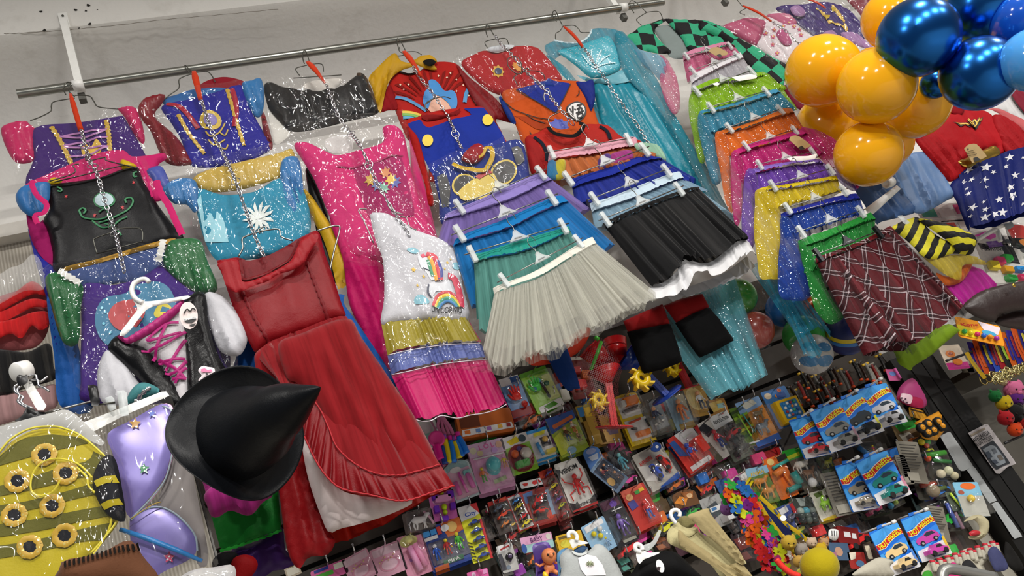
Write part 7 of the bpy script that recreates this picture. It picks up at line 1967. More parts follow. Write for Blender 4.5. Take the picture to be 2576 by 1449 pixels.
card('orange card with blue sky top and a grey horned animal','d4','1770 645 2010 1095',.5,'#c07c34',[('p','#7c9cc4',[0,0,1,0,1,.2,0,.3]),('p','#d8c8b8',[.2,.06,.7,.02,.8,.14,.3,.2]),('p','#3c5c9c',[0,.9,1,.86,1,1,0,1]),('ani','#5c6874',.45,.66,.66),('ani','#7c6c50',.56,.38,.5),('bl',.05,.26,.97,.88,.05)],n=1)
card('blue sea card with a yellow fishing game of many dots','d5','165 490 350 840',.6,'#3c6ca4',[('e','#c8b49c',.2,.14,.14,.08),('e','#b85c3c',.7,.08,.08,.05),('e','#c87c3c',.5,.2,.06,.04),('r','#2c4c8c',.5,.14,.85,.28),('box','#d89c18',.1,.36,.98,.96,.03,'game_base'),('box','#2c6c9c',.22,.43,.88,.87,.033,'game_pond')]+[('ball',c_,.32+.14*(i%4),.5+.1*(i // 4),.05,.035) for i,c_ in enumerate(('#2c6c9c','#c0c0bc','#8c2c34','#3c8c5c','#c0c0bc','#2c6c9c','#b06c2c','#c0c0bc','#8c2c34','#c0c0bc','#3c8c5c','#2c4c7c','#b8b8b4','#9c4c4c','#2c6c9c','#c0c0bc'))],n=0)
card('yellow framed tray of orange and white toy tools','d4','490 585 710 1095',.46,'#d8a818',[('r','#c4c4c0',.08,.06,.94,.46),('r','#c4c4c0',.08,.52,.94,.92),('box',Or,.3,.1,.86,.26,.02),('box','#b0b0ac',.16,.14,.36,.26,.02),('bar','#4c4c4c',[.14,.34,.8,.3],.04),('bar','#d8d8d4',[.2,.4,.8,.38],.05),('bar','#a83c1c',[.2,.58,.7,.55],.04),('box',Or,.3,.78,.8,.88,.02),('bar',Bk,[.2,.68,.4,.72],.05),('bar',Bk,[.86,.58,.9,.74],.04),('bl',.04,.04,.96,.98,.03)],n=1,arch=.06)
card('clear grey card with a dark crouching figure','d4','745 660 900 1010',.55,'#6c7074',[('p','#4c4840',[.0,.0,.5,0,.4,.5,0,.6]),('p','#3c3c34',[0,.86,1,.8,1,1,0,1]),('fig','#24304c','#1c2434',Sk,.5,.46,.5),('bar','#c0c0bc',[.3,.7,.8,.62],.04),('bl',.04,.04,.96,.96,.05)],n=1)
card('clear blue card with an orange suited fighter figure','d4','1010 600 1150 950',.5,'#6c8494',[('p','#a8a08c',[.5,0,1,0,1,.5]),('p','#8c7430',[.2,.84,1,.8,1,1,.2,1]),('fig',Or,Or,Sk,.5,.46,.6),('bl',.04,.04,.96,.96,.05)],n=1)
card('gold card with a white and navy fighter figure','d4','1210 510 1330 810',.62,'#a07c3c',[('e','#c8b078',.4,.4,.4,.4),('fig','#d0ccc8','#2c344c',Sk,.5,.5,.6),('bl',.04,.04,.96,.96,.05)],n=0)
card('brown card with a gold curved print beside the net train','d4','1440 640 1500 800',1.1,'#a0743c',[('p','#c8a85c',[.1,.2,.8,.1,.9,.6,.2,.8]),('r','#8cb0b0',.5,.3,.9,.6)],n=0)
card('plain gold brown bag card under the red mill foot','d4','290 800 370 1095',.75,'#9a7434',[('p','#b89048',[.2,0,.8,0,.7,.9,.3,.95]),('p','#6c5c70',[.4,.5,.9,.5,.9,.7,.5,.72])],n=0)
card('plain ochre bag card left of the mill foot','d4','130 780 240 1100',.5,'#87692c',[('p','#a08038',[.2,0,.8,0,.7,1,.3,1])],n=1)
card('yellow and blue print card beside the ochre bags','d4','60 700 120 860',.9,'#8c7c3c',[('p','#3c74a8',[.1,.1,.5,.1,.4,.7,.1,.7]),('p','#c8a030',[.5,.2,.9,.2,.9,.8,.5,.8])],n=0)
# --- third row
card('red card with a red capped toy figure','d7','575 520 785 935',.56,'#a02c24',[('p','#b8503c',[0,0,.9,0,.9,.1,0,.16]),('e','#c89060',.24,.2,.14,.08),('r','#3c8c3c',.5,.12,.7,.2),('r','#c89c2c',.7,.1,.9,.18),('p','#3c3c7c',[.05,.3,.35,.28,.4,.46,.1,.5]),('fig','#a82420','#3454a0','#c23430',.6,.6,.44),('bl',.3,.3,.96,.92,.045)],n=1)
card('black card with a violet figure and white lettered panel','d7','330 640 550 1110',.46,'#1f1d20',[('p','#4c2c3c',[.05,.03,.9,.02,.9,.2,.1,.22]),('e','#5c3c8c',.6,.14,.16,.07),('r',Wh,.4,.26,.9,.28),('r','#8c8c80',.3,.9,.9,.96),('fig','#6c549c','#54407c','#6c549c',.5,.6,.46),('bl',.1,.34,.95,.9,.04)],n=1)
card('round jungle card with orange and brown prints','d7','1105 555 1170 725',1.35,'#5c3c20',[('p','#c0782c',[.0,.6,.3,.3,.6,.5,.4,.9]),('p','#8c5428',[.4,.1,.9,.2,.8,.6,.5,.5]),('e','#c8a078',.7,.4,.12,.14)],n=0,arch=.3)
card('grey police set card with white toy camera','d7','1380 620 1530 930',.64,'#8c8c8a',[('p','#3c4448',[.2,.3,.7,.2,.8,.6,.3,.7]),('r',Wh,.3,.34,.8,.5),('r','#3c6c9c',.36,.37,.6,.46),('box',Wh,.55,.7,.95,.92,.04),('bl',.05,.25,.96,.96,.05)],n=0)
card('blue card with a small green faced figure','d7','1500 440 1630 700',.45,'#2c4a7c',[('fig','#9cb0a0','#4c3c6c','#9cc09c',.5,.5,.5),('bl',.05,.2,.95,.95,.03)],n=0)
card('white and yellow card with small toy construction parts','d7','1680 395 1800 560',.95,'#b4aa98',[('r',Wh,.04,.04,.9,.4),('r','#a83030',.08,.1,.2,.3),('bar',Ye,[.3,.7,.9,.5],.06),('bar',Ye,[.4,.9,.9,.7],.06)],n=0)
card('green jungle card of orange toy dinosaurs','d7','1870 312 2015 690',.56,'#5c7434',[('p','#7ca4bc',[0,0,1,0,1,.2,0,.26]),('t','ANIMAL','#c8a02c',.5,.16,.7,.1,-.1),('ani','#c07c34',.4,.44,.7),('ani','#b87c34',.56,.72,.7),('ball','#c08858',.25,.4,.12),('bl',.06,.28,.96,.97,.05)],n=1)
card('orange card with teal and orange toy water gun','d8','170 185 365 565',.54,'#c05c1c',[('e','#d8a868',.3,.1,.14,.08),('p','#34302c',[.6,.02,1,.02,1,.14,.6,.16]),('bar','#2c9088',[.2,.26,.9,.2],.06),('bar',Or,[.1,.42,.5,.36],.12),('bar',Or,[.5,.4,.56,.72],.05),('bar','#1f7a74',[.8,.5,.86,.8],.14),('bar','#1f7a74',[.3,.86,.84,.82],.1),('bl',.05,.18,.96,.97,.05)],n=0)
card('green headed bag of striped and black toy animals','d8','370 105 560 520',.56,'#4c463c',[('p','#2c8c2c',[0,0,1,0,1,.2,0,.26]),('p','#a8b02c',[.1,.14,.6,.1,.6,.18,.1,.22]),('ani','#c0bcb4',.4,.42,.64),('ani','#6c4c34',.5,.62,.6),('ball','#d0ccc4',.5,.82,.14),('ball',Bk,.66,.88,.1),('bl',.02,.24,.98,.98,.05)],n=0)
card('small green toy animal bag beside the striped ones','d8','640 180 720 330',.8,'#4c5438',[('ani','#a8a830',.5,.5,.7),('bl',.03,.1,.97,.97,.03)],n=0)
card('blue and red card with a small toy vehicle by the ribbon','d8','270 650 385 860',.7,'#3c4c84',[('r','#a82c30',.8,0,1,1),('p',Wh,[.1,.1,.6,.06,.6,.3,.1,.36]),('car','#5c5c6c',.45,.6,.7,-.3),('bl',.05,.3,.8,.95,.03)],n=0)
card('grey net bag of dark marbles','d8','430 580 510 850',.75,'#3c403c',[('ball',c_,.25+.25*(i%3),.5+.16*(i // 3),.14) for i,c_ in enumerate(('#8c9890','#4c8c9c','#6c7470','#3c4440','#4c5450','#34383c','#2c3030','#4c5450','#3a3e3c'))]+[('p','#8c9490',[.3,0,.7,0,.6,.3,.4,.3])],n=0)
card('white card with a lime green dinosaur toy','d8','590 515 715 790',.5,'#c4c0b4',[('p','#5c6c3c',[.2,.06,.8,.04,.7,.2,.3,.22]),('p','#c8a82c',[.1,.93,.98,.88,1,1,.1,1]),('ani','#8cc02c',.5,.5,.8),('bar','#8cc02c',[.4,.5,.45,.3,.6,.22],.08),('bl',.08,.22,.95,.92,.04)],n=1)
card('dark red card of small printed toys behind the car cards','d8','730 540 790 680',.8,'#4c2424',[('p','#8c3c2c',[.1,.1,.9,.1,.7,.5]),('p','#3c5c8c',[.3,.5,.8,.5,.7,.9])],n=0)
# --- lowest row
card('yellow cards of cartoon style bees behind the grey shirt','d6','1780 1000 1840 1200',1.3,'#c89c1c',[('p','#5c4c1c',[.1,.1,.5,.08,.5,.2,.1,.24]),('e','#d8b83c',.3,.5,.2,.2),('e','#8c6c1c',.7,.6,.16,.16)],n=1)
card('pale blue card of yellow toy ducks','d7','160 880 330 1190',.75,'#7ca0bc',[('p','#c8d4dc',[.1,.06,.9,.02,.9,.2,.1,.24]),('ball',Ye,.3,.36,.1),('ball',Ye,.5,.5,.1),('ball','#c0c8cc',.6,.3,.1),('fig','#7c98b4','#5c7c9c',Ye,.6,.74,.3),('bl',.05,.24,.96,.97,.04)],n=0)
card('white and black card with a dark spinning wheel toy','d6','1110 1120 1190 1400',.58,'#a8a8a4',[('p',Wh,[.1,0,.9,0,.9,.2,.1,.24]),('p','#a83030',[.2,.12,.8,.06,.8,.12,.2,.18]),('wheel','#4c3c5c',.55,.5,.22),('p','#3c3c44',[0,.3,.2,.3,.3,.9,0,.9]),('e','#5c6c7c',.4,.84,.14,.08),('bl',.05,.26,.96,.97,.03)],n=1)
card('pink headed bag with a toy washing set behind the purple tub','d6','1440 1020 1480 1180',2.0,'#8cb0b0',[('r','#d890b0',0,0,1,.5),('t','BABY','#5c2c5c',.5,.28,.4,.3,0),('e','#d8c0b8',.88,.26,.08,.2),('e','#2c4c8c',.06,.7,.08,.3)],n=0)
for i,(tb,lab) in enumerate((('1060 1225 1130 1440','pink bagged tiara set, upper of two'),('840 1290 930 1480','pink bagged tiara set, lower of two'))):
 card(lab,'d2',tb,1.0,'#c890a4',[('r','#d8a8b4',.06,.06,.94,.3),('e','#b87890',.5,.64,.34,.22),('e','#d0a0b0',.5,.64,.27,.17)]+[('ball','#c8b078',.2+.1*j,.5-.06*(j%3),.025) for j in range(6)]+[('bl',.01,.02,.99,.98,.02)],n=0)
card('pink bag with a yellow flower clip and pink fringe','d6','120 1010 250 1440',.62,'#c08098',[('e','#d8d07c',.4,.16,.34,.14),('ball','#d9d27a',.4,.14,.16),('ball','#c8b85c',.42,.14,.07),('bar','#d884a8',[.35,.3,.5,.9],.12),('bar','#d07c9c',[.55,.28,.75,.85],.12),('e','#8c5c9c',.3,.6,.06,.04),('e','#8c5c9c',.7,.7,.06,.04),('bl',.02,.02,.98,.98,.03)],n=0)
card('white toy horse with pink mane in a clear bag','d6','200 770 250 1010',1.3,'#5c5450',[('ani','#d0c4c4',.5,.5,.7),('bar','#c898ac',[.7,.1,.86,.4,.95,.7],.04,'toy_tail'),('bl',.02,.05,.98,.97,.04)],n=0)
card('pink printed box edge at the bottom below the car cards','d6','830 1390 850 1480',2.4,'#c0508c',[('e','#d8a0b8',.3,.4,.1,.3),('e','#a83c74',.6,.4,.1,.3),('r','#d880ac',.75,.1,.95,.6)],n=0)
card('green and pink printed pack under the red dress hem','d2','650 1370 680 1470',2.6,'#c05c90',[('r','#4ca03c',.1,.4,.6,.7),('r','#d8c8b8',.65,.1,.9,.5),('r','#2c3c8c',.1,.05,.5,.25)],n=0)
card('white and gold printed pack below the purple cloth','d2','370 1330 410 1450',.9,'#a89c88',[('e','#6c5c34',.5,.3,.3,.14),('p','#c8c0b0',[.1,.5,.9,.4,.9,.9,.1,.9])],n=0)
for i,(k_,tb,a,c1,c2,lab) in enumerate((('d6','980 760 1010 900',.8,'#2c2420','#5c2018','dark card with red flame print left of the windowed box'),('d6','910 820 1000 1080',.5,'#1c1a1a','#4c4440','plain dark bag between yellow car card and windowed box'),('d6','1160 1020 1230 1180',.8,'#2a2522','#5c3428','dark empty looking box below the windowed car box'),
('d6','1740 880 1770 960',1.6,'#4c1c1c','#8c2c24','dark red box bottom under the narrow car card'),('d7','470 1230 530 1400',.9,'#1c2624','#3c7c70','dark card with teal speckled print by the white hanger'),('d7','840 1000 900 1180',.9,'#4c2c20','#8c5434','brown printed card behind the white hanger arm'),
('d7','960 820 1000 960',.8,'#a8a09c','#5c4c44','white boxed card left of the cream robe'),('d7','1700 1000 1790 1300',.6,'#2c2024','#6c3430','dark red printed card between robe and flower garland'),('d7','1600 890 1680 1000',.7,'#2a2a2c','#4c4440','dark bagged card below the purple pig'),
('d4','1310 1340 1390 1440',2.0,'#5c2c30','#8c3c34','dark red stacked card bottom under the robot cards'),('d4','1100 1150 1180 1430',.4,'#2c1c1e','#6c2420','dark card with red pattern left of the robot card'))):
 card(lab,k_,tb,a,c1,[('p',c2,[.1,.2,.8,.1,.9,.5,.3,.6]),('p',c2,[.2,.7,.6,.65,.8,.9,.3,.95]),('bl',.03,.05,.97,.97,.025)],n=0,Y=2.0)
# --- blue toy car cards with flame lettering
def flame_car(lab,key,TB,asp,c1,c2,Y,n=0,rot=-.28):
 its=[('p','#3c86d0',[0,.06,.5,.0,1,0,1,.5,.4,.75,0,.9]),('p','#1b5cb4',[0,.3,1,.12,1,.3,0,.52]),('p','#2f74c4',[.1,.5,1,.3,1,.42,.2,.62]),
('p','#d8d8d4',[-.0,.30,.2,.29,.45,.2,.75,.12,1,.13,1,.255,.8,.25,.5,.33,.25,.43,0,.425]),('p','#a81c20',[0,.315,.2,.305,.45,.215,.75,.135,1,.145,1,.24,.8,.235,.5,.315,.25,.415,0,.41]),
('t','HOT WHEELS','#e6c81c',.52,.265,.92,.12,rot),
('p',c1,[.12,.56,.2,.5,.42,.46,.55,.40,.78,.40,.9,.48,.92,.56,.8,.62,.3,.66,.14,.63]),('p','#26303a',[.44,.47,.56,.42,.74,.42,.82,.48,.5,.51]),('e',Bk,.3,.63,.08,.05),('e',Bk,.76,.59,.08,.05),('e','#8c8c88',.3,.63,.04,.025),('e','#8c8c88',.76,.59,.04,.025),
('p','#b9b9bc',[0,.76,1,.66,1,1,0,1]),('p',c2,[.92,.6,1,.59,1,.9,.92,.92]),('r','#3c4c7c',.4,.95,.8,.97),('car',c1,.48,.84,.66,0),('bl',.08,.72,.9,.95,.028)]
 t=card(lab,key,TB,asp,'#1c62b8',its,Y=Y,n=0,peg=False,cat='toy car pack',name='toy_car_pack',group='blue carded toy cars')
 f=Fr(*K(key,TB),asp,Y)
 fixn(prism(f,[(.34,-.075),(.66,-.075),(.7,.01),(.3,.01)],-.0022,0).build('hang_tab',pc('#1f5fb0'),t,False))
 g=thing('peg_hook','white rod peg holding the '+' '.join(lab.split()[:8]),'hook',f(.5,-.02,-.03),'white rods of the car packs')
 b=MB();a=f(.5,-.035);b.tube([Vector((a.x,YW-.03,a.z)),Vector((a.x,Y-.05,a.z))],.0026,8);b.build('rod',WHITEPL,g)
 b=MB();b.tube([Vector((a.x-.006,Y-.05,a.z)),Vector((a.x+.006,Y-.05,a.z))],.005,8);b.build('cap',WHITEPL,g)
flame_car('blue card with a red sports car, leftmost of the upper car cards','d5','450 765 610 1140',.62,'#9c1c24','#8c2c3c',1.90)
flame_car('blue card with a grey buggy, second of the upper car cards','d5','660 660 870 1060',.66,'#6c6c68','#b890a0',1.885)
flame_car('blue card with a black dragster, third of the upper car cards','d5','880 575 1095 945',.66,'#2c3034','#d8c02c',1.90)
flame_car('blue card with a silver wedge car, topmost of the upper car cards','d5','1110 465 1310 845',.66,'#a8a8ac','#9cb0c0',1.915)
flame_car('blue card with a teal racer, front of the middle pair','d8','1105 180 1340 605',.66,'#1f6c64','#b8788c',1.885)
flame_car('blue card with a bone coloured truck, behind the teal racer','d8','885 255 1060 700',.5,'#7c7464','#c0c0bc',1.91)
flame_car('blue card with a cream and black car, front of the lowest pair','d8','1225 865 1440 1290',.6,'#c0a878','#3c6cb0',1.885)
flame_car('blue card with a pink classic car, behind in the lowest pair','d8','1530 745 1735 1160',.62,'#a83c8c','#c8a02c',1.905)
for lab,key,tb,a in (('grey printed card back seen beside the bone truck','d8','730 330 900 740',.5),('grey newspaper print card back near the post','d8','1450 40 1560 440',.45),('grey printed card back beside the pink classic car','d8','1720 660 1800 1000',.4),('clear wrapped dark pack beside the teal racer','d8','1380 170 1480 450',.3)):
 card(lab,key,tb,a,'#6a665c',[('r','#3c3a36',.12,.08+.07*j,.88-.1*(j%3),.1+.07*j) for j in range(9)]+[('r','#8c887c',.1,.76,.6,.95)],Y=1.93,n=0,peg=False)
# ================================================================== remaining goods
def single(o,lab,cat,group=None):return tag(o.o if isinstance(o,Sheet) else o,lab,cat,group)
def tubes(name,key,items,Y,mat,parent=None):
 b=MB()
 for s,r in items:b.tube(catmull([tuple(P(*p,Y)) for p in K(key,s)],4),r,7)
 return b.build(name,mat,parent)
# jump ropes and magnifier
t=thing('jump_rope_bundle','bundle of pink braided jump ropes with blue and yellow handles','jump rope',P(*K('d3','600 1300')[0],1.9))
for k,s in enumerate(('400 790 430 860 420 920 470 1010','420 790 460 850 470 940 510 1020','440 800 490 870 520 950 540 1010','450 800 520 890 560 960 580 1010')):
 tubes('braided_cord','d3',[(s,.0045)],1.9-.004*k,pc('#b0688c',.5),t)
for s,c in (('490 1060 515 1160 540 1300',Ye),('550 1070 570 1160 585 1295','#1c6cc8'),('590 1080 620 1160 645 1250',Ye),('600 1070 640 1150 670 1235','#1c6cc8'),('630 1030 680 1110 720 1200','#1c6cc8'),('460 1130 480 1220 500 1310','#1c3c84')):
 h=tubes('handle','d3',[(s,.0085)],1.885,pc(c,.3),t)
 x,y=[float(v) for v in s.split()[:2]]
 tubes('handle_collar','d3',[('%g %g %g %g'%(x-8,y-50,x,y),.0065)],1.885,pc('#c82c94' if c != Ye else '#7c4c9c',.3),t)
t=thing('toy_magnifier','bright pink toy magnifier in front of the jump ropes','toy',P(*K('d3','440 1270')[0],1.88))
b=MB();c=P(*K('d3','405 1055')[0],1.88);b.lathe(c,(0,-1,0),[(.0001,0),(.019,0),(.022,.004),(.019,.008),(.015,.006),(.0001,.006)],20);b.build('rim',pc('#d83c84',.3),t)
tubes('handle','d3',[('405 1110 425 1200 445 1265',.011)],1.88,pc('#d81c7c',.3),t)
card('pale green and pink round mirror set half behind the pink tier','d3','270 860 330 1150',.8,'#b8c4bc',[('e','#d8d0d0',.45,.3,.3,.2),('e','#8cc0b0',.5,.6,.3,.12),('bar','#b07c94',[.8,.1,.9,.4,.7,.8],.05)],n=0,peg=False)
# doll in a purple tub
YDL=1.80
t=thing('toy_bathtub','purple toy bathtub hanging upright in a clear bag','toy',P(*K('d6','1590 1500')[0],YDL))
cloth('tub',K('d6','1408 1150 1430 1115 1540 1090 1580 1105 1640 1250 1710 1420 1720 1520 1470 1520 1440 1350'),YDL,pc('#4c2484',.3),t,puff=.012,edge=.05,wr=0)
cloth('basin',K('d6','1430 1165 1545 1120 1600 1240 1680 1430 1690 1520 1490 1520 1460 1350'),YDL-.012,pc('#381a68',.35),t,puff=.003,edge=.03,wr=0)
t=thing('baby_doll','small bare plastic baby doll with yellow shoes in the purple tub','doll',P(*K('d6','1590 1449')[0],YDL-.02))
f=Fr(K('d6','1560 1200')[0],K('d6','1605 1480')[0],.6,YDL-.03)
b=MB();sk=pc('#c0764c',.35)
b.ball(f(.5,.18,.012),.030*f.H/.1,0,14,10);b.lathe(f(.5,.36),f.dn,[(.001,-.004),(.24*f.W,.004),(.34*f.W,.2*f.H),(.3*f.W,.36*f.H),(.001,.42*f.H)],14,0,None,.7)
for s_ in (-1,1):
 b.tube([f(.5+s_*.3,.42,.004),f(.5+s_*.62,.5,.008),f(.5+s_*.8,.44,.014)],[.08*f.W,.07*f.W,.06*f.W],8)
 b.ball(f(.5+s_*.86,.42,.015),.07*f.W,0,8,6)
 b.tube([f(.5+s_*.18,.72,.004),f(.5+s_*.36,.86,.014)],[.14*f.W,.11*f.W],8)
b.ball(f(.5,.2,.012+.03*f.H/.1),.006,0,6,5)
b.build('body',sk,t)
for s_ in (-1,1):
 b=MB();b.ball(f(.5+s_*.46,.92,.022),.2*f.W,0,12,8,sx=(.8,.8,1.3));b.build('shoe',pc('#d8a81c',.35),t)
 b=MB();b.ball(f(.5+s_*.17,.17,.012+.0285*f.H/.1),.0028,0,6,5);b.build('eye',pc('#2a2018',.3),t)
# grey shirt, cream robe, black top at the bottom
YB_=1.5
t=thing('grey_shirt','pale grey printed shirt with blue sleeves on a white hanger at the bottom edge','costume',P(*K('px','1490 1449')[0],YB_))
S=cloth('shirt_body',K('px','1408 1400 1428 1380 1443 1384 1468 1392 1490 1378 1500 1368 1520 1374 1545 1405 1575 1470 1570 1500 1410 1500 1412 1440'),YB_,fabric('#a9adac',.6),t,puff=.03,folds=8,amp=.003)
cloth('blue_sleeve',K('px','1402 1392 1430 1378 1418 1410 1416 1500 1400 1500 1404 1440'),YB_+.006,fabric('#6c9cc4',.6),t,puff=.015,edge=.02)
cloth('neck_inside',K('d6','1840 1180 1900 1140 1950 1130 1995 1165 1960 1200 1880 1215'),YB_-.006,fabric('#4c6c94',.6),t,puff=.004,edge=.01)
ribbon(S,'neck_binding',K('d6','1835 1180 1860 1210 1910 1220 1970 1200 2000 1165'),.006,fabric('#c0c4c2',.6))
decal(S,'chest_print',K('d7','20 1260 160 1200 260 1290 320 1440 60 1449'),pc('#bcb8bc',.5))
for k in range(5):ribbon(S,'star_print',K('d7',[140+44*math.cos(k*.63),1320+30*math.sin(k*.63),140-44*math.cos(k*.63),1320-30*math.sin(k*.63)]),.0016,pc('#7c8468',.4))
t2=thing('plastic_hanger','white hanger loop above the pale grey shirt','hanger',P(*K('d6','1850 1130')[0],YB_))
tubes('hook','d6',[('1790 1050 1785 1010 1810 990 1850 1000 1875 1040 1870 1080',.0042)],YB_-.02,WHITEPL,t2)
cloth('shoulder_bar',K('d6','1795 1075 1860 1070 1985 1095 1985 1110 1900 1125 1850 1150 1830 1160'),YB_-.015,WHITEPL,t2,puff=.006,edge=.01,wr=0)
t=thing('cream_robe','cream robe with a draped beige scarf on a white hanger','costume',P(*K('d7','1700 1449')[0],YB_))
cr=fabric('#cfc594',.65)
S=cloth('robe',K('d7','950 1000 985 940 1060 885 1100 925 1180 950 1240 930 1300 1000 1500 1100 1650 1200 1780 1310 1700 1340 1690 1380 1700 1520 1560 1520 1400 1330 1250 1240 1100 1170 960 1100'),YB_,cr,t,puff=.015,folds=14,amp=.005,axis=(K('d7','1100 920')[0],K('d7','1600 1449')[0]))
cloth('scarf_front',K('d7','1160 820 1250 780 1345 745 1388 745 1392 780 1440 850 1590 1040 1700 1180 1760 1310 1720 1330 1600 1240 1480 1120 1330 1000 1230 890'),YB_-.025,fabric('#b0a074',.7),t,puff=.008,thick=.004,folds=85,amp=.005,axis=(K('d7','1270 790')[0],K('d7','1740 1320')[0]))
cloth('scarf_side',K('d7','1062 990 1090 975 1200 1080 1380 1200 1560 1330 1700 1310 1800 1400 1860 1520 1600 1520 1560 1440 1400 1330 1200 1210 1080 1120'),YB_-.022,fabric('#ab9b6f',.7),t,puff=.008,thick=.004,folds=85,amp=.005,axis=(K('d7','1080 990')[0],K('d7','1740 1449')[0]))
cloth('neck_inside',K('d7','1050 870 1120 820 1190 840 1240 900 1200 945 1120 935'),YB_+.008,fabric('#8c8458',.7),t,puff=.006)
ribbon(S,'neck_fold',K('d7','1130 985 1190 1010 1260 960 1290 940'),.008,cr)
t2=thing('plastic_hanger','white hanger loop above the cream robe','hanger',P(*K('d7','1040 860')[0],YB_))
tubes('hook','d7',[('1075 830 1080 790 1050 760 1005 765 985 800 1000 850 1040 900',.0042)],YB_-.01,WHITEPL,t2)
t=thing('black_blouse','black gathered top with an oval tag on a white hanger at the bottom edge','costume',P(*K('d7','900 1449')[0],1.45))
S=cloth('body',K('d7','560 1520 600 1390 650 1300 720 1255 850 1200 1000 1190 1090 1240 1200 1350 1300 1520'),1.45,fabric('#0c0c0d',.7),t,puff=.06,edge=.14,folds=18,amp=.004,axis=(K('d7','850 1200')[0],K('d7','950 1500')[0]))
Q=cloth('oval_tag',K('d7',[q for p in ell((876,1345),38,72,20,-.35) for q in p]),1.40,pc('#d8c8c8',.5),t,puff=.002,edge=.01,wr=0,sm=0,res=.01)
decal(Q,'face_print',K('d7','860 1345 905 1335 915 1355 890 1362 900 1380 870 1378'),pc('#26181c',.5))
t2=thing('plastic_hanger','white hanger with ring hook in the black top','hanger',P(*K('d7','700 1300')[0],1.44))
tubes('hook','d7',[('670 1200 625 1180 612 1140 640 1118 680 1140 690 1180',.0045)],1.42,WHITEPL,t2)
cloth('shoulder_bar',K('d7','625 1215 690 1180 760 1205 862 1200 860 1215 760 1255 700 1280 668 1318 645 1305'),1.42,WHITEPL,t2,puff=.006,edge=.012,wr=0)
t2=thing('plastic_hanger','translucent grey hanger arm behind the black top','hanger',P(*K('d7','800 1190')[0],1.6))
cloth('shoulder_bar',K('d7','700 1130 790 1090 850 980 885 970 880 1000 830 1110 740 1190'),1.6,CLIPM,t2,puff=.005,edge=.01,wr=0)
# flower garland
t=thing('flower_garland','garland of bright artificial petals hanging beside the cream robe','garland',P(*K('d7','2040 1300')[0],1.7))
rs=random.Random(5)
path=resample(catmull(K('d7','1660 520 1700 620 1760 700 1800 800 1850 880 1890 980 1930 1070 1990 1160 2040 1240 2110 1330'),5),46)
FL=['#e8641c','#d8408c','#2f9c3c','#c8cc24','#2468b4','#7c2c8c','#e83c6c','#d82c2c']
fm={}
for i,p in enumerate(path):
 for j in range(3):
  col=FL[(i*3+j*5+rs.randrange(3))%8]
  c=P(p[0]+rs.uniform(-26,26),p[1]+rs.uniform(-14,14),1.7-rs.uniform(0,.03))
  if col not in fm:
   b=MB()
   for k in range(5):
    a=2*PI*k/5;d=Vector((math.cos(a),0,math.sin(a)));e=Vector((-d.z,0,d.x))
    b.add([d*r_+e*w_+Vector((0,y_,0)) for r_,w_,y_ in ((.001,0,0),(.007,.006,-.005),(.013,.0065,-.006),(.018,.003,-.003),(.0185,-.002,-.004),(.014,-.006,-.002),(.007,-.006,-.005))],[(0,1,2,3,4,5,6)])
   o=mk('petal_cluster',[v+c for v in b.v],b.f,fabric(col,.5),t,True)
   o.data.transform(Matrix.Translation(-(c-LOC[t.name])));o.location=c-LOC[t.name];fm[col]=o
  else:
   o=fm[col].copy();COL.objects.link(o);o.location=c-LOC[t.name]
  o.rotation_euler=(rs.uniform(-.7,.7),rs.uniform(0,6),rs.uniform(-.7,.7));o.scale=[rs.uniform(.8,1.15)]*3
tubes('string','px',[(' '.join('%g %g'%tuple(p) for p in path[::5]),.0015)],1.7,pc('#2c6c3c'),t)
# purple pig, plush toys, lanyards
def plush(lab,key,c,r,Y,col,ears=None,name='plush_toy',face=True):
 cc=P(*K(key,c)[0],Y);rad=r/CROP[key][2]*(cc-Vector((0,0,ZC))).length/FPX
 t=thing(name,lab,'soft toy',cc-Vector((0,0,rad)))
 m=fabric(col,.8,.2)
 b=MB();b.ball(cc,rad,0,18,12,sx=(1.08,1,.95));b.build('body',m,t)
 if not face:return
 for s_ in (-1,1):
  b=MB();b.ball(cc+RIGHT*s_*rad*.62+UP*rad*.75,rad*.32,0,9,7,sx=(.8,.6,1.2));b.build('ear',fabric(ears or col,.8,.2),t)
  b=MB();b.ball(cc+(BACK*.9+RIGHT*s_*.34+UP*.2).normalized()*rad*1.0,rad*.1,0,7,5);b.build('eye',pc('#15110f',.3),t)
 b=MB();b.ball(cc+(BACK-UP*.15).normalized()*rad*.95,rad*.26,0,10,7,sx=(1.2,.7,.8));b.build('snout',m,t)
plush('mauve pig head keyring beside the flower garland','d7',(1575,745),68,1.74,'#8c5a98')
plush('large yellow fluffy round plush at the bottom edge','d8',(615,1235),155,1.62,'#c9b41c',face=False)
for c,r,col,lab in (((320,1010),66,'#c8a83c','small golden plush under the yellow ribbons'),((440,1080),56,'#8c847c','small grey plush with orange wing below the golden one'),((620,1080),60,'#d0ac24','small yellow plush above the large round one'),((420,1190),52,'#c8a04c','small honey coloured plush left of the large round one'),((540,1010),44,'#c0a890','small beige plush behind the yellow one'),((660,1010),40,'#b89068','small tan plush in the top right of the plush heap'),((500,1150),40,'#1c1a18','small black plush between the honey and yellow ones')):
 plush(lab,'d8',c,r,1.66,col)
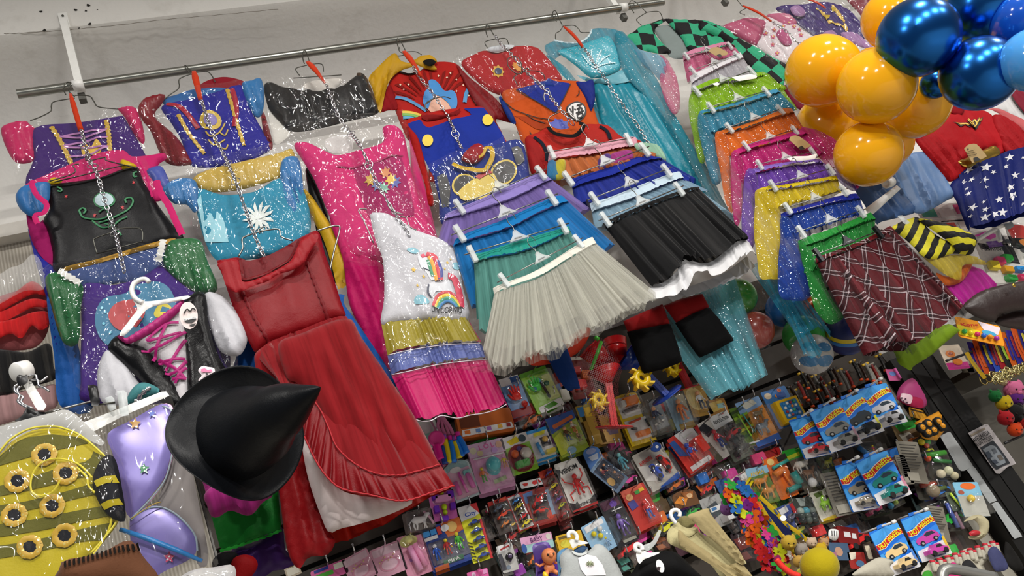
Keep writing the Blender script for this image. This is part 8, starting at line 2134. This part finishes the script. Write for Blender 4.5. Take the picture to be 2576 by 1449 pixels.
for s,lab in (('5 560 120 760 290 980 380 1110 420 1160','yellow printed ribbon lanyard, left one of two'),('20 545 180 690 300 830 430 920 520 1010','yellow printed ribbon lanyard, right one of two')):
 t=thing('ribbon_lanyard',lab,'lanyard',P(*K('d8',s)[-1],1.7))
 Q=Sheet();Q.Y,Q.par=1.7,t;Q.front=lambda q:np.full(len(np.atleast_2d(q)),1.69)
 ribbon(Q,'ribbon',K('d8',s),.011,satin('#c9a81c'))
 pts=K('d8',s)
 for k in range(1,4):
  p=pts[k];ribbon(Q,'print',[p,(p[0]+8,p[1]+12)],.005,pc('#2c3c5c'),lift=.006,sm=0)
single(cloth('price_sticker',K('d8','235 770 262 738 302 760 300 790 270 812 245 800'),1.685,WHITEPL,None,puff=.001,edge=.01,wr=0,sm=0),'white price sticker on the right yellow ribbon','label')
o=cloth('navy_cape',K('d8','30 560 130 690 260 800 340 900 360 1000 260 1010 160 880 60 720'),1.8,fabric('#1a2350',.6),None,puff=.02,folds=10,amp=.004)
single(o,'dark navy cloth behind the yellow ribbons','costume')
tubes_o=tubes('red_white_band','d8',[('200 1170 260 1240 340 1300 420 1330',.007)],1.62,pc('#c02c24',.4));single(tubes_o,'red curved band left of the large yellow plush','toy')
# dice, red box, gloves
t=thing('plush_dice','white cube dice with black bars beside the red box','toy',P(*K('d8','755 985')[0],1.8))
cloth('cube',K('d8','705 895 735 878 795 890 800 950 770 990 708 965'),1.79,WHITEPL,t,puff=.025,edge=.03,wr=0)
for s in ('725 900 728 950','748 900 750 955','772 903 772 955'):
 Q=Sheet();Q.Y,Q.par=1.79,t;Q.front=lambda q:np.full(len(np.atleast_2d(q)),1.774)
 ribbon(Q,'pip_bar',K('d8',s),.003,BLACKPL,sm=0)
card('red box with two white labels at the lower centre','d8','880 860 905 1020',1.15,'#6c1a18',[('r',Wh,.3,.3,.6,.62),('r',Wh,.66,.34,.86,.66)],n=0,peg=False,thick=.04,cat='toy box',name='toy_box')
card('blue printed card with a portrait below the red box','d8','790 1010 830 1180',1.0,'#3c5068',[('e','#a07c68',.45,.5,.2,.26),('p','#8c5c6c',[.0,.6,.3,.5,.3,1,0,1])],n=0,peg=False)
card('red printed card standing at the lower edge','d8','960 1100 1000 1260',.9,'#8c2c28',[('p','#c0b8a8',[.1,.05,.5,.0,.4,.4,.1,.5]),('e','#4c6c8c',.6,.7,.24,.2)],n=0,peg=False)
card('cream and red printed card beside the lowest car pair','d8','1100 1020 1150 1180',.8,'#3c302c',[('r','#c0b49c',.08,.1,.4,.9),('fig','#8c2430','#8c2430','#a03040',.65,.45,.6)],n=0,peg=False)
gl=fabric('#c4bfae',.8)
for k,(s,lab) in enumerate((('950 1330 980 1270 1100 1190 1200 1150 1330 1190 1290 1240 1320 1330','white cotton glove pile left of the lowest car cards'),('1600 1330 1640 1230 1700 1170 1760 1210 1800 1250 1850 1330','white knitted gloves under the pink car card'),('1840 1330 1880 1180 1960 1100 2060 1060 2120 1140 2200 1250 2180 1330','white knitted gloves in the middle of the glove row'),('2150 1250 2120 1120 2160 1060 2260 1000 2330 1060 2260 1130','white knitted gloves at the right of the glove row'))):
 single(cloth('cotton_gloves',K('d8',s),1.78-.004*k,gl,None,puff=.03,folds=24,amp=.005),lab,'gloves','white gloves at the bottom')
for i in range(18):
 x=1700+36*i;y=1200-11.5*i+30*(i%2)
 t=thing('glove_finger','red tipped white finger %s in the glove row'%('first second third fourth fifth sixth seventh eighth ninth tenth eleventh twelfth thirteenth fourteenth fifteenth sixteenth seventeenth eighteenth'.split()[i]),'gloves',P(*K('d8',(x,y))[0],1.76),'red tipped glove fingers')
 tubes('finger','d8',[((x,y,x+26,y+90),.0065)],1.76,gl,t)
 tubes('fingertip','d8',[((x-6,y-20,x,y),.0072)],1.76,pc('#a82030',.6),t)
t=thing('display_rack_tube','grey curved rack tube at the bottom right corner','rack',P(*K('d8','2000 1300')[0],1.5))
tubes('tube','d8',[('1790 1400 1795 1300 1830 1268 1900 1262 2100 1300 2300 1340',.012)],1.5,solid('#8c8c88',.35,.6),t)
for s,c,lab in (('1830 1250 1900 1195 1960 1250 1900 1265','#e0408c','neon pink cloth under the rack tube, left'),('1800 1330 1900 1290 2000 1310 1990 1400 1830 1400','#d83c80','neon pink cloth at the bottom edge'),('1600 1330 1630 1280 1690 1290 1700 1400 1610 1400','#4cb03c','neon green cloth at the bottom edge'),('2230 1100 2310 1050 2430 1240 2330 1290 2280 1250','#4c5078','small navy checked cloth at the right of the gloves'),('1980 1230 2050 1170 2160 1300 2080 1330','#2a2a2c','black netted cloth among the gloves'),('2400 1000 2480 1080 2576 1250 2480 1280 2400 1180','#1c1b1a','black cloth at the lower right corner')):
 single(cloth('folded_cloth',K('d8',s),1.74,fabric(c,.7),None,puff=.02,folds=20,amp=.004),lab,'cloth')
# right of the car cards: crescent toy, blue bag, mixed packs
t=thing('cream_mask','cream crescent shaped foam mask with red mouth near the post','mask',P(*K('d8','2140 980')[0],1.85))
cloth('crescent',K('d8','2000 810 2060 760 2150 742 2220 790 2245 860 2220 930 2150 980 2060 975 2040 950 2110 930 2150 880 2130 820 2080 790'),1.85,fabric('#c9c09c',.8),t,puff=.03)
cloth('mouth',K('d8','2050 915 2090 890 2150 900 2155 930 2100 945 2060 940'),1.84,pc('#a0242c',.4),t,puff=.012,edge=.02)
card('light blue header bag with orange print under the grey strips','d8','2010 430 2130 760',.62,'#6fa0b8',[('e','#c0602c',.55,.12,.3,.1),('e','#8c4c3c',.2,.3,.12,.06),('r','#9c9c94',0,.4,1,1),('ball','#c8a83c',.4,.5,.12),('bl',.02,.38,.98,.98,.04)],Y=1.93,n=0,peg=False)
card('bag of green and blue pencils below the post panel','d8','1880 520 1960 700',.6,'#4c5448',[('bar','#a8c03c',[.2,.1,.6,.9],.08),('bar','#2c5cac',[.4,.3,.9,.95],.08),('bar','#c8c4b8',[.6,.05,.7,.4],.07)],Y=1.95,n=0,peg=False)
for tb,a,its,lab in (('1700 130 1800 420',.8,[('bar','#3c8c2c',[.1,.2,.8,.1],.08),('ball','#c8562c',.15,.28,.1),('ball','#c0b89c',.4,.8,.13),('ball','#c8c4a4',.7,.7,.13),('ball','#b8b090',.85,.86,.12),('bar','#2c6c34',[.3,.35,.9,.4],.06)],'clear bag of green leaves and cream shells by the post'),
('1560 0 1640 110',.9,[('ball',Ye,.3,.4,.2),('ball','#3c8c3c',.7,.6,.2),('ball','#c04c2c',.5,.8,.16)],'bag of small coloured toys under the yellow truck'),
('1660 420 1720 600',1.4,[('bar','#8c3c2c',[.1,.3,.6,.2],.07),('bar','#4c5c2c',[.3,.6,.9,.4],.06),('ball','#7c705c',.4,.6,.18)],'dark bag of insects and rocks beside the middle car pair'),
('1840 640 1930 900',.5,[('bar','#3c4c8c',[.3,.0,.5,.9],.12),('bar','#8c6c7c',[.6,.1,.8,.95],.1),('ball','#c8c0a8',.6,.5,.09)],'clear tube of violet toys right of the pink car card'),
('1280 610 1330 690',1.6,[('ball','#2c7c9c',.3,.5,.16),('ball','#8ca040',.7,.4,.14)],'small bag of blue toys below the teal racer'),
('1040 60 1090 200',1.4,[('bar','#2c6ca0',[.1,.3,.4,.8],.1),('fig','#a02c3c','#b0503c',Ye,.7,.5,.6)],'blue and red toy pack under the silver car card')):
 card(lab,'d8',tb,a,'#3a3832',its+[('bl',.02,.04,.98,.97,.03)],Y=1.97,n=0,peg=False)
# hanging toy swords
ORD='first second third fourth fifth sixth seventh eighth ninth tenth eleventh twelfth thirteenth'.split()
rs=random.Random(8)
for i in range(26):
 x,y=(430+62*(i%13)-150*(i // 13),330+28*(i%4)+130*(i // 13)-14*(i%13))
 if i // 13:x=330+36*(i%13);y=420+40*(i%3)
 L=rs.uniform(130,200)
 t=thing('toy_sword','%s toy sword, %s in the %s row of the hanging bundle'%(('black','dark brown','silver grey','dark red')[i%4],ORD[i%13],'lower' if i // 13 else 'upper'),'toy sword',P(*K('d5',(x+90,y+L))[0],1.97),'bundle of toy swords')
 m=pc(('#161412','#2c1c14','#6c6a66','#6c1c18')[i%4],.35)
 Yq=1.96+.012*(i%5)
 tubes('blade','d5',[((x,y,x+L*.34,y+L*.6,x+L*.5,y+L),.0055)],Yq,m,t)
 tubes('cross_guard','d5',[((x-24,y+20,x+30,y-6),.004)],Yq,pc(('#b8952c','#3a3a38')[i%2],.35),t)
 tubes('tip','d5',[((x+L*.5,y+L,x+L*.54,y+L+16),.0065)],Yq,pc('#d8481c',.4),t)
# wall strip, pink backpack, yellow truck
o=boxs('trim_4',P(2235,1000,2.03).x-.012,P(2235,1000,2.03).x+.03,2.028,2.046,.6,P(2225,900,2.03).z,solid('#9a968a',.6));o['kind']='structure'
t=thing('pink_toy_backpack','small pink toy backpack in a clear bag beside the black post','bag',P(*K('d5','1520 680')[0],1.93))
cloth('bag_body',K('d5','1355 560 1380 480 1440 415 1510 385 1560 440 1620 540 1648 630 1600 675 1500 660 1370 600'),1.93,satin('#c84c8c',.45),t,puff=.04)
cloth('front_pocket',K('d5','1362 590 1400 540 1480 560 1560 570 1610 600 1600 670 1480 655'),1.915,fabric('#c02c58',.5),t,puff=.02)
S=cloth('printed_panel',K('d5','1395 545 1420 530 1505 555 1485 635 1400 600'),1.905,pc('#b89ca4',.4),t,puff=.004,edge=.01)
for c in ((1425,565),(1460,575),(1440,595),(1475,610)):decal(S,'print',K('d5',[q for p in ell(c,10,9,8) for q in p]),pc('#3c2434'))
card('pink printed header card above the toy backpack','d5','1300 300 1340 410',.8,'#a8507c',[('e','#5c74a8',.5,.4,.3,.2),('bar','#c85c9c',[.7,0,.9,.9],.1)],Y=1.95,n=0,peg=False)
t=thing('toy_dump_truck','yellow toy dump truck with black wheels beside the black post','toy truck',P(*K('d5','1690 970')[0],1.95))
cloth('tipper_body',K('d5','1525 815 1600 770 1640 760 1760 700 1800 770 1740 800 1830 870 1740 985 1650 975 1600 960 1560 870'),1.95,pc('#c8841c',.35),t,puff=.03,edge=.03,wr=0,sm=0)
for c in ((1580,870),(1640,835),(1635,915),(1690,895),(1735,815),(1770,855)):
 q=P(*K('d5',c)[0],1.925);b=MB();b.lathe(q,(-.1,-1,0),[(.001,.0),(.015,0),(.016,.012),(.009,.016)],16,1);b.lathe(q,(-.1,-1,0),[(.009,.015),(.006,.019),(.001,.02)],12,0);b.build('wheel',[pc('#c8841c',.35),TYRE],t)
single(cloth('green_leaf_bag',K('d5','1350 680 1420 720 1500 820 1480 860 1420 840 1380 780'),1.97,pc('#2c7c2c',.4),None,puff=.02,folds=40,amp=.006),'green plastic leaves in a bag beside the silver car card','toy')
card('yellow sign shaped card under the toy backpack','d5','1580 690 1590 780',2.0,'#b88420',[('r','#3c2c14',.06,.15,.9,.3)],Y=1.99,n=0,peg=False)
# ---- right of the post: lanyards, keyrings, sweets and sticker cards
for i in range(13):
 x0_,y0_=2060+46*i,40-12*i
 x1_,y1_=x0_+120,y0_+330-12*(i%3)
 c1,c2=(('#2c2484','#8c1c24'),('#c8501c','#c8501c'),('#241c6c','#b8a82c'),('#2c4cb0','#8c1c2c'),('#9c1c28','#c8b42c'),('#1c1c1c','#8cb02c'),('#c85c1c','#2c2484'))[i%7]
 t=thing('woven_lanyard','woven lanyard %s from the post, %s'%(ORD[i],('indigo and red','plain orange','navy and yellow','blue and dark red','crimson and yellow','black and lime','orange and indigo')[i%7]),'lanyard',P(*K('d5',(x1_,y1_))[0],1.86),'woven lanyards right of the post')
 Q=Sheet();Q.Y,Q.par=1.86,t;Q.front=(lambda yy:(lambda q:np.full(len(np.atleast_2d(q)),yy)))(1.85-.003*i)
 ribbon(Q,'strap',K('d5',(x0_,y0_,x0_+50,y0_+150,x1_,y1_)),.023,satin(c1))
 ribbon(Q,'strap_print',K('d5',(x0_+20,y0_+60,x0_+60,y0_+170,x1_-20,y1_-60)),.010,satin(c2),lift=.006)
 q=P(*K('d5',(x1_+8,y1_+40))[0],1.84-.003*i);b=MB();b.tube([q+Vector((.012*math.cos(a),0,.014*math.sin(a))) for a in (2*PI*k/14 for k in range(14))],.0022,6,closed=True);b.build('clasp',solid('#b8a468',.25,.9),t)
t=thing('yellow_lanyard','yellow printed lanyard nearest the black post','lanyard',P(*K('d5','2220 380')[0],1.84))
Q=Sheet();Q.Y,Q.par=1.84,t;Q.front=lambda q:np.full(len(np.atleast_2d(q)),1.835)
ribbon(Q,'strap',K('d5','2040 130 2110 240 2220 380'),.018,satin('#b8941c'));ribbon(Q,'print',K('d5','2085 195 2140 270 2180 320'),.008,pc('#6c5c1c'),lift=.005)
rs=random.Random(3)
for i in range(36):
 q=P(*K('d5',(2300+30*(i%10)+rs.uniform(-10,10),350+22*(i // 10)-9*(i%10)+rs.uniform(-12,12)))[0],1.8)
 b=MB();r_=rs.uniform(.006,.010);a0_=Vector((rs.uniform(-1,1),rs.uniform(-.4,.4),rs.uniform(-1,1))).normalized();e=a0_.cross(Vector((0,1,.2))).normalized()
 b.tube([q+a0_*r_*math.cos(a)+e*r_*math.sin(a) for a in (2*PI*k/10 for k in range(10))],.0018,5,closed=True)
 single(b.build('split_ring',solid('#b8ac78',.25,.9)),'brass split ring in the keyring heap right of the post','ring','brass split rings')
for c,r,col,e,lab in (((2480,500),75,'#d06c94',None,'pink rubber keyring figure head right of the post'),((2500,590),62,'#5c2478','#d06c94','purple skirted body of rubber keyring below the pink head'),((2385,630),62,'#c8ac1c',None,'yellow rubber keyring beside the purple one'),((2300,560),50,'#1c6c34',None,'green rubber keyring left of the pink one'),((2400,770),60,'#b8242c',None,'red rubber keyring below the yellow one'),((2480,730),80,'#151414',None,'black fluffy keyring at the right edge'),((2560,800),60,'#b02828','#151414','red and black keyring by the right edge'),((2490,880),56,'#d8481c',None,'orange red keyring above the black rod'),((2380,420),34,'#c8b890',None,'cream flower keyring among the brass rings')):
 plush(lab,'d5',c,r,1.82,col,e,'rubber_keyring')
card('white header card of pizza shaped erasers left of the lanyards','d5','1850 70 1960 300',.72,'#c0b4a0',[('r','#b02c78',0,.72,1,1),('e','#c8702c',.4,.36,.22,.14),('e','#c8702c',.55,.7,.22,.14),('e','#8c3c1c',.4,.36,.1,.06),('bl',.04,.2,.96,.98,.02)],Y=1.95,n=0,peg=False)
card('clear bag of small dark goods below the eraser card','d5','1990 200 2050 330',.7,'#3a3428',[('r','#8c7c6c',.1,.1,.9,.4)],Y=1.97,n=0,peg=False)
card('yellow and pink printed sweets pack under the leather hat','c8','1590 985 1620 1110',1.7,'#c8801c',[('t','Kong','#b02828',.3,.3,.4,.2,-.2),('p','#d0b8c0',[.5,.0,1,.1,.9,.5,.6,.4]),('e','#3c8cb0',.7,.5,.16,.12),('p',Ye,[.0,.4,.5,.5,.4,.9,0,.9])]+[('ball',c_,.1+.14*j,.75,.05) for j,c_ in enumerate(('#3c9c4c','#c8b41c','#b02c5c','#2c5cb0','#c87c1c','#8c2c8c'))],Y=1.80,n=0,peg=False)
for tb,a,lab,its in (('1690 520 1790 760',.72,'white sticker card of coloured fruit shaped erasers',[('t','Fashion',Bk,.4,.12,.6,.09,-.1),('box','#2c9c3c',.5,.3,.75,.45,.02),('box','#c83c6c',.3,.38,.52,.55,.02),('box','#c8b02c',.08,.5,.32,.7,.02),('box','#2c7cb8',.72,.58,.95,.7,.02),('box','#c82c5c',.72,.78,.95,.92,.02),('box','#b8841c',.4,.6,.64,.76,.02),('box','#2c8c3c',.4,.82,.64,.96,.02)]),
('1800 470 1874 640',.8,'white card with black and white dotted print behind the eraser card',[('e',Bk,.3,.2,.1,.08),('e','#3c3c3c',.7,.5,.12,.08),('box','#3c8c4c',.6,.7,.9,.9,.02)]),
('1850 400 1900 560',.9,'red and white printed card at the right edge below the star skirt',[('p','#b02c24',[.0,.1,.6,.0,.7,.5,.1,.6]),('e','#c8741c',.6,.7,.3,.16)]),
('1640 440 1700 540',1.3,'purple and pink bow pack below the star skirt',[('p','#d83c9c',[.0,.2,.5,.0,.9,.3,.5,.5]),('r','#5c2484',.3,.6,.8,.95)]),
('1380 270 1440 380',2.4,'mixed clear packs strip behind the sky blue cloak',[('r','#3c8c74',.05,.2,.3,.7),('r','#c8c0b8',.35,.3,.6,.8),('r','#a82c5c',.65,.1,.95,.6)]),
('1460 370 1500 440',2.0,'crumpled clear packs left of the star skirt hem',[('r','#c04c3c',.1,.2,.4,.8),('r','#c8b8b0',.5,.2,.9,.8)])):
 card(lab,'c8',tb,a,'#b8b4ae',its+[('bl',.02,.04,.98,.97,.02)],Y=1.9,n=0,peg=False)
t=thing('barcode_holder','white price tag holder arm under the star skirt','holder',P(*K('c8','1720 500')[0],1.78))
tubes('arm','c8',[('1590 490 1700 430 1720 470 1730 500',.008),('1690 420 1760 400',.008)],1.78,WHITEPL,t)
cloth('price_plate',K('c8','1755 400 1800 375 1815 410 1775 432'),1.77,solid('#a8b0b0',.4),t,puff=.004,edge=.01,wr=0,sm=0)
for s in ('1800 570 2030 430','2330 500 2576 350'):pass
single(tubes('black_rod','d5',[('1830 220 2080 130',.004)],1.84,BLACKPL),'black display rod carrying the lanyards','rod')
single(tubes('black_rod','d5',[('2390 1010 2640 900',.004)],1.84,BLACKPL),'black display rod right of the poster','rod')
o=boxs('shelf',P(2440,950,1.98).x,XB,1.97,YW-.02,P(2500,900,1.98).z-.02,P(2500,900,1.98).z,solid('#3a2f26',.6));tag(o,'dark shelf board behind the lanyards','shelf')
# ---- dark filler packs hanging behind the front cards
rs=random.Random(21)
FC=['#3c2c28','#2c3440','#4c3c2c','#38402c','#402830','#2c2c30','#54442c','#303c3c']
names=['umber','slate','bronze','olive','plum','charcoal','ochre','teal grey']
spots=[(1190,1010),(1320,1030),(1480,1010),(1545,1120),(1600,1070),(1700,1060),(1240,1150),(1390,1105),(1560,1180),(1680,1190),(1760,1200),(1830,1190),(1900,1150),(1960,1180),(1650,1300),(1720,1260),(1800,1260),(1870,1270),(1560,1350),(1620,1400),(1730,1330),(1930,1280),(1990,1300),(2060,1260),(2110,1210),(2050,1330),(2130,1330),(2180,1250),(2260,1180),(2330,1210),(2300,1110),(2360,1280),(2380,1380),(1330,1370),(1270,1320),(1120,1150),(1410,1050),(2240,1390),(2010,1390),(1300,1430)]
for i,(x,y) in enumerate(spots):
 a,c=FC[i%8],FL[(i*3)%8]
 q=P(x,y,2.0);up=P(x,y-10,2.0)
 card('%s and %s pack hung behind, %s'%(names[i%8],('orange','pink','green','yellow','blue','purple','rose','red')[(i*3)%8],('below the pink tiers','among the first toys','in the second toy row','in the third toy row','near the white rods')[min(4,i // 8)]),'px',(x-26,y-52,x+24,y+52),rs.uniform(.55,.85),a,
[('p',c,[.1,.05,.9,.02,.8,.2,.2,.24]),('p',('#8c887c','#5c5850')[i%2],[.1,.3,.5,.28,.6,.5,.2,.6]),('box',FL[(i*5+2)%8],.3,.45,.7,.7,.02),('car',FL[(i*7+1)%8],.5,.84,.6,-.2),('bl',.04,.26,.96,.97,.03)],Y=2.0,n=0,group='packs behind the front cards')
